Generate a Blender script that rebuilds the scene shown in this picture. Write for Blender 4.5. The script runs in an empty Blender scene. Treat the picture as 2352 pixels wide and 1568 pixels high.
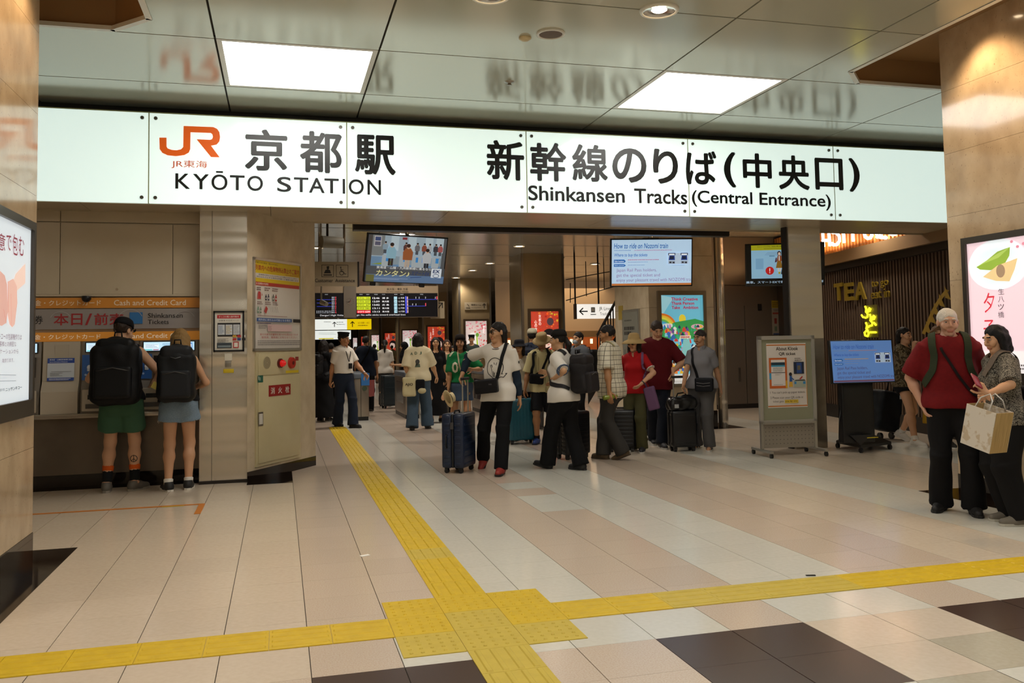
import bpy, bmesh, math, random
import numpy as np
from mathutils import Vector, Matrix
random.seed(7)
SC = bpy.context.scene
COL = SC.collection
# ---------------------------------------------------------------- camera (solved from the vanishing points)
PPX, PPY, FPX, CAMH = 1176.0, 680.0, 1990.0, 1.5
def _ray(x, y): return np.array([(x-PPX)/FPX, -(y-PPY)/FPX, -1.0])
_Y = _ray(643, 801); _Y /= np.linalg.norm(_Y)
_X = _ray(8650, 664); _X -= _X.dot(_Y)*_Y; _X /= np.linalg.norm(_X)
RC = np.array([_X, _Y, np.cross(_X, _Y)])
cam = bpy.data.objects.new('camera', bpy.data.cameras.new('camera'))
COL.objects.link(cam)
cam.data.sensor_width = 36; cam.data.lens = 36*FPX/2352
cam.data.shift_y = (PPY-784)/2352
cam.data.clip_start = .05; cam.data.clip_end = 300
cam.matrix_world = Matrix.Translation((0, 0, CAMH)) @ Matrix(RC.tolist()).to_4x4()
SC.camera = cam
SC.view_settings.view_transform = 'Standard'; SC.view_settings.look = 'None'
SC.view_settings.gamma = 1; SC.view_settings.use_curve_mapping = False
SC.view_settings.exposure = -0.12
wd = bpy.data.worlds.new('world'); SC.world = wd; wd.use_nodes = True
wd.node_tree.nodes['Background'].inputs[0].default_value = (1, .93, .84, 1)
wd.node_tree.nodes['Background'].inputs[1].default_value = .10
# light levels, all in one place
E_SIGN, E_PANEL, W_DOWN, W_WASH, W_INNER = .84, 9.0, 62, 85, 150
def _w(x, y): return RC @ _ray(x, y)
def FL(x, y, z=0.0):
    d = _w(x, y); t = (z-CAMH)/d[2]; return Vector((t*d[0], t*d[1], z))
def AY(x, y, Y):
    d = _w(x, y); t = Y/d[1]; return Vector((t*d[0], Y, CAMH+t*d[2]))
def AX(x, y, X):
    d = _w(x, y); t = X/d[0]; return Vector((X, t*d[1], CAMH+t*d[2]))
def PROJ(p):
    c = RC.T @ (np.array(p, float)-np.array([0, 0, CAMH])); return PPX-FPX*c[0]/c[2], PPY+FPX*c[1]/c[2]
# ---------------------------------------------------------------- materials
_M = {}
def lin(c):
    if isinstance(c, str):
        c = [int(c[i:i+2], 16)/255 for i in (0, 2, 4)]
        return tuple(x/12.92 if x <= .04045 else ((x+.055)/1.055)**2.4 for x in c)
    return tuple(c)
def mat(name, col='888888', rough=.5, metal=0, emit=0, spec=.5, col2=None, scale=8, stretch=None, detail=4, bump=0, coat=0, lo=.35, hi=.65, trans=0, alpha=1, rnd=0, ecol=None, bdist=.01):
    if name in _M: return _M[name]
    m = bpy.data.materials.new(name); m.use_nodes = True
    nt = m.node_tree; b = nt.nodes['Principled BSDF']
    c = lin(col)
    b.inputs['Base Color'].default_value = (*c, 1)
    b.inputs['Roughness'].default_value = rough; b.inputs['Metallic'].default_value = metal
    b.inputs['Specular IOR Level'].default_value = spec
    if coat: b.inputs['Coat Weight'].default_value = coat; b.inputs['Coat Roughness'].default_value = .05
    if trans: b.inputs['Transmission Weight'].default_value = trans
    if alpha < 1: b.inputs['Alpha'].default_value = alpha
    if emit:
        b.inputs['Emission Color'].default_value = (*(lin(ecol) if ecol else c), 1); b.inputs['Emission Strength'].default_value = emit
    if col2 or bump or rnd:
        tc = nt.nodes.new('ShaderNodeTexCoord'); mp = nt.nodes.new('ShaderNodeMapping')
        nz = nt.nodes.new('ShaderNodeTexNoise'); nz.inputs['Scale'].default_value = scale; nz.inputs['Detail'].default_value = detail
        nt.links.new(tc.outputs['Object'], mp.inputs[0]); nt.links.new(mp.outputs[0], nz.inputs['Vector'])
        if stretch: mp.inputs['Scale'].default_value = stretch
        last = None
        if col2:
            r = nt.nodes.new('ShaderNodeValToRGB'); r.color_ramp.elements[0].position = lo; r.color_ramp.elements[1].position = hi
            r.color_ramp.elements[0].color = (*c, 1); r.color_ramp.elements[1].color = (*lin(col2), 1)
            nt.links.new(nz.outputs['Fac'], r.inputs[0]); last = r.outputs[0]
        if rnd:
            oi = nt.nodes.new('ShaderNodeObjectInfo'); hs = nt.nodes.new('ShaderNodeHueSaturation')
            mr = nt.nodes.new('ShaderNodeMapRange'); mr.inputs[3].default_value = 1-rnd; mr.inputs[4].default_value = 1+rnd
            nt.links.new(oi.outputs['Random'], mr.inputs[0]); nt.links.new(mr.outputs[0], hs.inputs['Value'])
            if last: nt.links.new(last, hs.inputs['Color'])
            else: hs.inputs['Color'].default_value = (*c, 1)
            last = hs.outputs[0]
        if last: nt.links.new(last, b.inputs['Base Color'])
        if bump:
            bp = nt.nodes.new('ShaderNodeBump'); bp.inputs['Strength'].default_value = bump; bp.inputs['Distance'].default_value = bdist
            nt.links.new(nz.outputs['Fac'], bp.inputs['Height']); nt.links.new(bp.outputs[0], b.inputs['Normal'])
    _M[name] = m; return m
def pc(col, emit=0, rough=.45):          # plain print colour, lit or not
    return mat('print_%s_%g' % (col, emit), col, rough, emit=emit)
# ---------------------------------------------------------------- mesh helpers
class MB:
    def __init__(s): s.v = []; s.f = []; s.m = []; s.mats = []; s.sm = []
    def mi(s, m):
        if m is None: return 0
        if m not in s.mats: s.mats.append(m)
        return s.mats.index(m)
    def add(s, vs, fs, m=None, sm=False, T=None):
        o = len(s.v); k = s.mi(m)
        s.v += [tuple(T @ Vector(p)) if T else tuple(p) for p in vs]
        for f in fs: s.f.append(tuple(i+o for i in f)); s.m.append(k); s.sm.append(sm)
        return s
    def box(s, a, b, m=None, T=None, bev=0):
        x0, y0, z0 = a; x1, y1, z1 = b
        if bev:
            bm = bmesh.new(); bmesh.ops.create_cube(bm, size=1)
            for v in bm.verts: v.co = Vector(((x0+x1)/2+v.co.x*(x1-x0), (y0+y1)/2+v.co.y*(y1-y0), (z0+z1)/2+v.co.z*(z1-z0)))
            bmesh.ops.bevel(bm, geom=list(bm.edges), offset=bev, segments=2, profile=.6, affect='EDGES')
            bm.verts.index_update()
            s.add([v.co.copy() for v in bm.verts], [[v.index for v in f.verts] for f in bm.faces], m, True, T); bm.free(); return s
        v = [(x0,y0,z0),(x1,y0,z0),(x1,y1,z0),(x0,y1,z0),(x0,y0,z1),(x1,y0,z1),(x1,y1,z1),(x0,y1,z1)]
        return s.add(v, [(0,3,2,1),(4,5,6,7),(0,1,5,4),(1,2,6,5),(2,3,7,6),(3,0,4,7)], m, False, T)
    def cyl(s, a, b, r, r2=None, n=16, m=None, T=None, sm=True):
        a = Vector(a); b = Vector(b); r2 = r if r2 is None else r2
        d = (b-a).normalized(); u = d.orthogonal().normalized(); w = d.cross(u)
        v = []
        for i in range(n):
            t = 2*math.pi*i/n; e = u*math.cos(t)+w*math.sin(t); v += [a+e*r, b+e*r2]
        o = len(v)
        s.add(v, [(2*i, 2*((i+1) % n), 2*((i+1) % n)+1, 2*i+1) for i in range(n)], m, sm, T)
        s.add([v[2*i] for i in range(n)], [tuple(range(n))[::-1]], m, False, T)
        return s.add([v[2*i+1] for i in range(n)], [tuple(range(n))], m, False, T)
    def tube(s, pts, r, n=8, m=None, closed=False, T=None):
        P = [Vector(p) for p in pts]; N = len(P); v = []; up = None
        for i, p in enumerate(P):
            a = P[i-1] if (i or closed) else P[0]; c = P[(i+1) % N] if (i < N-1 or closed) else P[-1]
            d = (c-a).normalized()
            if up is None: up = d.orthogonal().normalized()
            up = (up-d*up.dot(d)).normalized(); w = d.cross(up)
            rr = r[i] if isinstance(r, (list, tuple)) else r
            v += [p+(up*math.cos(2*math.pi*k/n)+w*math.sin(2*math.pi*k/n))*rr for k in range(n)]
        f = [(i*n+k, i*n+(k+1) % n, ((i+1) % N)*n+(k+1) % n, ((i+1) % N)*n+k) for i in range(N if closed else N-1) for k in range(n)]
        if not closed: f += [tuple(range(n))[::-1], tuple((N-1)*n+k for k in range(n))]
        return s.add(v, f, m, True, T)
    def lathe(s, prof, n=24, m=None, T=None, sm=True):
        v = []; L = len(prof)
        for i in range(n):
            t = 2*math.pi*i/n; v += [(r*math.cos(t), r*math.sin(t), z) for r, z in prof]
        return s.add(v, [(i*L+k, ((i+1) % n)*L+k, ((i+1) % n)*L+k+1, i*L+k+1) for i in range(n) for k in range(L-1)], m, sm, T)
    def prism(s, poly, h0, h1, m=None, T=None):        # polygon (x,y) list extruded in z
        n = len(poly); v = [(x, y, h0) for x, y in poly]+[(x, y, h1) for x, y in poly]
        return s.add(v, [tuple(range(n))[::-1], tuple(range(n, 2*n))]+[(i, (i+1) % n, n+(i+1) % n, n+i) for i in range(n)], m, False, T)
    def mesh(s, name):
        me = bpy.data.meshes.new(name)
        me.from_pydata(s.v, [], s.f)
        for m in s.mats: me.materials.append(m)
        me.polygons.foreach_set('material_index', s.m); me.polygons.foreach_set('use_smooth', s.sm)
        me.update(); return me
def link(name, data, parent=None, M=None):
    o = bpy.data.objects.new(name, data); COL.objects.link(o)
    if parent is not None: o.parent = parent
    if M is not None: o.matrix_local = M
    return o
def obj(name, mb, m=None, parent=None, M=None):
    me = mb.mesh(name) if isinstance(mb, MB) else mb
    if m is not None and not me.materials: me.materials.append(m)
    return link(name, me, parent, M)
def tag(o, label, cat, group=None):
    o['label'] = label; o['category'] = cat
    if group: o['group'] = group
    return o
def thing(name, label, cat, loc=(0, 0, 0), rz=0, group=None):
    o = bpy.data.objects.new(name, None); COL.objects.link(o); o.empty_display_size = .1
    o.location = loc; o.rotation_euler = (0, 0, rz)
    return tag(o, label, cat, group)
def struct(o): o['kind'] = 'structure'; return o
def box(name, a, b, m, parent=None, bev=0): return obj(name, MB().box(a, b, bev=bev), m, parent)
def frameM(o, u, n):                     # local x -> u (horizontal), local y -> up, local z -> n (out of the surface)
    u = Vector(u).normalized(); n = Vector(n).normalized(); v = n.cross(u)
    M = Matrix.Identity(4)
    for i in range(3): M[i][0], M[i][1], M[i][2], M[i][3] = u[i], v[i], n[i], o[i]
    return M
# ---------------------------------------------------------------- lettering and print
_TX = {}
def textdata(s, bold=0, res=3, off=0):
    k = (s, bold, res, off)
    if k in _TX: return _TX[k]
    cu = bpy.data.curves.new('t', 'FONT'); cu.body = s; cu.resolution_u = res; cu.offset = off; cu.fill_mode = 'FRONT'
    o = bpy.data.objects.new('t', cu); COL.objects.link(o)
    dg = bpy.context.evaluated_depsgraph_get()
    me = bpy.data.meshes.new_from_object(o.evaluated_get(dg))
    V = np.zeros(len(me.vertices)*3); me.vertices.foreach_get('co', V); V = V.reshape(-1, 3)
    F = [tuple(p.vertices) for p in me.polygons]
    bpy.data.objects.remove(o); bpy.data.curves.remove(cu); bpy.data.meshes.remove(me)
    if len(V) and bold > .003:          # heavier strokes: the outline laid down again, shifted a little
        n = len(V); V0, F0 = V, F; sh = [(bold*math.cos(a), bold*math.sin(a)) for a in [k*math.pi/3 for k in range(6)]] if bold > .008 else [(bold, 0), (-bold, 0), (0, bold)]
        V = np.concatenate([V0]+[V0+np.array([x, y, .00008*(k+1)]) for k, (x, y) in enumerate(sh)]); F = [tuple(i+k*n for i in f) for k in range(len(sh)+1) for f in F0]
    if len(V):
        lo, hi = V.min(0), V.max(0); sz = np.maximum(hi-lo, 1e-6); sz[2] = 1; V = (V-lo)/sz
        asp = sz[0]/sz[1]
    else: asp = 1
    _TX[k] = (V, F, asp); return _TX[k]
class Print:
    """flat printed artwork laid in thin layers: u right, v up, metres"""
    def __init__(s, emit=0, step=.0004, z0=.0006): s.mb = MB(); s.e = emit; s.step = step; s.z = z0
    def _m(s, c): return c if not isinstance(c, str) else pc(c, s.e)
    def poly(s, pts, c):
        s.mb.add([(x, y, s.z) for x, y in pts], [tuple(range(len(pts)))], s._m(c)); s.z += s.step; return s
    def rect(s, x0, y0, x1, y1, c): return s.poly([(x0, y0), (x1, y0), (x1, y1), (x0, y1)], c)
    def ell(s, x, y, rx, ry, c, n=20): return s.poly([(x+rx*math.cos(2*math.pi*i/n), y+ry*math.sin(2*math.pi*i/n)) for i in range(n)], c)
    def ring(s, x, y, rx, ry, w, c, n=24, a0=0, a1=360):
        v = []; N = n
        for i in range(N+1):
            t = math.radians(a0+(a1-a0)*i/N); v += [(x+rx*math.cos(t), y+ry*math.sin(t), s.z), (x+(rx-w)*math.cos(t), y+(ry-w)*math.sin(t), s.z)]
        s.mb.add(v, [(2*i, 2*i+2, 2*i+3, 2*i+1) for i in range(N)], s._m(c)); s.z += s.step; return s
    def line(s, pts, w, c):
        P = [Vector((x, y)) for x, y in pts]
        for a, b in zip(P, P[1:]):
            d = (b-a).normalized(); n = Vector((-d.y, d.x))*w/2; e = d*w*.3
            s.mb.add([(q.x, q.y, s.z) for q in (a-n-e, b-n+e, b+n+e, a+n-e)], [(0, 1, 2, 3)], s._m(c))
        s.z += s.step; return s
    def text(s, t, x0, y0, x1, y1, c, bold=0, res=2, slant=0, fit=False):
        V, F, a = textdata(t, bold, res)
        if fit:                                    # keep the aspect, centre in the box
            w = min(x1-x0, (y1-y0)*a); h = w/a; cx, cy = (x0+x1)/2, (y0+y1)/2; x0, x1, y0, y1 = cx-w/2, cx+w/2, cy-h/2, cy+h/2
        s.mb.add([(x0+p[0]*(x1-x0)+slant*p[1]*(y1-y0), y0+p[1]*(y1-y0), s.z+p[2]) for p in V], F, s._m(c)); s.z += s.step+(.0006 if bold > .003 else 0); return s
    def greek(s, x0, y0, x1, y1, n, c, seed=0, fill=.5):     # text too small to read: broken strokes in rows
        r = random.Random(seed); h = (y1-y0)/n
        for i in range(n):
            x = x0; end = x1-(x1-x0)*r.choice([0, .05, .15, .3])
            while x < end:
                w = min(end-x, h*r.uniform(.4, 1.0)); y = y1-(i+.5)*h
                s.mb.add([(x, y-h*fill/2, s.z), (x+w, y-h*fill/2, s.z), (x+w, y+h*fill/2, s.z), (x, y+h*fill/2, s.z)], [(0, 1, 2, 3)], s._m(c)); x += w+h*.25
        s.z += s.step; return s
    def obj(s, name, parent, M=None):
        o = obj(name, s.mb, None, parent, M)
        if name in ('departures', 'artwork', 'print', 'image', 'panel_print', 'lettering'): o['kind'] = 'stuff'
        return o
# ================================================================ MATERIALS OF THE PLACE
def stone(name, c, c2, pit, rough, coat=0):
    m = mat(name, c, rough, col2=c2, scale=4.5, stretch=(1, 1, .7), detail=12, lo=.3, hi=.72, coat=coat); nt = m.node_tree; N = nt.nodes.new; L = nt.links.new
    b = nt.nodes['Principled BSDF']; src = b.inputs['Base Color'].links[0].from_socket
    tc = N('ShaderNodeTexCoord'); nz = N('ShaderNodeTexNoise'); nz.inputs['Scale'].default_value = 85; nz.inputs['Detail'].default_value = 3
    mp = N('ShaderNodeMapping'); mp.inputs['Scale'].default_value = (1, 1, .45); L(tc.outputs['Object'], mp.inputs[0]); L(mp.outputs[0], nz.inputs['Vector'])
    mr = N('ShaderNodeMapRange'); mr.inputs[1].default_value = .66; mr.inputs[2].default_value = .74; L(nz.outputs['Fac'], mr.inputs[0])
    mx = N('ShaderNodeMix'); mx.data_type = 'RGBA'; L(mr.outputs[0], mx.inputs[0]); L(src, mx.inputs[6]); mx.inputs[7].default_value = (*lin(pit), 1); L(mx.outputs[2], b.inputs['Base Color']); return m
STONE = stone('pillar_stone', 'AE9678', 'CBB494', '86705A', .12, .25)
STONE_OLD = mat('pillar_stone_plain', 'C4AA84', .12, col2='D2BA94', scale=5, stretch=(1, 1, .35), detail=9, lo=.35, hi=.7, coat=.25)
STONE2 = stone('wall_stone', 'B0A086', 'C8B99E', 'A0907A', .22)
GRANITE = mat('black_granite', '17120F', .06, col2='241B16', scale=90, detail=3)
STEEL = mat('brushed_steel', 'CFC6B8', .25, .82, col2='CFC6B8', scale=2.0, stretch=(.03, .03, 2.0), detail=1, bump=.9, bdist=.035)
STEEL2 = mat('dull_steel', '9A948A', .35, 1)
DARKM = mat('dark_metal', '2A2522', .4, .4)
BLACKP = mat('black_plastic', '0E0E10', .35)
CREAMP = mat('cream_panel', 'B9A98F', .35, col2='BFB097', scale=2)
PANELC = mat('ceiling_metal', 'B9B8A6', .16, .2, spec=.6)
BROWN = mat('coffer_brown', '9C7850', .5)
WHITEP = mat('white_enamel', 'D8D4C8', .3)
GROUT = mat('grout', '3A332C', .8)
ALU = mat('aluminium', 'B4B2AA', .32, .8)
DARKWALL = mat('dark_wall_panel', '6B6157', .35, .3)
class Surf:
    def __init__(s, o, u, n): s.o = Vector(o); s.u = Vector(u).normalized(); s.n = Vector(n).normalized(); s.v = s.n.cross(s.u); s.M = frameM(s.o, s.u, s.n)
    def pt(s, x, y):
        d = Vector(_w(x, y)); c = Vector((0, 0, CAMH)); t = (s.o-c).dot(s.n)/d.dot(s.n); return c+d*t
    def uv(s, x, y): p = s.pt(x, y)-s.o; return p.dot(s.u), p.dot(s.v)
    def bx(s, x0, y0, x1, y1):
        xm, ym = (x0+x1)/2, (y0+y1)/2
        return s.uv(x0, ym)[0], s.uv(xm, y1)[1], s.uv(x1, ym)[0], s.uv(xm, y0)[1]
    def W(s, u, v, n=0): return s.o+s.u*u+s.v*v+s.n*n
def RY(yaw, pitch=0, roll=0): return Matrix.Rotation(yaw, 4, 'Z') @ Matrix.Rotation(pitch, 4, 'X') @ Matrix.Rotation(roll, 4, 'Y')
BAS = Matrix(((1, 0, 0, 0), (0, 0, -1, 0), (0, 1, 0, 0), (0, 0, 0, 1)))      # u->x, v->z, n->-y
FRONT = ((1, 0, 0), (0, -1, 0))
# ================================================================ FLOOR
TX0, TW = .137, .425; TY0, TH = 4.15, .4235
T_CREAM = mat('tile_cream', 'CDBEAB', .16, col2='D2C4B2', scale=30, rnd=.02)
T_WHITE = mat('tile_white', 'CFCCC0', .15, col2='D4D1C6', scale=30, rnd=.02)
T_PINK = mat('tile_pink', 'CBBCAC', .18, col2='C2AE9B', scale=120, detail=4, rnd=.02, lo=.4, hi=.65)
T_BROWN = mat('tile_brown', '43332C', .22, col2='4C3B33', scale=60, rnd=.05)
T_GREY = mat('tile_grey', 'B3AB98', .16, col2='B9B19F', scale=40, rnd=.02)
TM = dict(c=T_CREAM, w=T_WHITE, p=T_PINK, b=T_BROWN, g=T_GREY)
def tile_kind(i, j):
    x = TX0+(i+.5)*TW; y = TY0+(j+.5)*TH
    if y < 4.15:                               # square of dark tiles, two by two, every four columns
        ph = i % 4
        if ph in (0, 1) and -4 <= j % 6-6 < 0 and (j in (-1, -2)): return 'b'
        if j in (-1, -2): return 'p' if x < 1.9 else ('g' if (i+j) % 2 and j == -2 else 'c')
        return 'g' if (i+j) % 3 == 0 else 'w'
    if y < 4.57: return 'c' if x < .137 else ('p' if i in (0, 5, 8) else 'w')
    if x < .137: return 'c'
    if i in (0, 1): return 'p'
    if i in (2, 3): return 'w'
    if i in (4, 5):
        if i == 5 and (7.53 < y < 8.36 or 8.8 < y < 9.24): return 'w'
        return 'p'
    if i in (6, 7): return 'w'
    if i in (8, 9): return 'p'
    return 'c' if (i//2) % 3 else 'w'
floor = struct(obj('floor', MB().box((-12, -10, -.06), (18, 104, -.006)), GROUT))
tm = {}
for k, m in TM.items(): tm[k] = MB().box((-TW/2+.0022, -TH/2+.0009, -.02), (TW/2-.0022, TH/2-.0009, 0)).mesh('tile'); tm[k].materials.append(m)
cells = []
for i in range(-28, 42):
    for j in range(-34, 150):
        x = TX0+(i+.5)*TW; y = TY0+(j+.5)*TH
        px = PROJ((x, y, 0)) if y > 1.5 else (-9e9, 0)
        vis = -80 < px[0] < 2430 and -60 < px[1] < 1640
        cells.append(((0 if vis else 1), x*x+y*y, i, j, x, y))
cells.sort()
far = MB()
for n, (nv, d, i, j, x, y) in enumerate(cells):
    k = tile_kind(i, j)
    if n < 300:
        t = link('tile', tm[k], floor); t.location = (x, y, 0)
    else:
        a, b = TW/2-.0022, TH/2-.0009
        far.add([(x-a, y-b, 0), (x+a, y-b, 0), (x+a, y+b, 0), (x-a, y+b, 0)], [(0, 1, 2, 3)], TM[k])
far = obj('tile_field', far, None, floor); far['kind'] = 'stuff'
# ---- tactile paving
YEL = mat('tactile_yellow', 'CFAE00', .5, col2='C6A500', scale=12)
YELP = mat('tactile_pale', 'C4AC3E', .55, col2='BCA438', scale=12)
TS = .3145
def tact(kind, m):
    b = MB(); h = TS/2-.0012
    b.box((-h, -h, -.004), (h, h, .003))
    if kind == 'bar':
        for k in range(4):
            x = (k-1.5)*.075; b.add([(x-.016, -h+.012, .003), (x+.016, -h+.012, .003), (x+.016, h-.012, .003), (x-.016, h-.012, .003), (x-.010, -h+.018, .0078), (x+.010, -h+.018, .0078), (x+.010, h-.018, .0078), (x-.010, h-.018, .0078)], [(4, 5, 6, 7), (0, 1, 5, 4), (1, 2, 6, 5), (2, 3, 7, 6), (3, 0, 4, 7)])
    else:
        for k in range(5):
            for l in range(5):
                b.cyl(((k-2)*.0565, (l-2)*.0565, .002), ((k-2)*.0565, (l-2)*.0565, .0078), .012, .007, 8)
    me = b.mesh('tactile_tile'); me.materials.append(m); return me
tb, tbp, td, tdp = tact('bar', YEL), tact('bar', YELP), tact('dot', YEL), tact('dot', YELP)
def ptile(me, x, y, r=0):
    o = link('tactile_tile', me, floor); o.location = (x, y, .0012); o.rotation_euler = (0, 0, r)
for a in range(3):
    for b in range(3):
        ptile(tdp if (b == 0 or (a == 1 and b == 1)) else td, .572+TS*(a+.5), 4.262+TS*(b+.5))
CX = .572+TS*1.5
for k in range(4): ptile(tbp, CX, 4.262-TS*(k+.5))
for k in range(37):
    y = 5.206+TS*(k+.5); ptile(tbp if k == 3 else (tb if y < 10.9 else td), CX, y)
for k in range(14): ptile(tb, .572-TS*(k+.5), 4.735, math.pi/2)
for k in range(22):
    x = 1.5155+TS*(k+.5); ptile(tbp if 2.3 < x < 3.45 or x > 5.0 else tb, x, 4.735, math.pi/2)
for n, pts in enumerate(([(-3.4, 4.9), (-1.507, 4.9), (-1.507, 7.41), (-3.4, 7.41)], [(6.055, 4.8), (8, 4.8), (8, 7.285), (6.055, 7.285)],
                         [(-.36, 10.14), (.137, 10.14), (.137, 11.06), (-.36, 10.32)], [(-6, 10.5), (-.88, 10.5), (-.88, 11), (-6, 11)],
                         [(6.02, 13.55), (7.8, 13.55), (7.8, 15.4), (6.02, 15.4)])):
    obj('granite_border', MB().prism(pts, -.004, .0025), GRANITE, floor)
OR = mat('orange_tape', 'C27420', .5)
tp = MB().box((-2.9, 9.03, .0012), (-.71, 9.08, .0035), OR).box((-.765, 8.53, .0012), (-.708, 9.03, .0035), OR).box((-1.1, 9.015, .0012), (-.9, 9.03, .0035), pc('C9B020'))
tag(obj('floor_tape', tp), 'thin orange tape line on the floor before the ticket machines', 'tape')
p = FL(838, 1276)
tag(obj('paper_scrap', MB().box((-.035, -.02, .001), (.035, .02, .004)), pc('E8E6E0'), None, Matrix.Translation(p) @ Matrix.Rotation(.35, 4, 'Z')), 'small white paper scrap lying on the floor left of the yellow strip', 'paper')
p = FL(1862, 1322)
tag(obj('floor_debris', MB().box((-.03, -.008, .001), (.03, .008, .006)), BLACKP, None, Matrix.Translation(p) @ Matrix.Rotation(-.3, 4, 'Z')), 'tiny black fragment on the floor above the yellow strip at right', 'debris')
# ================================================================ CEILING OF THE HALL
ZC = 4.2
ceil = struct(obj('ceiling', MB().box((-12, -10, 4.62), (18, 10.2, 4.7)), DARKM))
CXE = [-8.34, -6.39, -4.44, -2.49, -.54, .88, 3.70, 5.11, 7.06, 9.01, 10.96, 12.9]
CYE = [-9.1, -7.72, -6.31, -4.90, -3.49, -2.08, -.67, .74, 2.15, 3.56, 4.97, 6.38, 7.795, 9.21, 10.2]
DLX = [1.575, 2.985]
LIGHTCELLS = [(4, 12), (6, 12), (4, 8), (6, 8), (4, 4), (6, 4), (1, 8), (9, 8), (1, 4), (9, 4)]  # side-bay cells: unseen panels added to brighten the right wall and steel column
g = .009
def pan(pts): obj('ceiling_panel', MB().prism(pts, ZC, ZC+.03), PANELC, ceil)
for a in range(len(CXE)-1):
    for b in range(len(CYE)-1):
        x0, x1, y0, y1 = CXE[a]+g, CXE[a+1]-g, CYE[b]+g, CYE[b+1]-g
        if (a, b) in LIGHTCELLS: continue
        if a == 3 and b in (10, 11):
            pan([(-1.0, y0), (x1, y0), (x1, y1), (-1.337, y1), (-1.0, 7.446)] if b == 11 else [(-1.0, y0), (x1, y0), (x1, y1), (-1.0, y1)]); continue
        if a == 7 and b in (10, 11):
            pan([(x0, y0), (5.56, y0), (5.56, 7.446), (5.9, y1), (x0, y1)] if b == 11 else [(x0, y0), (5.56, y0), (5.56, y1), (x0, y1)]); continue
        if a in (2, 8) and b in (10, 11): continue
        pan([(x0, y0), (x1, y0), (x1, y1), (x0, y1)])
obj('joint_backing', MB().box((-.9, 7.83, ZC+.03), (5.5, 10.2, ZC+.04)).box((-.9, -9, ZC+.03), (5.5, 7.8, ZC+.04)).box((-8, 7.83, ZC+.03), (-.9, 10.2, ZC+.04)).box((5.5, 7.83, ZC+.03), (12, 10.2, ZC+.04)), GROUT, ceil)
for sgn, xe, xo in ((-1, -1.0, -4.44), (1, 5.56, 9.01)):          # recessed coffers round the two pillars
    A, B = (xe, 4.97), (xe, 7.446); C = (xe+sgn*.337, 7.79); D = (xo, 7.79); E_ = (xo, 4.97)
    P = [A, B, C, D, E_]; n = len(P); mb = MB()
    for i in range(n):
        a, b = P[i], P[(i+1) % n]
        mb.add([(a[0], a[1], ZC-.002), (b[0], b[1], ZC-.002), (b[0], b[1], 4.5), (a[0], a[1], 4.5)], [(0, 1, 2, 3)], BROWN)
    mb.add([(x, y, 4.5) for x, y in P], [tuple(range(n))], BROWN)
    obj('coffer_recess', mb, None, ceil)
    t = MB()
    for a, b in zip(P, P[1:4]):
        a = Vector((*a, 0)); b = Vector((*b, 0)); d = (b-a).normalized(); nn = Vector((-d.y, d.x, 0))*(-sgn)
        c0 = Vector((xo*.5+xe*.5, 6.3, 0)); nn = nn if (c0-a).dot(nn) > 0 else -nn
        q = [a, b, b+nn*.05, a+nn*.05]
        t.add([(v.x, v.y, ZC-.006) for v in q]+[(v.x, v.y, ZC+.03) for v in q], [(0, 1, 2, 3), (4, 5, 6, 7), (0, 1, 5, 4), (2, 3, 7, 6)])
    obj('coffer_trim', t, WHITEP, ceil)
LPAN = mat('light_diffuser', 'FFFCF5', .4, emit=E_PANEL)
for q, (a, b) in enumerate(LIGHTCELLS):
    x0, x1, y0, y1 = CXE[a]+g, CXE[a+1]-g, CYE[b]+g, CYE[b+1]-g
    lab = {(4, 12): 'square white ceiling light panel above the orange logo on the sign', (6, 12): 'square white ceiling light panel at right, towards the right pillar'}.get((a, b), 'unseen square white ceiling light panel further along the hall behind the viewer')
    t = thing('ceiling_light', lab, 'ceiling light', ((x0+x1)/2, (y0+y1)/2, ZC), 0, 'square ceiling light panels')
    hw, hh = (x1-x0)/2, (y1-y0)/2; f = MB()
    for s in (-1, 1):
        f.box((min(s*hw, s*(hw-.045)), -hh, 0), (max(s*hw, s*(hw-.045)), hh, .03)); f.box((-hw+.045, min(s*hh, s*(hh-.045)), 0), (hw-.045, max(s*hh, s*(hh-.045)), .03))
    obj('frame', f, WHITEP, t)
    box('diffuser', (-hw+.045, -hh+.045, .012), (hw-.045, hh-.045, .03), LPAN, t)
CHROME = mat('reflector_chrome', 'D8D6D0', .15, .9)
BULB = mat('lamp_bulb', 'FFE2B8', .4, emit=22)
def downlight(x, y, z, label, grp, W, r=.16, col=(1, .92, .82), spread=1.9, tgt=None, bulb=.4):
    t = thing('downlight', label, 'downlight', (x, y, z), 0, grp)
    obj('rim', MB().lathe([(r, 0), (r, -.010), (r*.95, -.022), (r*.84, -.022), (r*.82, -.014)], 28), WHITEP, t)
    obj('reflector', MB().lathe([(r*.82, -.014), (r*.7, -.006), (bulb*r, -.003)], 28), CHROME, t)
    obj('bulb', MB().lathe([(bulb*r, -.003), (bulb*r*.8, -.012), (.001, -.016)], 20), BULB, t)
    if W:
        L = bpy.data.lights.new('spot', 'SPOT'); L.energy = W; L.color = col; L.spot_size = spread; L.spot_blend = .6; L.shadow_soft_size = .09
        o = link('lamp', L, t); o.location = (0, 0, -.05)
        if tgt: o.rotation_euler = (Vector(tgt)-Vector((x, y, z))).to_track_quat('-Z', 'Y').to_euler()
for b, y in enumerate((6.35, 3.53, .7, -2.1, -4.9)):
    for x in (-3.9, 1.575, 2.985, 8.46) if b else (1.575, 2.985):
        lab = ('round recessed downlight at the top edge of the picture, right of the loudspeaker' if x > 2 else 'round recessed downlight at the top edge, left of the loudspeaker') if b == 0 else 'round recessed ceiling downlight behind the viewer'
        downlight(x, y, ZC, lab, 'hall downlights', W_DOWN)
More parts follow.
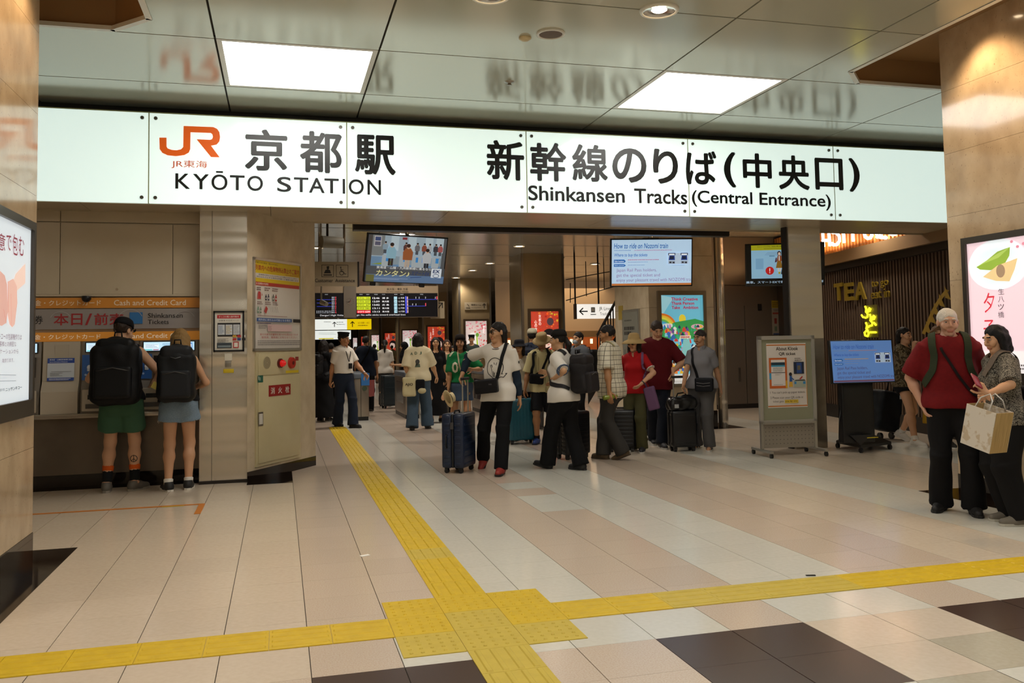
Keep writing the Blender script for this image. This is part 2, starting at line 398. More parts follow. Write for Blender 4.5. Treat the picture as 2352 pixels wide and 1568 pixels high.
for (x, y, tg, s) in ((-1.38, 6.55, (-1.75, 6.55, 2.6), 'left'), (-1.38, 5.7, (-1.75, 5.7, 2.6), 'left'), (5.93, 6.45, (6.31, 6.35, 2.9), 'right'), (5.93, 5.6, (6.31, 5.6, 2.7), 'right')):
    downlight(x, y, 4.5, 'warm downlight in the ceiling recess washing the %s pillar' % s, 'pillar wash lights', W_WASH, .09, (1, .70, .40), 1.75, tg)
p = FL(1265, 77, ZC); t = thing('ceiling_speaker', 'round ceiling loudspeaker with brown mesh grille', 'speaker', p)
obj('rim', MB().lathe([(.125, .0), (.125, -.012), (.105, -.014), (.1, -.004)], 28), WHITEP, t); obj('grille', MB().lathe([(.103, -.008), (.001, -.016)], 28), mat('speaker_mesh', '6B5B50', .7, bump=.4, scale=400), t)
p = FL(1206, 86, ZC); tag(obj('smoke_detector', MB().lathe([(.055, 0), (.055, -.012), (.03, -.03), (.001, -.032)], 20), mat('ivory', 'C9B88E', .4), None, Matrix.Translation(p)), 'small ivory smoke detector beside the ceiling loudspeaker', 'detector')
p = FL(1170, 188, ZC); tag(obj('sprinkler_head', MB().lathe([(.055, 0), (.05, -.006), (.02, -.01), (.018, -.03), (.03, -.034), (.001, -.036)], 20), STEEL2, None, Matrix.Translation(p)), 'small round sprinkler head on the ceiling near the sign', 'sprinkler')
# ================================================================ HALL PILLARS AND WALLS
def pillar(name, x0, x1, y0, y1, h, vis):
    o = struct(obj(name, MB().box((x0+.02, y0+.02, 0), (x1-.02, y1-.02, h)), GROUT))
    box('skirting', (x0-.004, y0-.004, 0), (x1+.004, y1+.004, .19), GRANITE, o)
    z = .19; k = 0
    hs = [.62, .62, .62, .62, .62, .62, .62, .62]
    while z < h-.01:
        z1 = min(h, z+hs[k]); gp = .0012
        # one slab on each side of the course
        box('slab', (x0, y0, z+gp), (x0+.02, y1, z1-gp), STONE, o); box('slab', (x1-.02, y0, z+gp), (x1, y1, z1-gp), STONE, o)
        box('slab', (x0+.02, y0, z+gp), (x1-.02, y0+.02, z1-gp), STONE, o); box('slab', (x0+.02, y1-.02, z+gp), (x1-.02, y1, z1-gp), STONE, o)
        z = z1; k += 1
    return o
pillar('wall_pillar_left', -3.45, -1.755, 5.30, 7.13, 4.5, 1)
pillar('wall_pillar_right', 6.31, 8.0, 5.20, 7.035, 4.5, 1)
HW = mat('hall_wall', 'CDBEA2', .5)
for n, a, b in (('wall_back', (-9, -9.2, 0), (13.5, -9, 4.62)), ('wall_left', (-9.2, -9, 0), (-9, 11, 4.62)), ('wall_right', (13.3, -9, 0), (13.5, 10, 4.62))):
    struct(box(n, a, b, HW))
# ---- ticket wall
YT = 10.6
wl = struct(obj('wall_ticket', MB().box((-9, YT+.03, 0), (-.5, 11.3, 4.6)), CREAMP))
for x0, x1, z0, z1 in ((-9, -2.372, 2.15, 2.95), (-2.364, -1.193, 2.15, 2.95), (-1.185, -.88, 2.15, 2.95), (-9, -2.372, 2.965, 3.1), (-2.364, -.88, 2.965, 3.1)):
    box('panel', (x0, YT, z0), (x1, YT+.03, z1), CREAMP, wl)
obj('panel_lock', MB().cyl((-1.78, YT-.006, 2.205), (-1.78, YT, 2.205), .014), STEEL, wl)
box('ledge', (-9, YT-.02, 2.125), (-.88, YT+.03, 2.147), CREAMP, wl)
LOWP = mat('counter_metal', '6E6459', .3, .7, col2='776C60', scale=3)
ct = thing('ticket_counter', 'grey metal counter ledge running under the ticket machines', 'counter', (-4.9, YT, 0))
box('front_panel', (-4.1, -.02, .155), (4.02, .02, .775), LOWP, ct)
box('toe_kick', (-4.1, .02, 0), (4.02, .029, .155), GRANITE, ct)
box('ledge', (-4.1, -.14, .775), (4.02, .029, .83), mat('ledge_metal', 'A69B8C', .25, .6), ct, .012)
S = Surf((0, YT-.002, 0), *FRONT)
ORB = 'C9822E'
def strip(z0, z1, e, lab, dim):
    t = thing('sign_strip', lab, 'sign', (-2.75, YT-.01, z0), 0, 'orange ticket strips')
    box('board', (-1.5, 0, 0), (1.87, .012, z1-z0), mat('strip_orange_%d' % dim, ORB, .4, emit=e), t)
    pr = Print(e); h = z1-z0; c = 'E8D9C0'
    for s, a, b in (('金・クレジットカード', 80, 232), ('Cash and Credit Card', 262, 427)):
        u0 = S.uv(a, 700)[0]+2.75; u1 = S.uv(b, 700)[0]+2.75; pr.text(s, u0, h*.24, u1, h*.78, c, .006)
    pr.obj('lettering', t, BAS.copy())
strip(1.993, 2.108, .03, 'upper dim orange strip reading cash and credit card', 1)
strip(1.623, 1.724, .22, 'lower bright orange strip reading cash and credit card', 0)
t = thing('ticket_sign', 'long grey ticket sign with red characters and blue square', 'sign', (-2.75, YT-.01, 1.757)); h = .226
box('board', (-1.5, 0, 0), (1.87, .012, h), mat('grey_acrylic', '8F8680', .12, emit=.05), t)
pr = Print(.0); sx = lambda px: S.uv(px, 735)[0]+2.75
pr.text('券', sx(80), .06, sx(99), .155, '17110F', .012)
for ch, a, b in (('本', 124, 158), ('日', 164, 190), ('/', 196, 212), ('前', 217, 249), ('売', 252, 284)): pr.text(ch, sx(a), .045, sx(b), .175, 'A32A2C', .016)
pr.rect(sx(298), .055, sx(328), .185, '2F6FA8')
pr.text('Shinkansen', sx(340), .12, sx(420), .175, '1A1412', .004).text('Tickets', sx(340), .05, sx(388), .10, '1A1412', .004)
for cx, rr in ((300, .24), (425, .2), (140, .2)): pr.ring(sx(cx), .1, rr*.55, rr*.5, .006, 'A39A94', 30, 20, 160)
pr.obj('lettering', t, BAS.copy())
p = AY(199, 686, YT-.03)
tag(obj('dome_camera', MB().lathe([(.001, -.05), (.03, -.042), (.048, -.018), (.05, 0), (.05, .02), (.001, .02)], 20), BLACKP, None, Matrix.Translation((p.x, YT-.045, 2.105))), 'small black dome camera under the ledge above the ticket sign', 'camera')
# ---- ticket machines: body, screen, blue panel, coin trays
MBODY = mat('machine_cream', 'B7AB98', .35); MBLUE = mat('machine_blue', '2E5C9E', .35); MGREY = mat('machine_grey', '837A70', .35, .4)
SCRN = mat('machine_screen', 'B9D6EC', .2, emit=1.0)
def tmachine(x, label, w=.62):
    t = thing('ticket_machine', label, 'ticket machine', (x, YT, .83), 0, 'ticket machines')
    prof = [(.02, .80), (.02, .0), (-.10, 0), (-.10, .16), (-.04, .34), (-.02, .62), (.0, .80)]      # (y, z) side profile
    mb = MB()
    mb.add([(0, y, z) for y, z in prof]+[(w, y, z) for y, z in prof], [tuple(range(7)), tuple(range(7, 14))[::-1]]+[(i, i+7, (i+1) % 7+7, (i+1) % 7) for i in range(7)])
    obj('body', mb, MGREY, t)
    s = box('screen', (.03, -.03, .665), (w-.03, .0, .78), BLACKP, t)
    pr = Print(1.0); pr.rect(.04, .675, w-.04, .772, 'B9DDF0').rect(.05, .70, .2, .75, 'E8F2F8').greek(.06, .705, .2, .748, 4, '5C86A8', 3).rect(.05, .68, .13, .69, '4BB8B0').rect(.14, .68, .2, .69, 'B05C70').rect(w-.16, .69, w-.06, .76, '5A8CC8').rect(w-.15, .70, w-.07, .745, 'E4EEF6').greek(.24, .73, w-.2, .76, 2, '6E90A8', 5)
    pr.obj('display', s, Matrix.Translation((0, -.031, 0)) @ BAS)
    A = Vector((0, -.024, .64)); B = Vector((0, -.043, .36))
    bp = MB().add([(.0, A.y-.004, A.z), (.13, A.y-.004, A.z), (.13, B.y-.006, B.z), (.0, B.y-.006, B.z)], [(0, 1, 2, 3)]); obj('blue_panel', bp, MBLUE, t)
    pr = Print(); pr.ell(.075, .10, .022, .028, 'D9DCE0').rect(.055, .06, .095, .09, 'BFC6CE').ell(.04, .02, .012, .012, '9FB6D8')
    pr.obj('panel_print', t, Matrix.Translation((0, -.049, .40)) @ BAS)
    box('touch_panel', (.15, -.055, .40), (w-.05, -.03, .62), mat('dark_glass', '1D1B1C', .1), t)
    tr = box('coin_tray', (.02, -.14, .02), (w-.02, -.09, .26), MBODY, t, .01)
    box('slot', (.08, -.143, .15), (.20, -.138, .20), BLACKP, tr); box('slot', (.28, -.143, .15), (.42, -.138, .20), BLACKP, tr)
    box('bill_slot', (.06, -.15, .05), (.25, -.138, .10), mat('slot_grey', '4A443F', .4), tr); box('receipt_slot', (.30, -.15, .05), (.5, -.138, .10), mat('slot_grey', '4A443F', .4), tr)
tmachine(-3.16, 'ticket machine half hidden behind the left stone pillar')
tmachine(-2.125, 'ticket machine behind the black backpack of the man in a cap', .58)
tmachine(-1.53, 'ticket machine in front of the blonde woman in denim shorts')
t = thing('machine_panel', 'cream panel with a blue notice between two ticket machines', 'panel', (-2.52, YT, .83))
mb = MB(); prof = [(.02, .79), (.02, 0), (-.12, 0), (-.12, .24), (-.05, .36), (-.01, .79)]; w = .37
mb.add([(0, y, z) for y, z in prof]+[(w, y, z) for y, z in prof], [tuple(range(6)), tuple(range(6, 12))[::-1]]+[(i, i+6, (i+1) % 6+6, (i+1) % 6) for i in range(6)])
obj('body', mb, MBODY, t); box('hatch', (.12, -.026, .62), (.26, -.014, .755), MBODY, t)
pr = Print(); pr.rect(0, 0, .27, .25, 'C8CED6').rect(0, .195, .27, .25, '24479C').text('東海道・山陽新幹線運行情報', .02, .225, .25, .242, 'E8ECF2', .004).text('Service information of Shinkansen', .02, .203, .2, .216, 'E8ECF2').rect(0, 0, .27, .035, '24479C').greek(.02, .006, .25, .03, 2, 'DDE2EA', 4).greek(.03, .05, .16, .09, 4, '6A6A70', 8).rect(.04, .10, .24, .104, '8A8A90')
pr.obj('notice', t, Matrix.Translation((.05, -.062, .36)) @ Matrix.Rotation(-.09, 4, 'X') @ BAS)
# ---- steel columns
cl = struct(box('wall_column_left', (-.877, 10.37, 0), (-.36, 10.9, 3.1), STEEL)); box('column_seam', (-.746, 10.366, 0), (-.742, 10.37, 3.1), GROUT, cl)
box('column_foot', (-.88, 10.362, 0), (-.357, 10.37, .035), DARKM, cl)
cr = struct(box('wall_column_right', (6.86, 10.62, 0), (7.365, 10.78, 3.1), STEEL)); box('column_edge', (6.843, 10.66, 0), (6.86, 10.78, 3.1), DARKM, cr)
box('column_base', (6.865, 10.612, 0), (7.36, 10.62, 1.52), mat('scuffed_steel', 'A59B8E', .36, .8, col2='978E82', scale=6), cr)
# ---- framed notice and plates on the left column
SL = Surf((-.742, 10.362, 0), *FRONT)
u0, v0, u1, v1 = SL.bx(490, 714, 561, 807)
t = thing('framed_notice', 'black framed phone ticket notice on the steel column', 'notice', SL.W(u0, v0)); w, h = u1-u0, v1-v0
fr = MB()
for a in ((0, 0, w, .018), (0, h-.018, w, h), (0, 0, .018, h), (w-.018, 0, w, h)): fr.box((a[0], -.02, a[1]), (a[2], 0, a[3]))
obj('frame', fr, BLACKP, t); box('sheet', (.018, -.006, .018), (w-.018, 0, h-.018), pc('D8D2C6'), t)
pr = Print(); pr.rect(.04, h-.085, w-.04, h-.045, 'B3262A').text('きっぷの購入操作案内', .06, h-.075, w-.06, h-.055, 'E8D8D0', .006).text('JR東海 の公式ページ', .06, h-.12, w-.06, h-.1, '3A3634')
for k in range(3):
    x = .045+k*(w-.09)/3; pr.rect(x, h-.29, x+.085, h-.135, '1C1A1A').rect(x+.006, h-.27, x+.079, h-.155, 'C9CDD2').greek(x+.012, h-.26, x+.072, h-.165, 6, ['6A7C9A', 'B79A4A', '8A8A90'][k], k)
pr.greek(.045, .09, .17, .15, 5, '5A5654', 3).rect(.04, .04, .2, .10, '39424A').rect(.05, .05, .19, .07, '7C8A90').rect(.215, .04, .275, .11, 'B3262A').rect(.225, .05, .265, .10, 'E3DCD2')
for k, c in enumerate(('B3262A', '2A3A80', '2A2A2A', 'C89A30', 'B3262A', 'D8D2C6')): pr.rect(.21+(k % 3)*.05, .125+(k//3)*.035, .25+(k % 3)*.05, .15+(k//3)*.035, c)
pr.obj('print', t, Matrix.Translation((0, -.0065, 0)) @ BAS)
for (a, b, c, d), nm, m, lab in (((516, 811, 533, 828), 'call_plate', pc('D6CFBE'), 'small white plate below the framed notice on the steel column'), ((513, 847, 537, 856), 'yellow_sticker', pc('C9AE18'), 'yellow sticker low on the left steel column'), ((517, 829, 531, 843), 'button_plate', STEEL2, 'small round button plate above the yellow sticker')):
    q = SL.bx(a, b, c, d)
    o = tag(obj(nm, MB().box((q[0], -.005, q[1]), (q[2], 0, q[3]), bev=.001), m, None, Matrix.Translation(SL.o)), lab, 'plate')
# ---- chamfered stone wall with hydrant cabinet
C0 = Vector((-.36, 10.30, 0)); C1 = Vector((.44, 11.52, 0))
cu = (C1-C0).normalized(); cn = Vector((cu.y, -cu.x, 0)); SC_ = Surf(C0, cu, cn); LW = (C1-C0).length
cw = struct(obj('wall_center', MB().prism([(C0.x, C0.y), (C1.x, C1.y), (C1.x-.05, C1.y+.5), (-.5, 12.3), (-.5, 10.9), (-.37, 10.9)], .12, 4.4), STONE2))
obj('skirting', MB().box((0, 0, 0), (LW+.004, .12, .004)), GRANITE, cw, SC_.M)
def onC(name, q, d0, d1, m, parent, bev=0): return obj(name, MB().box((q[0], q[1], d0), (q[2], q[3], d1), bev=bev), m, parent)
q = SC_.bx(580, 598, 690, 805); t = thing('safety_poster', 'tall dangerous goods notice with yellow heading on the stone wall', 'poster', (0, 0, 0)); t.matrix_world = SC_.M
w, h = q[2]-q[0], q[3]-q[1]
fr = MB()
for a in ((0, 0, w, .03), (0, h-.03, w, h), (0, 0, .03, h), (w-.03, 0, w, h)): fr.box((a[0], a[1], 0), (a[2], a[3], .02))
obj('frame', fr, ALU, t, Matrix.Translation((q[0], q[1], 0))); obj('sheet', MB().box((.03, .03, .001), (w-.03, h-.03, .006)), pc('CFC8BF', 0, .25), t, Matrix.Translation((q[0], q[1], 0)))
pr = Print(); a, b = .045, w-.045; H_ = h
def Y(f): return .03+(h-.06)*f
pr.rect(.03, Y(.755), w-.03, Y(1), 'D3B41C').rect(a, Y(.80), b, Y(.855), 'CFC8BF')
pr.text('お客さまの安全・安心のために', a, Y(.965), a+(b-a)*.5, Y(.985), '3A2A10', .004).text('列車内への危険物持込禁止のご案内', a, Y(.885), b, Y(.95), 'B5402A', .014).text('（2024年4月改正）', a+(b-a)*.66, Y(.862), b, Y(.88), 'B5402A').text('危険物の持ち込みは法令により禁止されています', a+.06, Y(.83), b-.06, Y(.848), '3A3434').text('持ち込もうとする場合は列車への乗車を断ります', a+.02, Y(.805), b-.02, Y(.824), '3A3434')
pr.rect(a, Y(.715), b, Y(.755), 'B23A2C').text('☒ 危険物の代表例', a+.01, Y(.723), a+.25, Y(.748), 'E8D8CC', .006)
def bottle(x, y, s, c, cap): pr.rect(x-s*.3, y, x+s*.3, y+s*1.0, c).rect(x-s*.14, y+s*1.0, x+s*.14, y+s*1.35, cap).rect(x-s*.22, y+s*.35, x+s*.22, y+s*.62, 'CFC8BF')
for k in range(3): pr.greek(a+.02+k*.155, Y(.655), a+.14+k*.155, Y(.70), 2, '6E4A44', k)
pr.poly([(a+.04, Y(.56)), (a+.10, Y(.56)), (a+.10, Y(.625)), (a+.09, Y(.645)), (a+.05, Y(.645)), (a+.04, Y(.62))], 'B23A38').poly([(a+.02, Y(.56)), (a+.035, Y(.56)), (a+.028, Y(.60))], 'C06A4A').poly([(a+.115, Y(.60)), (a+.13, Y(.60)), (a+.122, Y(.64))], 'C06A4A')
bottle(a+.20, Y(.55), .05, '2A2430', '2A2430'); bottle(a+.25, Y(.55), .055, '5A5666', '3A3644'); bottle(a+.345, Y(.545), .06, '6A7066', '4E5A4E'); bottle(a+.40, Y(.545), .06, 'A83A34', '8A3430')
for k in range(3): pr.greek(a+.02+k*.155, Y(.495), a+.13+k*.16, Y(.535), 2, '6E4A44', k+5)
bottle(a+.035, Y(.40), .055, '7E9A84', '4E8A5E'); bottle(a+.085, Y(.40), .05, '6A7A66', '6A7066')
pr.poly([(a+.15, Y(.42)), (a+.19, Y(.395)), (a+.225, Y(.455)), (a+.19, Y(.485))], 'B2403A')
for k in range(5): pr.line([(a+.27+k*.035, Y(.475)), (a+.295+k*.035, Y(.415))], .004, ['8A8680', '4A4A4A', '8A8680', '2A2A2A', '4A4A4A'][k])
pr.greek(a+.02, Y(.362), b-.03, Y(.378), 1, '8A5A50', 9)
pr.rect(a, Y(.305), a+(b-a)*.79, Y(.345), '33558E').text('例外的に持ち込み可能となる場合', a+.03, Y(.312), a+(b-a)*.76, Y(.338), 'DDE0E6', .006).rect(a+(b-a)*.82, Y(.305), b, Y(.345), '1E1C1C')
pr.greek(a+.01, Y(.275), a+.28, Y(.295), 1, '4A3A60', 2).greek(a+.03, Y(.22), a+.2, Y(.27), 3, '6A6060', 4).rect(a+.215, Y(.195), a+(b-a)*.79, Y(.275), 'CDB0AE').greek(a+.225, Y(.2), a+.3, Y(.26), 4, '9A7070', 4)
pr.text('駅や列車で不審物を見つけた際は近づかず', a+.06, Y(.145), b-.06, Y(.17), 'A8423A', .006).text('駅係員、乗務員にお知らせください', a+.09, Y(.112), b-.09, Y(.137), 'A8423A', .006).greek(a+.01, Y(.03), b-.01, Y(.095), 3, '6E6866', 6)
pr.obj('print', t, Matrix.Translation((q[0], q[1], .0065)))
CAB = mat('cabinet_cream', 'B9AD88', .35, col2='BFB490', scale=3)
q = SC_.bx(585, 808, 687, 1062)
t = thing('hydrant_cabinet', 'cream fire hydrant cabinet with red alarm and red plate', 'cabinet'); t.matrix_world = SC_.M
onC('body', (q[0], .155, q[2], q[3]), 0, .02, CAB, t)
dsp = SC_.uv(636, 860)[1]
dr = onC('door', (q[0]+.035, .19, q[2]-.035, dsp-.01), .02, .03, CAB, t, .003)
onC('top_panel', (q[0]+.035, dsp+.004, q[2]-.035, q[3]-.02), .02, .027, CAB, t, .003)
hq = SC_.bx(588, 946, 599, 978); onC('handle', hq, .03, .034, STEEL2, dr); onC('handle_recess', (hq[0]+.012, hq[1]+.02, hq[2]-.012, hq[3]-.02), .034, .036, mat('white_grip', 'C9C6BE', .3), dr)
def disc(name, px, py, r, d0, d1, m, r2=None):
    u, v = SC_.uv(px, py); return obj(name, MB().cyl((u, v, d0), (u, v, d1), r, r2, 28), m, t)
g_ = disc('speaker_grille', 608, 833, .075, .027, .032, mat('grille_cream', 'A89C7C', .5))
pr = Print()
for rr in (.065, .05, .035, .02): pr.ring(0, 0, rr, rr, .006, '7A6F58')
u, v = SC_.uv(608, 833); pr.obj('grille_rings', g_, Matrix.Translation((u, v, .032)))
disc('lamp_base', 638, 834, .055, .027, .05, mat('dark_red', '5A1414', .3)); u, v = SC_.uv(639, 834)
obj('red_lamp', MB().lathe([(.042, 0), (.038, .03), (.02, .05), (.001, .055)], 20), mat('red_lamp', 'C01414', .15, emit=.5), t, Matrix.Translation((u, v, .05)))
b_ = disc('alarm_button', 664, 833, .072, .027, .055, mat('alarm_red', 'A8281E', .3), .066); u, v = SC_.uv(665, 833); obj('button_hole', MB().cyl((u, v, .055), (u, v, .058), .022), mat('dark_red', '5A1414', .3), b_)
q2 = SC_.bx(652, 850, 681, 856); onC('yellow_label', q2, .027, .029, pc('C9AE18'), t)
q2 = SC_.bx(674, 819, 681, 828); onC('red_label', q2, .027, .029, pc('8A2A22'), t)
q2 = SC_.bx(587, 862, 599, 878); onC('green_label', q2, .03, .032, pc('1E5A48'), t); pr = Print(); pr.rect(.01, .03, .02, .07, 'C8D0C4').text('消', .025, .02, .05, .06, 'C8D0C4'); pr.obj('green_print', t, Matrix.Translation((q2[0], q2[1], .032)))
q2 = SC_.bx(612, 883, 662, 908); pl = onC('red_plate', q2, .03, .034, pc('8E1F1E', 0, .25), t)
pr = Print(); w = q2[2]-q2[0]; h = q2[3]-q2[1]
for k, ch in enumerate('消火栓'): pr.text(ch, w*(.08+.33*k), h*.2, w*(.08+.33*k)+w*.18, h*.8, 'D9CFC0', .012)
pr.obj('plate_lettering', pl, Matrix.Translation((q2[0], q2[1], .0345)))
# ================================================================ THE LIT STATION SIGN
YS = 9.95
SG = Surf((0, YS, 0), *FRONT)
sg = thing('station_sign', 'long backlit white station sign with orange logo and black lettering', 'sign', (2.89, YS, 3.09))
SGN = mat('sign_glass', 'EAF6EE', .12, emit=E_SIGN, ecol='D9EFEA')
box('housing', (-6.6, .03, .02), (7.1, .27, .97), DARKM, sg)
XS = [-3.5, -1.365, .743, 2.881, 5.021, 7.15, 9.29]
EDGE = mat('sign_edge', 'A0A67C', .4)
BOLT = mat('bolt_steel', '6E6A64', .3, .8)
for k in range(6):
    x0, x1 = XS[k]-2.89, XS[k+1]-2.89
    p_ = box('glass_panel', (x0+.006, 0, 0), (x1-.006, .025, .985), SGN, sg)
    for bx_ in (x0+.068, x1-.068):
        for bz in (.062, .93): obj('bolt', MB().cyl((bx_, 0, bz), (bx_, -.014, bz), .021, .018, 14), BOLT, p_)
    if k < 5: box('seam', (x1-.006, .001, 0), (x1+.006, .024, .985), EDGE, sg)
box('top_edge', (-6.39, -.002, .985), (6.4, .03, .997), EDGE, sg)
INK = mat('sign_black', '121416', .32)
LOGO = mat('logo_orange', 'E8641A', .35, emit=.35)
def sgt(s, x0, y0, x1, y1, m, bold, name, sm=0):
    a = SG.bx(x0, y0, x1, y1); V, F, _ = textdata(s, bold, 5)
    mb = MB().add([(a[0]+p[0]*(a[2]-a[0])-2.89, -.0035-p[2], a[1]+p[1]*(a[3]-a[1])-3.09) for p in V], F); obj(name, mb, m, sg)
c6 = lambda x0, y0, x1, y1: (300+x0/3.618, 250+y0/3.618, 300+x1/3.618, 250+y1/3.618)
c7 = lambda x0, y0, x1, y1: (1080+x0/2.138, 290+y0/2.138, 1080+x1/2.138, 290+y1/2.138)
for ch, b_ in (('京', (948, 172, 1303, 515)), ('都', (1405, 188, 1757, 533)), ('駅', (1862, 218, 2203, 548))): sgt(ch, *c6(*b_), INK, .025, 'character')
for ch, b_ in (('K', (372, 537, 493, 664)), ('Y', (520, 542, 650, 668)), ('Ō', (672, 517, 805, 674)), ('T', (825, 552, 948, 676)), ('O', (970, 556, 1100, 682)), ('S', (1217, 565, 1335, 690)), ('T', (1357, 570, 1478, 692)), ('A', (1482, 574, 1612, 698)), ('T', (1610, 579, 1730, 702)), ('I', (1762, 582, 1782, 705)), ('O', (1812, 585, 1937, 710)), ('N', (1968, 590, 2080, 714))): sgt(ch, *c6(*b_), INK, .012, 'letter')
sgt('JR東海', *c6(340, 428, 637, 497), mat('logo_text', 'D4572A', .35, emit=.2), .0, 'operator_name')
for ch, b_ in (('新', (80, 70, 265, 265)), ('幹', (293, 80, 473, 270)), ('線', (500, 90, 675, 272)), ('の', (697, 108, 865, 277)), ('り', (897, 112, 1020, 283)), ('ば', (1058, 120, 1210, 287)), ('(', (1245, 127, 1305, 300)), ('中', (1338, 133, 1480, 303)), ('央', (1513, 143, 1665, 312)), ('口', (1692, 157, 1830, 313)), (')', (1858, 157, 1912, 322))):
    sgt(ch, *c7(*b_), INK, .025 if ch not in '()' else .03, 'character')
for s, b_ in (('Shinkansen', (285, 297, 758, 370)), ('Tracks', (805, 309, 1065, 381)), ('(Central', (1088, 318, 1385, 398)), ('Entrance)', (1420, 330, 1770, 410))): sgt(s, *c7(*b_), INK, .017, 'word')
jr = [(1435,455),(1500,455),(1500,535),(1510,552),(1545,565),(1590,569),(1630,560),(1650,540),(1653,350),(1920,360),(1955,376),(1975,405),(1982,450),(1975,490),(1950,518),(1900,528),(1978,632),(1900,630),(1770,470),(1893,475),(1910,468),(1918,448),(1912,425),(1897,413),(1716,407),(1713,560),(1700,590),(1660,612),(1585,622),(1510,614),(1462,592),(1438,558)]
mb = MB(); P2 = []
for x, y in jr:
    u, v = SG.uv(x/3.92, 200+y/3.92); P2.append((u-2.89, -.0035, v-3.09))
from mathutils.geometry import tessellate_polygon
tri = tessellate_polygon([[Vector((p[0], p[2], 0)) for p in P2]])
me = MB().add(P2, [tuple(t) for t in tri]).mesh('logo')
obj('logo', me, LOGO, sg)
# ---- fascia above, soffit and track below
tr1 = struct(box('trim_1', (-9, 10.2, 3.98), (13, 10.26, 4.7), mat('fascia_dark', '221A16', .6)))
SOF = mat('soffit_metal', 'B8A78E', .25, .15)
sf = struct(obj('ceiling_soffit', MB().box((-9, 9.99, 3.105), (13, 11.12, 3.13)), GROUT))
xs = [-9, -6, -4.2, -2.05, -.1, 1.93, 4.03, 6.13, 8.23, 10.3, 13]
for a, b in zip(xs, xs[1:]):
    box('soffit_panel', (a+.003, 9.985, 3.085), (b-.003, 10.47, 3.105), SOF, sf); box('soffit_panel', (a+.003, 10.478, 3.085), (b-.003, 11.08, 3.105), SOF, sf)
struct(box('trim_2', (-9, 11.08, 3.07), (13, 11.12, 4.4), SOF))
struct(box('trim_3', (.92, 11.25, 3.02), (6.3, 11.42, 3.12), DARKM)); 
struct(box('wall_lintel', (-9, 10.26, 3.13), (13, 11.1, 4.4), DARKM))
# ================================================================ THE CONCOURSE BEYOND THE GATE LINE
ZI = 3.85
INC = mat('inner_ceiling_metal', 'B0AA9C', .2, .3)
ic = struct(obj('ceiling_inner', MB().box((-4, 11.12, ZI+.03), (16, 103, ZI+.1)), DARKM))
ye = [11.12, 12.4]+[14.8+2.4*k for k in range(37)]
for a, b in zip(ye, ye[1:]): box('ceiling_panel', (-4, a+.03, ZI), (16, b-.03, ZI+.03), INC, ic)
DLAB = ['downlight above the assistance sign, left of the tilted screen top', 'downlight right of the tilted screen top', 'nearest downlight of the right ceiling row beyond the soffit', 'second downlight of the right ceiling row', 'third downlight of the right ceiling row', 'fourth downlight of the right ceiling row', 'fifth and farthest downlight of the right ceiling row', 'downlight over the left end of the departure board', 'downlight behind the departure board', 'downlight farther behind the departure board', 'downlight over the dark wall right of the round pole', 'downlight just inside the gate opening, right of centre', 'downlight just inside the gate opening, left of centre', 'downlight in front of the tea shop wall', 'downlight over the souvenir shop passage', 'far concourse downlight, nearest of the last four', 'far concourse downlight, second of the last four', 'far concourse downlight, third of the last four', 'far concourse downlight, last before the end wall']
for n, (x, y, W) in enumerate(((1.73, 17.0, 1), (2.93, 17.1, 1), (5.5, 17.3, 1), (5.5, 19.75, 1), (5.8, 24, 1), (5.8, 26.3, 0), (5.85, 29.2, 1), (.85, 20.6, 1), (2.9, 22, 1), (3.0, 27, 1), (8.7, 15.2, .7), (4.2, 13.4, 1.1), (1.9, 13.2, 1.1), (9.4, 12.4, .9), (9.0, 24, 1), (4.3, 35, 1.6), (4.3, 45, 1.6), (4.3, 60, 1.6), (4.2, 80, 1.6))):
    downlight(x, y, ZI, DLAB[n], 'concourse downlights', W_INNER*W, .15, (1, .92, .82), 2.5, None, .7)
INW = mat('inner_wall', '8F7B5E', .35)
for n, a, b in (('wall_inner_left', (-1.4, 12.4, 0), (-1.2, 103, ZI)), ('wall_inner_back', (-1.4, 102.8, 0), (16, 103, ZI)), ('wall_inner_end', (15.8, 11.2, 0), (16, 103, ZI))):
    struct(box(n, a, b, INW))
# ---- pillar row
PAN = mat('pillar_panel', '94805F', .22, .2, col2='9B8766', scale=1.5)
def ipillar(k, x0, x1, y0, y1, m):
    o = struct(obj('wall_pillar_inner_%d' % k, MB().box((x0, y0, .3), (x1, y1, ZI)), m))
    box('skirting', (x0-.01, y0-.01, 0), (x1+.01, y1+.01, .3), GRANITE, o)
    for x in (x0, x1-.05): box('corner_trim', (x-.006, y0-.012, .3), (x+.056, y0+.05, ZI), STEEL2, o)
    return o
for k in range(11):
    y = [13.75, 21.4][k] if k < 2 else 29.5+8*(k-2)
    if k == 0:
        o = struct(obj('wall_pillar_inner_0', MB().box((6.14, y+.02, .3), (7.33, y+1.53, ZI)), GROUT)); box('skirting', (6.11, y-.01, 0), (7.36, y+1.56, .3), GRANITE, o)
        z = .3
        for zz in (1.2, 2.1, 3.0, ZI):
            box('slab', (6.12, y, z+.002), (7.35, y+.02, zz-.002), STONE2, o); box('slab', (6.12, y+.02, z+.002), (6.14, y+1.55, zz-.002), STONE2, o); box('slab', (7.33, y+.02, z+.002), (7.35, y+1.55, zz-.002), STONE2, o); z = zz
    else: ipillar(k, 6.0, 7.15, y, y+1.2, PAN)
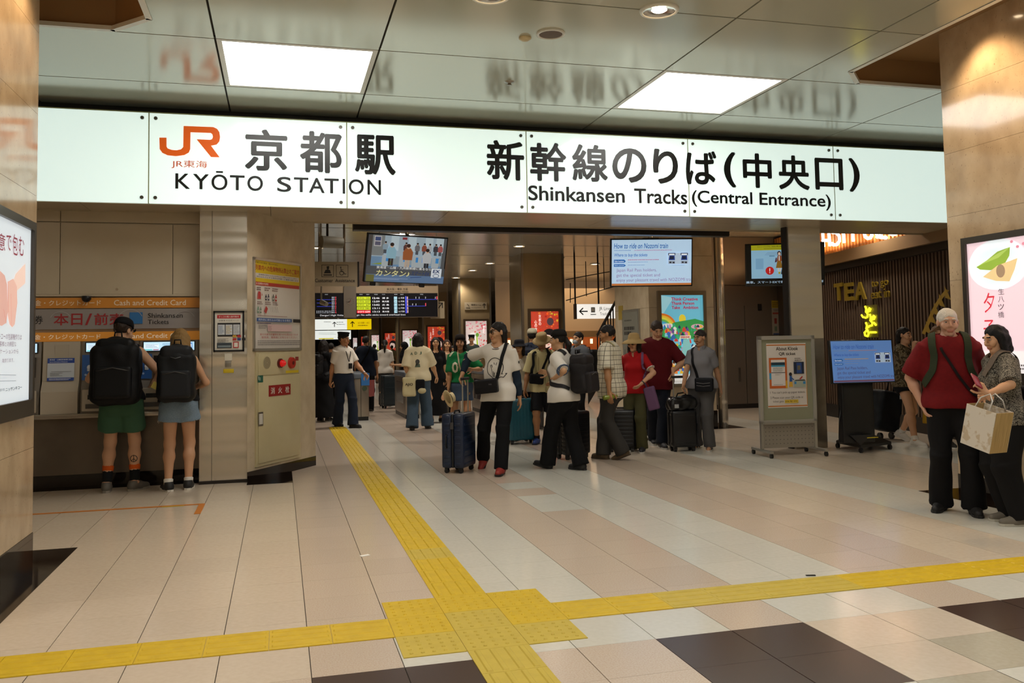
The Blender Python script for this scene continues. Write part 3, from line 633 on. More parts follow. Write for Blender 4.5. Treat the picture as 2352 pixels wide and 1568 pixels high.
def leaves(pr, w, h, n, cols, seed, reg=(0, 0, 1, 1)):
    r = random.Random(seed)
    for _ in range(n):
        x, y = w*r.uniform(reg[0], reg[2]), h*r.uniform(reg[1], reg[3]); s = r.uniform(.02, .05); a = r.uniform(0, 6.3)
        P = []
        for q in range(10): rr = s*(1 if q % 2 == 0 else .38); P.append((min(w, max(0, x+rr*math.cos(a+q*.628))), min(h, max(0, y+rr*math.sin(a+q*.628)))))
        pr.mb.add([(x_, y_, pr.z) for x_, y_ in P], [tuple(range(10))], pr._m(r.choice(cols)))
    pr.z += pr.step
def posterbox(x, y, z0, kind, lab, w=.73, h=1.03):
    t = thing('lightbox_poster', lab, 'poster', (x, y, z0), 0, 'autumn posters')
    f = MB()
    for a in ((-.07, -.07, w+.07, 0), (-.07, h, w+.07, h+.07), (-.07, 0, 0, h), (w, 0, w+.07, h)): f.box((a[0], -.06, a[1]), (a[2], 0, a[3]))
    obj('frame', f, mat('bronze_frame', '5E4C3A', .35, .6), t)
    e = .75; s = box('lit_sheet', (0, -.035, 0), (w, 0, h), pc('D9C6C0' if kind else 'B8402C', e), t)
    pr = Print(e)
    if kind == 0:      # red maple leaves, a dark-haired woman's face
        leaves(pr, w, h, 90, ['C8381E', 'D85A22', 'A81E1A', 'E0803A', 'C02A2A'], 3)
        leaves(pr, w, h, 10, ['D8B02A', 'C8C03A'], 5, (.65, .72, 1, 1)); pr.ell(w*.7, h*.78, .09, .10, '4A3A40')
        pr.ell(w*.66, h*.42, .22, .25, '1A1416').ell(w*.62, h*.36, .155, .19, 'E8C4B4').poly([(w*.4, h*.5), (w*.62, h*.62), (w*.86, h*.46), (w*.72, h*.48), (w*.58, h*.50)], '1A1416').ell(w*.55, h*.385, .02, .012, '20181A').ell(w*.72, h*.385, .02, .012, '20181A').ell(w*.62, h*.285, .03, .010, 'B04A4A').poly([(w*.3, 0), (w*.95, 0), (w*.8, h*.17), (w*.5, h*.19)], 'A8202A')
        for q, c in enumerate('京都の'): pr.text(c, w*.28, h*(.86-.08*q), w*.37, h*(.93-.08*q), 'F4E8E0', .01)
        for q, c in enumerate('心の旅に'): pr.text(c, w*.13, h*(.74-.08*q), w*.22, h*(.81-.08*q), 'F4E8E0', .01)
    else:              # white light with green stem and pink-red leaves
        leaves(pr, w, h, 45, ['C84A5A', 'D87A86', 'B8303A', 'D0483A'], 8, (.45, .2, 1, 1)); leaves(pr, w, h, 25, ['D890A0', 'C86A7C'], 9, (0, .72, 1, 1))
        pr.ell(w*.35, h*.42, .2, .3, 'F2EEE8').poly([(w*.52, 0), (w*.62, 0), (w*.56, h*.55), (w*.5, h*.6)], 'A8C83A').ell(w*.55, h*.6, .06, .07, '6AA03A').ell(w*.6, h*.1, .1, .08, 'B8C840')
        for q, c in enumerate('京都の'): pr.text(c, w*.82, h*(.8-.08*q), w*.92, h*(.87-.08*q), 'FFFFFF', .01)
    pr.obj('artwork', s, Matrix.Translation((0, -.036, 0)) @ BAS)
plab = ['red maple poster with a woman face on the nearest inner pillar', 'pale poster with green stem on the second inner pillar', 'smaller red maple poster with a woman face on the third inner pillar', 'pale poster on the fourth inner pillar', 'red maple poster on the fifth inner pillar', 'pale poster on the sixth inner pillar', 'tiny red poster on the seventh inner pillar', 'tiny pale poster on the eighth inner pillar']
for k in range(8):
    y = 21.4 if k == 0 else 29.5+8*(k-1)
    posterbox(6.22, y-.001, 1.15, k % 2, plab[k], .75, 1.2)
# ---- big poster on the near inner pillar
SP = Surf((6.12, 13.749, 0), *FRONT)
q = SP.bx(1510, 668, 1620, 845); w, h = q[2]-q[0], q[3]-q[1]
t = thing('town_poster', 'colourful lit poster of a town under a rainbow on the stone pillar', 'poster', SP.W(q[0], q[1]-.32)); h += .32
f = MB()
for a in ((0, 0, w, .06), (0, h-.075, w, h), (0, .06, .055, h-.075), (w-.055, .06, w, h-.075)): f.box((a[0], -.07, a[1]), (a[2], 0, a[3]))
obj('frame', f, mat('poster_frame', '8A7C6A', .3, .8), t)
e = .62; s = box('lit_sheet', (.055, -.04, .06), (w-.055, 0, h-.075), pc('6FC3DC', e), t)
pr = Print(e); w2, h2 = w-.11, h-.135
X = lambda f_: f_*w2; Yv = lambda f_: f_*h2
pr.poly([(0, Yv(.75)), (X(.3), Yv(.97)), (0, Yv(1))], '9FD8E4')
for i, c in enumerate(('D8742A', 'E8B83A', 'D8D84A', '6AB85A', '4AA8C8')): pr.ring(0, Yv(.63), X(.36-.045*i), Yv(.165-.022*i), .035, c, 14, 0, 90)
pr.ell(X(.5), Yv(.73), X(.08), Yv(.05), 'E8D23A').poly([(0, Yv(.6)), (X(.3), Yv(.69)), (X(.55), Yv(.71)), (X(.8), Yv(.73)), (X(1), Yv(.70)), (X(1), Yv(.5)), (0, Yv(.5))], '3A9A4E')
pr.ell(X(.15), Yv(.655), X(.13), Yv(.025), 'E4E4DC').ell(X(.85), Yv(.64), X(.15), Yv(.03), 'D8A8B8')
r = random.Random(5)
for _ in range(120):
    x, y = r.uniform(.02, .9), r.uniform(.28, .63); a, b = r.uniform(.03, .10), r.uniform(.015, .035)
    c = r.choice(['D8483A', 'E8B83A', '3A6AB8', '6A4A9A', 'E8E4D8', '3AA87A', 'C87AA8', '2A3A5A', 'E8843A', '8ACAD8'])
    pr.poly([(X(x), Yv(y)), (X(min(1, x+a)), Yv(y)), (X(min(1, x+a*.9)), Yv(y+b)), (X(x+a*.45), Yv(y+b*1.8)), (X(x), Yv(y+b))], c)
pr.poly([(X(.42), Yv(.3)), (X(.68), Yv(.3)), (X(.62), Yv(.5)), (X(.48), Yv(.5))], '8ACAC8').rect(X(.40), Yv(.505), X(.66), Yv(.54), 'E8DCC8').text('TSUNAGU', X(.42), Yv(.512), X(.64), Yv(.532), 'B83A3A', .01) if 0 else pr.poly([(X(.42), Yv(.3)), (X(.68), Yv(.3)), (X(.62), Yv(.5)), (X(.48), Yv(.5))], '8ACAC8').rect(X(.40), Yv(.505), X(.66), Yv(.54), 'E8DCC8').greek(X(.42), Yv(.512), X(.64), Yv(.532), 1, 'B83A3A', 4, .9)
for i in range(22):
    x = .03+.042*i; y = .17+.03*(i % 3); pr.ell(X(x), Yv(y), X(.032), Yv(.028), r.choice(['D8A070', 'E8C0A0', 'C88A5A'])).ell(X(x), Yv(y+.014), X(.034), Yv(.02), r.choice(['2A1A18', '4A2A20', 'C87A2A', '1A1A2A'])).poly([(X(x-.04), Yv(y-.06)), (X(x+.04), Yv(y-.06)), (X(x+.03), Yv(y-.025)), (X(x-.03), Yv(y-.025))], r.choice(['D8483A', 'E8B83A', '3A6AB8', 'E8E4D8', '3AA87A', 'E8843A']))
pr.rect(0, 0, w2, Yv(.105), 'E4E4E0').text('薬品', X(.42), Yv(.045), X(.6), Yv(.085), '2A2A2A', .01).greek(X(.08), Yv(.01), X(.92), Yv(.035), 2, '8A8A88', 3)
for i, s_ in enumerate((('Think', 'Creative'), ('Thank', 'Person'), ('Take', 'Ambition'))):
    yy = .935-.048*i
    pr.text(s_[0], X(.20), Yv(yy), X(.20+.05*len(s_[0])), Yv(yy+.036), 'B8234A', .03).text(s_[1], X(.47), Yv(yy), X(.47+.045*len(s_[1])), Yv(yy+.036), 'B8234A', .03)
pr.obj('artwork', s, Matrix.Translation((.055, -.041, .06)) @ BAS)
# notice board on the pillar's side face, yellow sheet above it
SS = Surf((6.119, 15.25, 0), (0, -1, 0), (-1, 0, 0))
q = SS.bx(1434, 711, 1472, 880); t = thing('notice_board', 'grey framed notice board on the side of the stone pillar', 'notice board'); t.matrix_world = SS.M
obj('frame', MB().box((q[0], q[1], 0), (q[2], q[3], .03)), ALU, t); obj('sheet', MB().box((q[0]+.04, q[1]+.04, .03), (q[2]-.04, q[3]-.04, .032)), pc('7E7E74'), t)
pr = Print(); w, h = q[2]-q[0]-.08, q[3]-q[1]-.08
pr.greek(w*.1, h*.86, w*.6, h*.9, 1, '4A4A44', 2).greek(w*.08, h*.66, w*.8, h*.8, 2, '2E2C2A', 3, .7)
for i in range(9): pr.line([(w*(.08+.1*i), h*.05), (w*(.1+.1*i), h*(.45+.12*((i*7) % 5)/5))], .03, ['4A4440', '8A7A6A', '5E6A70'][i % 3])
pr.obj('print', t, Matrix.Translation((q[0]+.04, q[1]+.04, .0325)))
q = SS.bx(1421, 702, 1431, 734); tag(obj('yellow_notice', MB().box((q[0], q[1], 0), (q[2], q[3], .004)), pc('A8903A'), None, SS.M), 'small yellow notice on the side of the stone pillar', 'notice')
# ---- round steel pole
pl = struct(obj('wall_pole', MB().cyl((7.58, 13.95, 0), (7.58, 13.95, ZI), .085, n=28), STEEL)); box('pole_edge', (7.36, 13.95, 0), (7.46, 14.1, ZI), DARKM, pl)
# ---- dark wall with doors, right
iw = struct(obj('wall_inner_right', MB().box((7.75, 17.5, 0), (11.6, 17.8, ZI)), DARKWALL))
for x0, x1, z0, z1 in ((7.75, 8.55, .1, 1.75), (8.56, 9.3, .1, 1.75), (9.31, 10.1, .1, 1.75), (10.11, 11.6, .1, 2.3), (7.75, 9.0, 1.76, 2.75), (9.01, 10.1, 1.76, 2.75), (7.75, 11.6, 2.76, ZI)):
    box('panel', (x0, 17.47, z0), (x1-.01, 17.5, z1-.01), DARKWALL, iw)
box('skirting', (7.75, 17.46, 0), (11.6, 17.5, .1), DARKM, iw)
for px, py, ww, hh, m, nm in ((1699, 860, .05, .30, STEEL2, 'handle'), (1745, 705, .09, .14, DARKM, 'slot')):
    a = AY(px, py, 17.46); box(nm, (a.x-ww/2, 17.45, a.z-hh/2), (a.x+ww/2, 17.47, a.z+hh/2), m, iw)
SD = Surf((0, 17.465, 0), *FRONT)
q = SD.bx(1773, 690, 1814, 768); t = thing('wall_notice', 'yellow topped safety notice on the dark wall behind the steel column', 'notice', SD.W(q[0], q[1])); w, h = q[2]-q[0], q[3]-q[1]
box('sheet', (0, -.004, 0), (w, 0, h), pc('8E867A'), t); pr = Print(); pr.rect(0, h*.78, w, h, '9A8420').greek(w*.06, h*.8, w*.94, h*.96, 3, '5A4A20', 2).rect(w*.04, h*.6, w*.96, h*.65, '8A3A30').greek(w*.1, h*.68, w*.9, h*.75, 2, '5A5650', 3).rect(w*.12, h*.32, w*.26, h*.48, '7A2E2A').rect(w*.45, h*.34, w*.53, h*.46, '3A3A40').rect(w*.72, h*.34, w*.78, h*.5, '4A5044').rect(w*.84, h*.34, w*.9, h*.5, '5A302C').rect(w*.12, h*.1, w*.26, h*.24, '5A6A5A').rect(w*.45, h*.1, w*.55, h*.22, '7A3A34').rect(w*.04, 0, w*.96, h*.04, '33456E')
pr.obj('print', t, Matrix.Translation((0, -.0045, 0)) @ BAS)
# ================================================================ SCREENS
BEZ = mat('tv_bezel', '0A0A0C', .3)
def tv(name, lab, c, yaw, pitch, roll, w, h, e, base, poletop=None, cat='screen'):
    t = thing(name, lab, cat); t.matrix_world = Matrix.Translation(c) @ RY(yaw, pitch, roll)
    obj('bezel', MB().box((-w/2, 0, -h/2), (w/2, .06, h/2), bev=.006), BEZ, t)
    s = box('panel', (-w/2+.02, -.003, -h/2+.02), (w/2-.02, .001, h/2-.02), pc(base, e, .2), t)
    return t, s
def nozomi(e, w, h, fade):
    pr = Print(e); b = ('1F5A9A', '3A66B0')[fade]; X = lambda f: -w/2+.02+(w-.04)*f; Y = lambda f: h/2-.02-(h-.04)*f
    pr.rect(X(0), Y(1), X(1), Y(.955), 'B8703A' if not fade else '6A4A60')
    pr.text('How to ride on Nozomi train', X(.025), Y(.19), X(.70), Y(.075), b, .012, 3, .12)
    pr.greek(X(.03), Y(.245), X(.25), Y(.215), 1, '6A86A8', 1).greek(X(.28), Y(.245), X(.75), Y(.215), 1, 'A87088' if not fade else 'A87A6A', 2)
    pr.text('Where to buy the tickets', X(.025), Y(.385), X(.44), Y(.295), b, .010, 3, .12)
    for i, (a, c, s_) in enumerate(((.43, .50, 'Sales locations'), (.53, .585, 'Sales period'))):
        pr.poly([(X(.025), Y(c)), (X(.155), Y(c)), (X(.175), Y((a+c)/2)), (X(.155), Y(a)), (X(.025), Y(a))], '1E62A8').text(s_, X(.035), Y(c-.012), X(.15), Y(a+.015), 'DCEAF4', .006)
    pr.greek(X(.2), Y(.455), X(.66), Y(.42), 1, 'A86A7C' if not fade else 'B8924A', 5).greek(X(.2), Y(.5), X(.45), Y(.475), 1, '7A8AA8', 6).greek(X(.2), Y(.565), X(.45), Y(.54), 1, '7A8AA8', 7)
    pr.rect(X(.70), Y(.54), X(.965), Y(.29), 'AFC3D8')
    for k in (0, .155): pr.rect(X(.705+k), Y(.345), X(.795+k), Y(.295), '1E2A4A').rect(X(.715+k), Y(.34), X(.785+k), Y(.31), 'E8F0F6').poly([(X(.71+k), Y(.45)), (X(.79+k), Y(.45)), (X(.785+k), Y(.35)), (X(.72+k), Y(.35))], '24408A').rect(X(.725+k), Y(.43), X(.775+k), Y(.365), '16203A').rect(X(.71+k), Y(.53), X(.79+k), Y(.47), '8A98A8').rect(X(.72+k), Y(.515), X(.745+k), Y(.485), '1A1C22').rect(X(.76+k), Y(.52), X(.785+k), Y(.49), '1A1C22')
    pr.greek(X(.75), Y(.57), X(.92), Y(.555), 1, '7A8AA8', 8)
    c = '8A6E8C' if not fade else '4A4A78'
    pr.text('Japan Rail Pass holders,', X(.055), Y(.715), X(.56), Y(.625), c, -.002).text('get the special ticket and', X(.055), Y(.83), X(.60), Y(.735), c, -.002).text('enjoy your pleasant travel with NOZOMI tra', X(.055), Y(.935), X(.99), Y(.84), c, -.002)
    return pr
W, Hh = 1.23, .71
t, s = tv('hanging_screen', 'hanging screen explaining how to ride the Nozomi train', (5.282, 11.724, 2.674), -.18, .139, -.001, W, Hh, .8, 'B2D0EA', 0)
nozomi(.8, W, Hh, 0).obj('image', s, Matrix.Translation((0, -.0035, 0)) @ BAS)
def drop(t, c, y): obj('ceiling_pole', MB().cyl((0, .09, .3), (0, .09, y), .03), STEEL, t); box('mount', (-.12, .06, -.1), (.12, .1, .36), DARKM, t)
drop(t, None, 1.2)
t, s = tv('hanging_screen', 'tilted hanging screen showing people passing ticket gates', (1.778, 12.486, 2.763), .205, .285, .018, W, Hh, .55, '6E8FB0', 0)
pr = Print(.55); X = lambda f: -W/2+.02+(W-.04)*f; Y = lambda f: Hh/2-.02-(Hh-.04)*f
pr.rect(X(0), Y(1), X(.05), Y(0), '4A4644').rect(X(.95), Y(1), X(1), Y(0), '565A5E').rect(X(.05), Y(.46), X(.95), Y(0), '9FB4C2').rect(X(.05), Y(.44), X(.2), Y(0), '7C8284').rect(X(.07), Y(.24), X(.16), Y(.02), 'B8B8BC').rect(X(.08), Y(.12), X(.15), Y(.04), '3A4A78').rect(X(.08), Y(.22), X(.15), Y(.14), '5A5A70')
for a in (.28, .5, .72, .86): pr.rect(X(a), Y(.32), X(a+.1), Y(.0), 'B8CCD8')
pr.rect(X(.42), Y(.07), X(.48), Y(.02), '8A3038').rect(X(.2), Y(.62), X(.95), Y(.44), '8A9AA4').poly([(X(.05), Y(.63)), (X(.3), Y(.55)), (X(.3), Y(.63))], '8A9A3A')
def figure(x, y, s, coat, legs, hair, sk='C8A890'):
    pr.rect(X(x-.03*s), Y(y+.46*s), X(x-.002*s), Y(y+.25*s), legs).rect(X(x+.002*s), Y(y+.46*s), X(x+.03*s), Y(y+.25*s), legs)
    pr.poly([(X(x-.055*s), Y(y+.31*s)), (X(x+.055*s), Y(y+.31*s)), (X(x+.06*s), Y(y+.15*s)), (X(x+.03*s), Y(y+.07*s)), (X(x-.03*s), Y(y+.07*s)), (X(x-.06*s), Y(y+.15*s))], coat).ell(X(x), Y(y+.04*s), .026*s, .032*s, sk, 12).ell(X(x), Y(y+.02*s), .029*s, .026*s, hair, 12)
for x, c in ((.62, '6A6A70'), (.71, '8A4A3A'), (.78, 'A8B0B8'), (.86, '3A3A44'), (.92, 'A85A5A'), (.21, '8AA0B0'), (.47, '5A3A38')): figure(x, .13, .55, c, '3A3A40', '2A2222')
for x, a in ((.18, 0), (.40, 0), (.56, 1), (.64, 1), (.82, 1)): pr.poly([(X(x), Y(.66)), (X(x+.09), Y(.66)), (X(x+.1), Y(.46)), (X(x+.06), Y(.40)), (X(x), Y(.42))], 'A8B4BC').rect(X(x+.05), Y(.55), X(x+.09), Y(.44), '3A8AD0')
figure(.29, .16, 1.05, '8AB4C8', '3A3230', '2A1E1C'); figure(.50, .17, 1.08, '9A5A34', 'B8A898', '3A2420'); figure(.75, .25, 1.0, 'B8BEC4', '2A2A30', '2A1E1C')
pr.rect(X(0), Y(.84), X(1), Y(.66), '4E5258').rect(X(0), Y(1), X(1), Y(.84), '5E7AA0').rect(X(0), Y(1), X(.1), Y(.85), '6A6A3A')
pr.text('東海道・山陽・九州新幹線に乗るなら', X(.12), Y(.715), X(.82), Y(.655), 'E8ECEE', .008).text('カンタン♪', X(.115), Y(.87), X(.54), Y(.74), 'E0DCA0', .014, 3, .15).text('スマートEX', X(.56), Y(.84), X(.80), Y(.745), '1E3A78', .006, 3, .15).line([(X(.56), Y(.885)), (X(.70), Y(.865))], .008, '1E3A78')
pr.poly([(X(.83), Y(.87)), (X(.955), Y(.87)), (X(.96), Y(.86)), (X(.96), Y(.68)), (X(.955), Y(.665)), (X(.83), Y(.665)), (X(.825), Y(.68)), (X(.825), Y(.86))], 'DCE8F4').text('EX', X(.845), Y(.765), X(.94), Y(.69), '14285A', .03, 3, .12).ring(X(.892), Y(.825), .05, .03, .008, '14285A').text(' ', 0, 0, .1, .1, 'FFFFFF') if 0 else pr.rect(X(.825), Y(.87), X(.96), Y(.665), 'DCE8F4').text('EX', X(.845), Y(.765), X(.935), Y(.69), '14285A', .03, 3, .12).ring(X(.892), Y(.825), .05, .03, .008, '14285A')
pr.greek(X(.1), Y(.95), X(.55), Y(.91), 2, '9AACC4', 3)
pr.obj('image', s, Matrix.Translation((0, -.0035, 0)) @ BAS); drop(t, None, 1.2)
for x in (-.5, .25): box('foot', (x, .0, -Hh/2-.05), (x+.07, .05, -Hh/2), BEZ, t)
# passenger information screen right of the steel column
t, s = tv('hanging_screen', 'black information screen half hidden behind the right steel column', (7.377, 11.55, 2.646), -.537, .092, .017, 1.15, .65, .0, '08080A', 0)
pr = Print(.6); w = 1.15; h = .65; X = lambda f: -w/2+w*(.08+.623*(f-.16)); Y = lambda f: h/2-h*f
pr.rect(X(.16), Y(.82), X(.86), Y(.04), '8FBEDC').rect(X(.16), Y(.16), X(.86), Y(.04), 'A8A818').text('キャリーバッグをご利用の際は周囲に', X(.29), Y(.095), X(.84), Y(.06), '2A2A10', .006).greek(X(.42), Y(.135), X(.8), Y(.115), 1, '4A4A18', 1).rect(X(.25), Y(.6), X(.41), Y(.35), '7AAACC').rect(X(.53), Y(.31), X(.64), Y(.27), '5A8AA8').poly([(X(.42), Y(.28)), (X(.5), Y(.2)), (X(.85), Y(.2)), (X(.85), Y(.3))], '86B2CE')
pr.poly([(X(.66), Y(.58)), (X(.79), Y(.58)), (X(.77), Y(.42)), (X(.69), Y(.42))], '8A6420').poly([(X(.68), Y(.42)), (X(.78), Y(.42)), (X(.775), Y(.29)), (X(.70), Y(.29))], '8A4A28').rect(X(.72), Y(.41), X(.74), Y(.3), 'DCD8D4').ell(X(.73), Y(.24), .028, .035, '2A2224').ell(X(.732), Y(.25), .018, .024, 'E0C4B0').rect(X(.70), Y(.66), X(.72), Y(.58), 'E0C4B0').rect(X(.74), Y(.66), X(.76), Y(.58), 'E0C4B0').poly([(X(.64), Y(.45)), (X(.68), Y(.44)), (X(.68), Y(.34)), (X(.66), Y(.34))], '4A2030').poly([(X(.76), Y(.72)), (X(.84), Y(.76)), (X(.85), Y(.66)), (X(.78), Y(.61))], '2A2E36').rect(X(.71), Y(.72), X(.75), Y(.67), 'B0A028')
pr.ell(X(.535), Y(.64), .062, .062, 'C02020').text('!', X(.525), Y(.70), X(.545), Y(.58), 'F0F0F0', .02).text('乗車。スマートEXで新幹線をもっと便利に詳', -w*.49, Y(.935), w*.48, Y(.875), 'B8D4EC', .004)
pr.obj('image', s, Matrix.Translation((0, -.0035, 0)) @ BAS)
obj('ceiling_pole', MB().cyl((-.02, .05, .3), (-.02, .05, 1.225), .018), STEEL, t)
# floor-standing monitor
mc = Vector((7.40, 9.845, 1.206)); t = thing('floor_monitor', 'monitor on a black wheeled stand in front of the shop wall', 'monitor', (7.43, 9.98, 0))
o = obj('bezel', MB().box((-.475, 0, -.285), (.475, .05, .285), bev=.006), BEZ, t); o.matrix_local = Matrix.Translation((mc.x-7.43, mc.y-9.98, mc.z)) @ RY(-.009, -.068)
s = box('panel', (-.46, -.003, -.27), (.46, .001, .27), pc('5E88C8', .42, .15), o); nozomi(.42, .95, .57, 1).obj('image', s, Matrix.Translation((0, -.0035, 0)) @ BAS) if 0 else None
nozomi(.42, .95, .57, 1).obj('image', o, Matrix.Translation((0, -.0035, 0)) @ BAS)
box('post', (-.24, .02, .9), (-.16, .08, 1.2), BLACKP, t); box('post', (.1, .02, .9), (.18, .08, 1.2), BLACKP, t)
box('back_cover', (-.26, .0, .13), (.22, .1, .93), BLACKP, t, .01)
BS = [FL(1921, 1028), FL(1978, 1040), FL(2048, 1031), FL(2000, 1015)]; BS = [(p.x-7.43, p.y-9.98) for p in BS]
bs = MB(); tp_ = [(-.2, -.05), (.1, -.1), (.2, .08), (-.1, .1)]
bs.add([(x, y, .065) for x, y in BS]+[(x, y, .10) for x, y in BS]+[(x, y, .24) for x, y in tp_], [(3, 2, 1, 0), (0, 1, 5, 4), (1, 2, 6, 5), (2, 3, 7, 6), (3, 0, 4, 7), (4, 5, 9, 8), (5, 6, 10, 9), (6, 7, 11, 10), (7, 4, 8, 11), (8, 9, 10, 11)])
obj('base', bs, BLACKP, t)
pr = Print(0, z0=.002); 
box('yellow_label', (-.03, -.0, 0), (.14, .001, .012), pc('C8B428'), t).matrix_local = Matrix.Translation((.0, -.165, .205))
for x, y in BS: obj('castor', MB().cyl((x*.94-.015, y*.94, .033), (x*.94+.015, y*.94, .033), .033), BLACKP, t); box('castor_fork', (x*.94-.012, y*.94-.012, .04), (x*.94+.012, y*.94+.012, .07), BLACKP, t)
obj('cable', MB().tube([(-.25, .05, .6), (-.28, .06, .4), (-.3, .05, .2), (-.27, .08, .11)], .006), BLACKP, t)
# ================================================================ TICKET INFORMATION BOARD ON WHEELS
t = thing('notice_stand', 'wheeled white board stand with an orange ticket notice', 'notice board', (6.44, 10.12, 0), -.077)
BW, Z0, Z1 = .8, .42, 1.56
fr = MB()
for a in ((-BW/2, Z1-.05, BW/2, Z1), (-BW/2, Z0, BW/2, Z0+.04), (-BW/2, Z0, -BW/2+.045, Z1), (BW/2-.045, Z0, BW/2, Z1)): fr.box((a[0], -.025, a[1]), (a[2], .025, a[3]))
obj('frame', fr, mat('stand_white', 'A8A49A', .4, .3), t)
box('board', (-BW/2+.045, -.005, Z0+.04), (BW/2-.045, .015, Z1-.05), mat('board_sage', '8A8A72', .5), t)
box('tray', (-BW/2+.03, -.055, Z0-.01), (BW/2-.03, -.02, Z0+.012), ALU, t)
pg = box('perforated_panel', (-BW/2+.01, -.01, .1), (BW/2-.01, .01, Z0), mat('panel_greige', '8C8478', .5), t)
ho = MB()
for i in range(14):
    for j in range(5): ho.cyl((-.33+i*.051, -.0105, .155+j*.052), (-.33+i*.051, -.0115, .155+j*.052), .005, n=6)
ho = obj('perforations', ho, BLACKP, pg); ho['kind'] = 'stuff'
for s in (-1, 1):
    x = s*(BW/2-.02); box('post', (x-.018, -.018, .07), (x+.018, .018, Z0), ALU, t); box('foot', (x-.022, -.27, .06), (x+.022, .27, .09), ALU, t)
    for y in (-.25, .25): obj('castor', MB().cyl((x-.014, y, .03), (x+.014, y, .03), .03), BLACKP, t); box('castor_fork', (x-.01, y-.01, .03), (x+.01, y+.01, .065), BLACKP, t)
sh = box('sheet', (-.28, -.0075, .62), (.28, -.0052, 1.46), pc('D6CEC6'), t)
pr = Print(); X = lambda f: -.28+.56*f; Y = lambda f: 1.46-.84*f
pr.rect(X(0), Y(.035), X(1), Y(.018), 'C87028').rect(X(0), Y(.985), X(1), Y(.968), 'C87028').rect(X(.985), Y(.96), X(1), Y(.04), 'C8883A')
pr.text('About Klook', X(.24), Y(.11), X(.8), Y(.055), '241C1A', .012, 3).text('QR ticket', X(.31), Y(.195), X(.73), Y(.14), '241C1A', .012, 3)
pr.rect(X(.05), Y(.70), X(.50), Y(.225), 'C8642A').rect(X(.05), Y(.56), X(.1), Y(.46), '3A98C8').rect(X(.46), Y(.70), X(.5), Y(.58), 'D8A82A').rect(X(.10), Y(.66), X(.45), Y(.255), 'DCD6D2').rect(X(.10), Y(.34), X(.45), Y(.295), '1E3A4A').rect(X(.10), Y(.365), X(.45), Y(.34), '4AA0C4').greek(X(.15), Y(.44), X(.42), Y(.375), 4, '8A847E', 2).rect(X(.10), Y(.46), X(.45), Y(.45), '2A2A2E').greek(X(.2), Y(.5), X(.36), Y(.47), 2, 'A8A29C', 3).greek(X(.15), Y(.65), X(.42), Y(.635), 1, '8A847E', 5)
pr.text('Scan your QR code !', X(.68), Y(.275), X(.88), Y(.255), '4A4440') if 0 else pr.greek(X(.7), Y(.28), X(.88), Y(.225), 2, '4A4440', 5, .4)
pr.rect(X(.67), Y(.48), X(.93), Y(.295), '1E2A40').rect(X(.74), Y(.47), X(.87), Y(.31), '2A4A8A').rect(X(.76), Y(.42), X(.84), Y(.35), '6A6450')
pr.ell(X(.58), Y(.485), .022, .025, '2A2224').poly([(X(.55), Y(.60)), (X(.62), Y(.60)), (X(.61), Y(.51)), (X(.56), Y(.51))], '2A5AA0').poly([(X(.53), Y(.68)), (X(.63), Y(.68)), (X(.62), Y(.60)), (X(.55), Y(.60))], 'D8A838').line([(X(.6), Y(.54)), (X(.66), Y(.57))], .012, '2A5AA0').poly([(X(.8), Y(.56)), (X(.87), Y(.515)), (X(.89), Y(.53)), (X(.83), Y(.57))], 'B82A28').rect(X(.66), Y(.69), X(.96), Y(.59), 'A8B0A0').poly([(X(.66), Y(.59)), (X(.96), Y(.59)), (X(.93), Y(.57)), (X(.7), Y(.575))], '3A3A38').rect(X(.67), Y(.64), X(.72), Y(.6), '3A88C0').rect(X(.89), Y(.64), X(.95), Y(.6), '3A88C0')
pr.text("1 You can't pick up paper tickets.", X(.05), Y(.79), X(.94), Y(.745), '4A403C', .002).text('2 Please scan your QR code at', X(.05), Y(.87), X(.88), Y(.825), '4A403C', .002).text('ticket gate', X(.11), Y(.925), X(.38), Y(.885), '4A403C', .002).rect(X(.41), Y(.93), X(.75), Y(.88), 'D8B83A').text('one by one.', X(.42), Y(.925), X(.74), Y(.885), '4A3418', .004)
pr.obj('print', sh, Matrix.Translation((0, -.008, 0)) @ BAS)
# ================================================================ TEA SHOP WALL
d_ = Vector((.192, .981, 0)).normalized(); P0 = Vector((10.43, 14.95, 0)); PW = P0+d_*2.7
ST = Surf(PW, -d_, (-d_.y, d_.x, 0)); LT = 7.5
tw = struct(obj('wall_tea_shop', MB().box((0, 0, -.3), (LT, 3.8, -.03)), mat('shop_dark', '3A3029', .5), None, ST.M))
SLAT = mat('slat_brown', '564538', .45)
zc0 = ST.uv(1905, 612)[1]; zc1 = zc0+.21
n_ = 0; u = 1.0
while u < LT-.05:
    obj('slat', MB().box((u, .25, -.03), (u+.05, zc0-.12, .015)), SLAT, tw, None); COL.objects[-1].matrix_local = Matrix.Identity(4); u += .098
obj('skirting', MB().box((0, 0, -.03), (LT, .25, .02)), DARKM, tw)
obj('canopy', MB().box((0, zc0, -.03), (LT, zc1, .18)), mat('canopy_beige', '8A6E4E', .4), tw)
obj('canopy_shade_strip', MB().box((0, zc0-.12, -.03), (LT, zc0, .1)), DARKM, tw)  # solid dark strip standing in for the shade under the canopy
ORS = mat('lit_slat', 'C07A38', .5)  # orange of the cove light is put into the slat colour
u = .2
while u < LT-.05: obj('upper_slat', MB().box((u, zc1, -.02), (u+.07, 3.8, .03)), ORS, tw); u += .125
L = bpy.data.lights.new('cove', 'AREA'); L.shape = 'RECTANGLE'; L.size = 6.5; L.size_y = .05; L.energy = 60; L.color = (1, .62, .28)
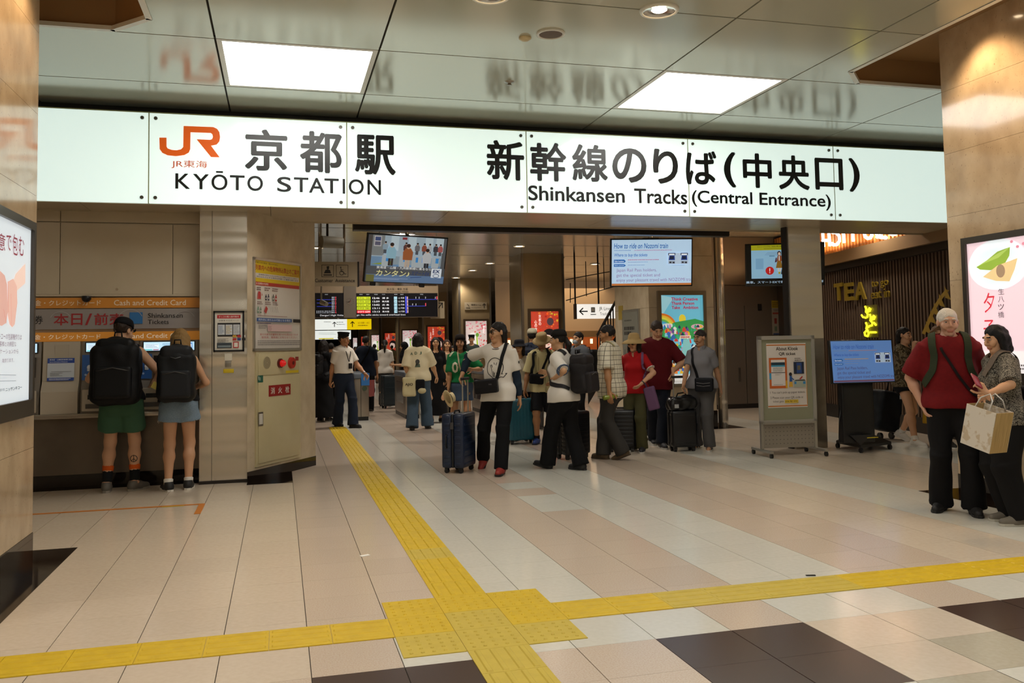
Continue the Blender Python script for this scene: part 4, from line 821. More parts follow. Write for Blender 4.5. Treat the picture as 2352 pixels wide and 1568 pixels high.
o = link('cove_light', L, tw); o.matrix_local = Matrix.Translation((4.3, zc1+.03, .13)) @ Matrix.Rotation(math.radians(-62), 4, 'X') @ Matrix.Rotation(math.radians(180), 4, 'Y') @ Matrix.Rotation(math.radians(90), 4, 'X') if 0 else Matrix.Translation((4.3, zc1+.03, .13)) @ Matrix.Rotation(math.radians(115), 4, 'X')
GOLD = mat('gold_letter', '8C7420', .4, .3)
def letters(s, x0, y0, x1, y1, m, bold, depth, lab, nm):
    V, F, _ = textdata(s, 0, 3, bold); a = ST.uv(x0, (y0+y1)/2)[0]; b = ST.uv(x1, (y0+y1)/2)[0]; c = ST.uv((x0+x1)/2, y1)[1]; d = ST.uv((x0+x1)/2, y0)[1]
    bm = bmesh.new(); vs = [bm.verts.new((a+p[0]*(b-a), c+p[1]*(d-c), .03)) for p in V]
    for f in F:
        try: bm.faces.new([vs[i] for i in f])
        except ValueError: pass
    r = bmesh.ops.extrude_face_region(bm, geom=list(bm.faces)); bmesh.ops.translate(bm, vec=(0, 0, depth), verts=[v for v in r['geom'] if isinstance(v, bmesh.types.BMVert)])
    me = bpy.data.meshes.new(nm); bm.to_mesh(me); bm.free(); me.materials.append(m)
    return me
t = thing('tea_lettering', 'gold raised letters reading TEA on the slatted shop wall', 'sign'); t.matrix_world = ST.M
for ch, b_ in (('T', (1922, 650, 1942, 690)), ('E', (1946, 649, 1966, 690)), ('A', (1969, 647, 1995, 688))): link('letter', letters(ch, *b_, GOLD, .035, .03, '', 'letter'), t)
t = thing('menu_lettering', 'small gold letters reading to go, eat in on the shop wall', 'sign'); t.matrix_world = ST.M
for ch, b_ in (('to go', (2007, 643, 2046, 662)), ('eat in', (2006, 664, 2049, 684))): link('word', letters(ch, *b_, GOLD, .0, .02, '', 'word'), t)
NEON = mat('neon_yellow', 'E8E020', .4, emit=2.6)
c8 = lambda x, y: ST.uv(1880+x/6.03, 500+y/6.03)
nt_ = thing('neon_sign', 'yellow neon squiggle sign glowing on the slatted shop wall', 'neon sign'); nt_.matrix_world = ST.M
for path in ([(680, 1225), (695, 1260), (690, 1300), (715, 1330), (712, 1370), (690, 1385), (650, 1375), (630, 1345)], [(715, 1290), (740, 1250), (755, 1260), (745, 1290), (720, 1300)], [(745, 1335), (758, 1380), (750, 1420), (780, 1450), (775, 1490), (745, 1495)], [(765, 1400), (800, 1355), (818, 1370), (805, 1400), (775, 1410)], [(800, 1450), (830, 1485)], [(690, 1450), (705, 1490), (695, 1530), (740, 1500)], [(700, 1560), (670, 1590), (680, 1630), (715, 1640), (730, 1600), (715, 1560), (695, 1530)], [(750, 1585), (830, 1585)]):
    obj('neon_tube', MB().tube([(*c8(*p), .045) for p in path], .017), NEON, nt_)
obj('backing', MB().box((c8(665, 1600)[0], c8(700, 1660)[1], .018), (c8(845, 1600)[0], c8(760, 1205)[1], .024)), mat('neon_back', '5A5020', .4), nt_)
NW = mat('neon_white', 'FFF4E8', .4, emit=4.0)
nt_ = thing('neon_letters', 'white tube letters glowing above the tea shop canopy', 'neon sign'); nt_.matrix_world = ST.M
for path in ([(120, 195), (125, 300), (135, 400)], [(205, 195), (215, 300), (222, 390)], [(120, 315), (220, 310)], [(255, 205), (310, 205), (350, 250), (355, 320), (320, 370), (270, 375), (250, 350)], [(410, 205), (420, 345)], [(540, 205), (548, 325)], [(700, 205), (715, 260), (750, 285), (790, 275), (810, 235), (805, 205)], [(870, 215), (930, 270), (1010, 275)], [(950, 205), (920, 260), (880, 265)], [(1060, 215), (1100, 235), (1150, 220)]):
    obj('neon_tube', MB().tube([(*c8(*p), .09) for p in path], .028), NW, nt_)
# yellow drooping garland and stand at the right of the shop wall
t = thing('yellow_garland', 'yellow pennant ribbon hanging down the shop wall', 'garland'); t.matrix_world = ST.M
pts = [c8(1815, 990), c8(1740, 1080), (c8(1660, 1200)), c8(1600, 1320), c8(1560, 1420), c8(1480, 1600)]
gb = MB()
for a, b in zip(pts, pts[1:]):
    gb.add([(a[0], a[1], .06), (b[0], b[1], .06), (b[0]+.10, b[1]-.02, .065), (a[0]+.10, a[1]-.02, .065)], [(0, 1, 2, 3)])
    m_ = ((a[0]+b[0])/2, (a[1]+b[1])/2); gb.add([(m_[0]+.06, m_[1]+.1, .067), (m_[0]+.06, m_[1]-.08, .067), (m_[0]+.22, m_[1]-.12, .07)], [(0, 1, 2)])
obj('ribbon', gb, mat('ribbon_yellow', '9A7A1C', .6), t)
# ================================================================ GATES AND OVERHEAD SIGNS
GST = mat('gate_steel', '8E8478', .3, .8); GBL = mat('gate_blue', '2A68A8', .35)
glab = ['ticket gate with blue top beside the station guard', 'ticket gate left of the person in a cream shirt', 'ticket gate with red light behind the green jersey', 'ticket gate behind the man with sunglasses', 'ticket gate behind the group at the right']
for k, x in enumerate((1.62, 2.67, 3.55, 4.45, 5.35)):
    t = thing('ticket_gate', glab[k], 'ticket gate', (x, 18.1, 0), 0, 'ticket gates')
    box('cabinet', (-.15, 0, .08), (.15, 1.7, .86), GST, t, .012); box('plinth', (-.14, .02, 0), (.14, 1.68, .08), BLACKP, t)
    box('top', (-.16, -.02, .86), (.16, 1.72, .97), mat('gate_grey', '5E6670', .3), t, .02)
    box('reader', (-.01, -.025, .72), (.16, .0, .97), GBL, t); box('seam', (-.02, -.004, .08), (-.01, .0, .86), DARKM, t); box('side_window', (-.152, .3, .3), (-.15, 1.4, .75), mat('smoke_glass', '3A3030', .1), t)
    o = obj('status_light', MB().cyl((.06, -.026, .66), (.06, -.031, .66), .05, n=20), mat('red_led', 'E0201C', .3, emit=2.0) if k == 2 else mat('led_off', '3A4A3A', .3), t); 
    if k == 2: box('bar', (.03, -.034, .655), (.09, -.031, .668), pc('F0C0B8', 1), o)
    box('flap', (.15, .75, .45), (.34, .78, .8), mat('flap_red', '7A3A38', .4), t)
SB = Surf((0, 18.3, 0), *FRONT)
t = thing('departure_board', 'black train departure board listing five departures above the gates', 'departure board', (.5, 18.3, 2.13))
BK = mat('board_black', '0A0A10', .3); BG = mat('board_beige', '8A7860', .45)
box('cabinet', (0, .02, 0), (2.78, .3, .66), BG, t)
box('left_display', (0, 0, 0), (.785, .02, .51), BK, t); box('right_display', (1.04, 0, 0), (2.76, .02, .505), BK, t); 
ck = box('clock_panel', (.785, -.01, -.01), (1.04, .02, .66), mat('clock_grey', '5E554A', .4), t)
pr = Print(.7); U = lambda px: SB.uv(px, 700)[0]-.5; V = lambda py: SB.uv(870, py)[1]-2.13
c5_ = lambda x, y: (U(720+x/6.03), V(500+y/6.03))
hd = Print(0); a = c5_(1020, 1005); b = c5_(1310, 970); hd.text('新大阪・博多 方面', a[0], a[1], b[0], b[1], '241C14', .012); a = c5_(1012, 1035); b = c5_(1320, 1012); hd.text('for Shin-Osaka, Hakata', a[0], a[1], b[0], b[1], '241C14', .006); hd.obj('heading', t, Matrix.Translation((0, .019, 0)) @ BAS)
rows = [('のぞみ', '25', '12:46', '博 多', '13', '1,2 号車'), ('のぞみ', '337', '12:59', '新大阪', '14', '1,2 号車'), ('のぞみ', '67', '13:02', '広 島', '13', '1,2 号車'), ('のぞみ', '341', '13:11', '新大阪', '13', '1,2 号車'), ('ひかり', '639', '13:13', '新大阪', '14', '1-5 号車')]
for i, rw in enumerate(rows):
    y0, y1 = 1132+47*i, 1092+47*i; f = c5_
    col = 'A8B818' if i < 4 else 'C82838'; tc = '2A2E08' if i < 4 else 'F0D8D8'
    a, b = f(600, y0), f(790, y1); pr.rect(a[0], a[1], b[0], b[1], col)
    for s_, x0, x1, c in ((rw[0], 612, 700, tc), (rw[1], 730 if len(rw[1]) == 2 else 716, 778, tc), (rw[2], 818, 915, 'D8DCE4'), (rw[3], 952, 1046, 'D8DCE4')):
        a, b = f(x0, y0-8), f(x1, y1+8); pr.text(s_, a[0], a[1], b[0], b[1], c, .006)
    a, b = f(1115, y0), f(1158, y1); pr.rect(a[0], a[1], b[0], b[1], '9AC4D8'); a, b = f(1122, y0-6), f(1150, y1+6); pr.text(rw[4], a[0], a[1], b[0], b[1], '1A2A3A', .006)
    a, b = f(1176, y0-8), f(1258, y1+8); pr.text(rw[5], a[0], a[1], b[0], b[1], 'C8CCD4')
    a, b = f(1272, y0+4), f(1288, y1-4); pr.rect(a[0], a[1], b[0], b[1], '3A48D0'); a, b = f(1296, y0), f(1308, y1); pr.rect(a[0], a[1], b[0], b[1], 'C8A0B0')
for y_, x1 in ((1133, 1712), (1225, 1555)): a, b = c5_(1290, y_+2), c5_(x1, y_-2); pr.rect(a[0], a[1], b[0], b[1], '3A48D0')
for y_, xs_ in ((1110, (1416, 1462, 1550, 1685)), (1205, (1370, 1416))):
    for x_ in xs_: a, b = c5_(x_-5, y_+15), c5_(x_+5, y_-15); pr.greek(a[0], a[1], b[0], b[1], 2, 'C8CCD4', 1)
for x_, y_ in ((1707, 1112), (1550, 1205)): a, b = c5_(x_-5, y_+20), c5_(x_+5, y_-20); pr.rect(a[0], a[1], b[0], b[1], 'D84858')
a, b = c5_(596, 1362), c5_(1270, 1332); pr.text('ge: No selfie sticks toward overhead lines', a[0], a[1], b[0], b[1], 'C8CCD4')
a, b = c5_(90, 1364), c5_(412, 1334); pr.text('Danger! High Volta', a[0], a[1], b[0], b[1], 'C8CCD4')
for y_ in (1132, 1178, 1226): a, b = c5_(45, y_+2), c5_(260, y_-2); pr.rect(a[0], a[1], b[0], b[1], '3A48D0')
for x_, c, y0, y1 in ((260, 'A8B0BC', 1320, 1090), (282, 'A8B0BC', 1320, 1090), (307, 'D84858', 1320, 1090)):
    a, b = c5_(x_-6, y0), c5_(x_+6, y1); pr.greek(a[0], a[1], b[0], b[1], 9, c, 3, .7)
for x_ in range(48, 250, 24): a, b = c5_(x_-6, 1320), c5_(x_+6, 1280); pr.greek(a[0], a[1], b[0], b[1], 2, 'A8B0BC', x_, .6)
for x_, s_ in ((655, '列車名'), (750, '列車番号'), (863, '時刻'), (968, '行先'), (1137, '番線'), (1222, '自由席'), (1495, '停車駅'), (178, '停車駅')): a, b = c5_(x_-22, 1070), c5_(x_+22, 1056); pr.text(s_, a[0], a[1], b[0], b[1], '9AA0A8')
pr.obj('departures', t, Matrix.Translation((0, -.001, 0)) @ BAS)
cp = Print(); c = c5_(505, 1160)
for k in range(12): an = k*math.pi/6; cp.ell(c[0]+.072*math.sin(an), c[1]+.072*math.cos(an), .006, .006, '2A2018', 8)
cp.line([(c[0], c[1]), (c[0]-.05, c[1]-.005)], .008, '2A2018').line([(c[0], c[1]), (c[0]+.01, c[1]+.06)], .006, '2A2018').line([(c[0]-.01, c[1]-.03), (c[0]+.02, c[1]+.03)], .004, '8A2A20')
cp.obj('clock_face', ck, Matrix.Translation((0, -.011, 0)) @ BAS)
for x in (.3, 2.3): obj('hanger', MB().cyl((x, .15, .66), (x, .15, ZI-2.13), .025), STEEL2, t)
# arrow sign just right of the board
q = SB.bx(995, 690, 1022, 730); t = thing('arrow_sign', 'small beige arrow sign at the right end of the departure board', 'sign', (q[0], 18.62, q[1])); w, h = q[2]-q[0]+.05, q[3]-q[1]
box('board', (0, 0, 0), (w, .03, h), mat('sign_beige', '9A8C74', .4), t); pr = Print(); pr.line([(w*.5, h*.55), (w*.85, h*.9)], .02, '1A1410').line([(w*.58, h*.9), (w*.85, h*.9), (w*.85, h*.62)], .02, '1A1410'); pr.obj('arrow', t, Matrix.Translation((0, -.001, 0)) @ BAS)
obj('hanger', MB().cyl((w/2, .015, h), (w/2, .015, ZI-q[1]), .015), STEEL2, t)
# customer assistance sign
SA = Surf((0, 15, 0), *FRONT); q = SA.bx(690, 601, 825, 657); t = thing('assistance_sign', 'beige customer assistance sign with pictograms', 'sign', (q[0], 15, q[1])); w, h = q[2]-q[0], q[3]-q[1]
box('board', (0, 0, 0), (w, .02, h), mat('sign_beige', '9A8C74', .4), t); box('edge', (w-.03, -.005, -.005), (w, .12, h+.005), DARKM, t)
pr = Print(); U = lambda px: SA.uv(px, 630)[0]-q[0]; V = lambda py: SA.uv(775, py)[1]-q[1]; f = lambda x, y: (U(720+x/6.03), V(500+y/6.03)); K = '1E1812'
for x0 in (115, 315): a, b = f(x0, 818), f(x0+163, 655); pr.line([(a[0], a[1]), (b[0], a[1]), (b[0], b[1]), (a[0], b[1]), (a[0], a[1])], .008, K)
pr.poly([f(145, 770), f(165, 725), f(195, 715), f(230, 725), f(243, 770)], K).ell(*f(200, 698), .02, .024, K).poly([f(178, 685), f(222, 685), f(215, 670), f(185, 672)], K).poly([f(138, 800), f(255, 800), f(255, 785), f(138, 785)], K)
pr.ring(*f(390, 765), .038, .04, .010, K).ell(*f(378, 685), .011, .011, K).line([f(380, 695), f(383, 745), f(415, 748), f(432, 780), f(452, 775)], .010, K).line([f(382, 718), f(412, 720)], .008, K)
a, b = f(20, 892), f(270, 845); pr.text('Customer', a[0], a[1], b[0], b[1], K, .004); a, b = f(300, 890), f(572, 845); pr.text('Assistance', a[0], a[1], b[0], b[1], K, .004)
pr.obj('print', t, Matrix.Translation((0, -.001, 0)) @ BAS); obj('hanger', MB().cyl((w*.75, .06, h), (w*.75, .06, ZI-q[1]), .02), STEEL2, t)
# lit way signs deeper in
SY = Surf((0, 26, 0), *FRONT)
q = SY.bx(700, 733, 797, 757); q2 = SY.bx(797, 733, 853, 757); t = thing('way_sign', 'lit overhead sign, half white and half yellow with arrows', 'sign', (q[0], 26, q[1])); w0, w, h = q[2]-q[0], q2[2]-q[0], q[3]-q[1]
box('white_panel', (0, 0, 0), (w0, .2, h), pc('EAF0EC', .95), t); box('yellow_panel', (w0, 0, 0), (w, .2, h), pc('E8C800', .85), t)
pr = Print(.0); 
def arrow(x, y, s, c, pr): pr.line([(x, y-s), (x, y+s)], s*.3, c).line([(x-s*.7, y+s*.3), (x, y+s), (x+s*.7, y+s*.3)], s*.3, c)
arrow(w0*.70, h*.5, h*.22, '2A2E2E', pr); arrow(w0+.16, h*.5, h*.25, '2A2408', pr); pr.text('出口 京都駅・八条口', w0+.32, h*.52, w-.06, h*.72, '7A6A10', .004).greek(w0+.32, h*.3, w-.1, h*.45, 1, '8A7A20', 2).greek(w0*.45, h*.7, w0*.62, h*.8, 1, '8A9898', 3).greek(w0*.75, h*.4, w0*.95, h*.8, 2, 'A8B4B0', 5, .25)
pr.obj('print', t, Matrix.Translation((0, -.001, 0)) @ BAS); obj('hanger', MB().cyl((w*.5, .1, h), (w*.5, .1, ZI-q[1]), .03), STEEL2, t)
SY2 = Surf((0, 34, 0), *FRONT); q = SY2.bx(700, 759, 806, 772)
t = thing('way_sign', 'dimmer white overhead sign below the yellow one', 'sign', (q[0], 34, q[1]-.12)); w, h = q[2]-q[0], q[3]-q[1]+.12
box('white_panel', (0, 0, 0), (w, .2, h), pc('EAF0EC', .95), t); pr = Print(.6); pr.rect(w*.3, .01, w*.62, .05, 'E8D828').greek(w*.3, h*.5, w*.7, h*.8, 2, 'A8B4B0', 5, .3); pr.obj('print', t, Matrix.Translation((0, -.001, 0)) @ BAS); obj('hanger', MB().cyl((w*.5, .1, h), (w*.5, .1, ZI-q[1]+.1), .03), STEEL2, t)
SY3 = Surf((0, 21, 0), *FRONT); q = SY3.bx(1322, 698, 1446, 731)
t = thing('way_sign', 'white lit arrow sign pointing left to the local tracks', 'sign', (q[0], 21, q[1])); w, h = q[2]-q[0], q[3]-q[1]
box('white_panel', (.02, 0, 0), (w, .15, h), pc('F2EEE6', .95), t); box('end_cap', (0, -.01, -.01), (.03, .16, h+.01), DARKM, t)
pr = Print(0); pr.line([(.12, h*.5), (.32, h*.5)], .03, '1A1A1A').line([(.2, h*.72), (.11, h*.5), (.2, h*.28)], .03, '1A1A1A').rect(.42, h*.42, .53, h*.78, '8A9094').rect(.44, h*.5, .51, h*.72, 'F2EEE6').line([(.41, h*.28), (.55, h*.28)], .02, '1A1A1A').text('JR Lines', .64, h*.5, .98, h*.8, '3A3A3A').text('Tracks', .66, h*.22, .88, h*.42, '8A8A8A')
pr.obj('print', t, Matrix.Translation((0, -.001, 0)) @ BAS)
for x in (.02, .66): obj('hanger', MB().cyl((x, .07, h), (x, .07, ZI-q[1]), .022), DARKM, t)
# smoking room sign on second inner pillar
S2 = Surf((6.0, 29.49, 0), *FRONT); q = S2.bx(1067, 694, 1118, 711)
t = thing('smoking_sign', 'small beige smoking room sign with an upward arrow on an inner pillar', 'sign', S2.W(q[0], q[1])); w, h = q[2]-q[0], q[3]-q[1]
box('board', (0, -.02, 0), (w, 0, h), mat('sign_beige', '9A8C74', .4), t); pr = Print(); arrow(w*.88, h*.5, h*.3, '1A1410', pr); pr.text('喫煙ルーム', w*.3, h*.5, w*.74, h*.78, '2A2018', .006).text('Smoking Room', w*.3, h*.2, w*.74, h*.36, '4A3E30').rect(w*.06, h*.2, w*.24, h*.28, '2A2018').line([(w*.12, h*.75), (w*.2, h*.45)], .03, '5A4E40'); pr.obj('print', t, Matrix.Translation((0, -.021, 0)) @ BAS)
# horn loudspeaker hanging at the left, small cctv on the gate beam
p = AY(760, 556, 13.2); t = thing('horn_speaker', 'grey cylinder loudspeaker hanging beyond the stone wall', 'speaker', p)
obj('body', MB().cyl((-.14, -.04, 0), (.17, .06, .0), .09, .085, 20), mat('horn_grey', '7A766A', .5), t); obj('cap', MB().cyl((-.145, -.042, 0), (-.14, -.04, 0), .092, .092, 20), mat('horn_cap', '8E8C80', .5), t); obj('stem', MB().cyl((-.05, 0, .08), (-.05, 0, ZI-p.z), .018), DARKM, t)
p = AY(885, 527, 12.7); t = thing('gate_camera', 'small boxy camera above the tilted screen', 'camera', p); box('body', (-.08, -.12, -.045), (.08, .12, .045), mat('cam_white', '9A968C', .4), t); box('lens', (-.05, -.13, -.03), (.05, -.12, .02), BLACKP, t); obj('stem', MB().cyl((0, 0, .04), (0, 0, ZI-p.z), .015), STEEL2, t)
p = AY(738, 693, 15.8); t = thing('gate_camera', 'white bracket camera hanging left of the departure board', 'camera', p); obj('body', MB().cyl((0, 0, 0), (.09, -.1, -.05), .045, .04), mat('cam_white', '9A968C', .4), t); obj('stem', MB().cyl((0, 0, .0), (0, 0, ZI-p.z), .015), mat('cam_white', '9A968C', .4), t)
# ---- stair railing and lit shop behind
RL = mat('rail_black', '1A1512', .5); t = thing('stair_railing', 'dark sloping stair railing beside the stone pillar', 'railing', (8.3, 20.2, 0))
A = AY(1372, 770, 20.2); B = AY(1425, 672, 20.2)
obj('handrail', MB().tube([(A.x-8.3, 0, A.z), (B.x-8.3, 0, B.z), (B.x-8.3+.4, 0, B.z+.76)], .035), RL, t)
lo = [(A.x-8.3, 0, A.z-.65), (B.x-8.3, 0, B.z-.65)]
for k in range(13):
    f_ = k/12; x = A.x-8.3+(B.x-A.x)*f_*1.35; z = A.z+(B.z-A.z)*f_*1.35; obj('baluster', MB().cyl((x, 0, max(0, z-.75)), (x, 0, z), .016, n=6), RL, t)
obj('stringer', MB().add([(A.x-8.6, -.05, A.z-1.0), (B.x-7.9, -.05, B.z-.35), (B.x-7.9, -.05, B.z-.7), (A.x-8.6, -.05, max(0, A.z-1.7))], [(0, 1, 2, 3)]), RL, t)
t = thing('souvenir_shop', 'bright souvenir shop front with orange displays behind the stairs', 'shop', (10.5, 31, 0))
SHW = mat('shop_wall', 'C8A884', .5, emit=.12); box('back_wall', (-2.8, 0, 1.95), (3.5, .1, ZI), SHW, t); box('counter', (-2.6, -.6, 0), (3.5, .0, 1.0), mat('shop_counter', '7A5A3A', .5), t)  # back wall given a faint glow so it looks lit
box('fascia', (-2.8, -.4, 1.75), (3.5, 0, 1.98), mat('fascia_wood', '9A7A58', .4), t); box('interior', (-2.6, .0, 1.0), (3.5, .1, 1.75), pc('B8602A', .35), t)  # glowing panel stands in for the lit inside of the shop
r = random.Random(2)
for k in range(26):
    x = -2.5+k*.22; box('package', (x, -.45, 1.0), (x+.18, -.2, 1.0+r.uniform(.15, .5)), pc(r.choice(['C8581E', 'D8A83A', 'B02A22', 'E0C890', '9A3A1E']), .2), t)  # packages glow a little in place of shop lighting
for k in range(10): obj('pendant', MB().cyl((-2.4+k*.4, -.3, 1.5), (-2.4+k*.4, -.3, 1.68), .05), pc('FFE0B0', 2.0), t)
pr = Print(.5); pr.rect(0, 0, .6, .22, 'C8281E').text('お土産', .08, .05, .52, .17, 'F4DCC8', .01); pr.obj('shop_sign', t, Matrix.Translation((-1.0, -.46, 1.45)) @ BAS)
L = bpy.data.lights.new('shop', 'AREA'); L.size = 3; L.energy = 60; L.color = (1, .78, .5); o = link('shop_lamp', L, t); o.location = (0, -1.2, 3.6)
hf = thing('hanging_rack', 'dark hanging metal rack under the ceiling above the stair railing', 'rack', (8.6, 22.6, 0))
for (a, b, c, d) in ((1300, 690, 1420, 655), (1300, 642, 1420, 620), (1310, 650, 1310, 695), (1345, 600, 1347, 680), (1386, 590, 1388, 665)):
    p1, p2 = AY(a, b, 22.6), AY(c, d, 22.6); obj('bar', MB().cyl((p1.x-8.6, 0, p1.z), (p2.x-8.6, 0, p2.z), .013, n=8), DARKM, hf)
bz = MB(); 
p1, p2 = AY(1300, 592, 22), AY(1415, 540, 22)
obj('duct_beam', MB().add([(p1.x-8.6, -.3, p1.z), (p2.x-8.6, -.3, p2.z+.1), (p2.x-8.6, -.3, p2.z+.3), (p1.x-8.6, -.3, p1.z+.25), (p1.x-8.6, .3, p1.z), (p2.x-8.6, .3, p2.z+.1), (p2.x-8.6, .3, p2.z+.3), (p1.x-8.6, .3, p1.z+.25)], [(0, 1, 2, 3), (7, 6, 5, 4), (0, 4, 5, 1), (1, 5, 6, 2), (2, 6, 7, 3), (3, 7, 4, 0)]), mat('beam_grey', 'A09A8C', .4), hf)
# ================================================================ ADVERTISING LIGHTBOXES ON THE HALL PILLARS
def adbox(name, lab, M, w, h, base, e):
    t = thing(name, lab, 'advertisement'); t.matrix_world = M; f = MB()
    for a in ((0, 0, w, .115), (0, h-.06, w, h), (0, .115, .05, h-.06), (w-.05, .115, w, h-.06)): f.box((a[0], a[1], 0), (a[2], a[3], .06))
    obj('frame', f, mat('ad_frame', '4A443E', .35, .6), t); s = obj('lit_sheet', MB().box((.05, .115, 0), (w-.05, h-.06, .035)), pc(base, e), t); return t, s
t, s = adbox('advert_lightbox', 'lit advertisement with cupped hands on the left pillar', frameM((-1.754, 5.55, 1.06), (0, 1, 0), (1, 0, 0)), 1.34, 1.375, 'C6CFD6', .85)
pr = Print(.85); SA_ = Surf((-1.719, 5.55, 1.06), (0, 1, 0), (1, 0, 0)); f = lambda x, y: SA_.uv(x/2.85, 450+y/2.85)
k_ = [(-40, 520), (0, 490), (30, 520), (45, 580), (50, 750), (40, 830), (10, 850), (-60, 830)]; k2 = [(48, 560), (85, 540), (108, 590), (112, 700), (95, 840), (78, 860), (60, 840), (48, 780)]; k3 = [(85, 560), (100, 510), (165, 440), (165, 570), (110, 620)]
for k, c in ((k3, 'D8BCB0'), (k_, 'C89E94'), (k2, 'D0A89C')): pr.poly([f(*p) for p in k], c)
pr.line([f(48, 560), f(52, 760)], .006, 'A87468').line([f(70, 640), f(72, 850)], .004, 'B88478').line([f(20, 740), f(40, 840)], .004, 'B07C70')
def T(s_, x0, y0, x1, y1, c, b=0): a = f(x0, y1); d = f(x1, y0); pr.text(s_, a[0], a[1], d[0], d[1], c, b)
T('意', -22, 255, 32, 345, '7A2A36', .004); T('で', 36, 262, 70, 350, '7A2A36', .004); T('包', 76, 258, 112, 380, '7A2A36', .004); T('む', 116, 275, 152, 385, '7A2A36', .004)
for s_, y, x1 in (('ニッサンキコーの包装機作りは', 920, 134), ('お客様との綿密な', 968, 98), ('コミュニケーションから', 1018, 112), ('始まります。', 1075, 82)): T(s_, -90 if len(s_) > 8 else (-30 if y < 1000 else 5), y-16, x1, y+16, '6A4A56')
pr.line([f(-60, 1170), f(95, 1172)], .003, '6A6A70').line([f(-60, 1212), f(95, 1210)], .003, '6A6A70'); T('フィルム包装機メーカー', -60, 1182, 84, 1200, '5A5A60'); T('株式会社', -50, 1256, 20, 1284, '3A3A40'); T('ニッサンキコー', 24, 1240, 132, 1280, '1E1E24', .012)
pr.obj('artwork', s, Matrix.Translation((0, 0, .0355)))
t, s = adbox('advert_lightbox', 'lit pink advertisement for folded rice sweets on the right pillar', frameM((6.309, 6.81, 1.06), (0, -1, 0), (-1, 0, 0)), 1.34, 1.375, 'E8CCD4', .85)
pr = Print(.85); SA2 = Surf((6.274, 6.81, 1.06), (0, -1, 0), (-1, 0, 0)); f = lambda x, y: SA2.uv(2080+x/3.267, 420+y/3.267)
a, d = f(480, 1260), f(1200, 1260); pr.rect(.05, .115, 1.29, a[1], 'EEE8E8')
c = f(690, 610); pr.ell(c[0], c[1], .34, .23, 'E4EDF2', 30).ell(c[0], c[1]-.02, .27, .17, 'DCE8EE', 30)
pr.poly([f(532, 632), f(600, 590), f(690, 515), f(785, 480), f(780, 545), f(740, 615), f(640, 655), f(560, 650)], '8AA83A').poly([f(532, 632), f(600, 600), f(700, 560), f(785, 480), f(700, 525), f(620, 575)], 'A4BE58')
pr.poly([f(582, 705), f(690, 620), f(842, 563), f(820, 650), f(782, 738), f(680, 735)], 'DCC08A').ell(*f(715, 660), .05, .06, '9A8064')
def T(s_, x0, y0, x1, y1, c, b=0, m_=None): a = f(x0, y1); d = f(x1, y0); pr.text(s_, a[0], a[1], d[0], d[1], c, b)
T('夕', 592, 820, 668, 975, 'C8323E', .006); T('子', 592, 1025, 668, 1160, 'C8323E', .006)
for k, ch in enumerate('生八ッ橋'): T(ch, 700, 790+58*k, 742, 838+58*k, '3A2E30')
for k in range(9): p_ = f(800+k*45, 440+((k*37) % 60)); pr.ell(p_[0], p_[1], .018, .014, 'D88A9A', 8)
pr.greek(a[0]+.1, .14, 1.2, .2, 2, '4A4444', 6)
pr.obj('artwork', s, Matrix.Translation((0, 0, .0355)))
# ================================================================ PEOPLE: smooth implicit bodies turned into meshes (surface nets)
V3 = lambda *a: np.array(a, float)
def cone(a, b, ra, rb=None, n=None, fac=1.0): return ['c', np.array(a, float), np.array(b, float), ra, ra if rb is None else rb, None if n is None else np.array(n, float), fac]
def capc(a, b, ra, rb=None, n=None, fac=1.0): return ['k', np.array(a, float), np.array(b, float), ra, ra if rb is None else rb, None if n is None else np.array(n, float), fac]
def ell(c, r, R=None): return ['e', np.array(c, float), np.array(r, float), np.eye(3) if R is None else np.array(R, float)]
def rbox(c, h, rd, R=None): return ['b', np.array(c, float), np.array(h, float), rd, np.eye(3) if R is None else np.array(R, float)]
def plane(p, n): return ['p', np.array(p, float), np.array(n, float)/np.linalg.norm(n)]
def bound(p):
    if p[0] in 'ck':
        r = max(p[3], p[4])*1.05; return np.minimum(p[1], p[2])-r, np.maximum(p[1], p[2])+r
    if p[0] == 'e': r = np.abs(p[3]) @ p[2]; return p[1]-r, p[1]+r
    if p[0] == 'b': r = np.abs(p[4]) @ (p[2]+p[3]); return p[1]-r, p[1]+r
    return None
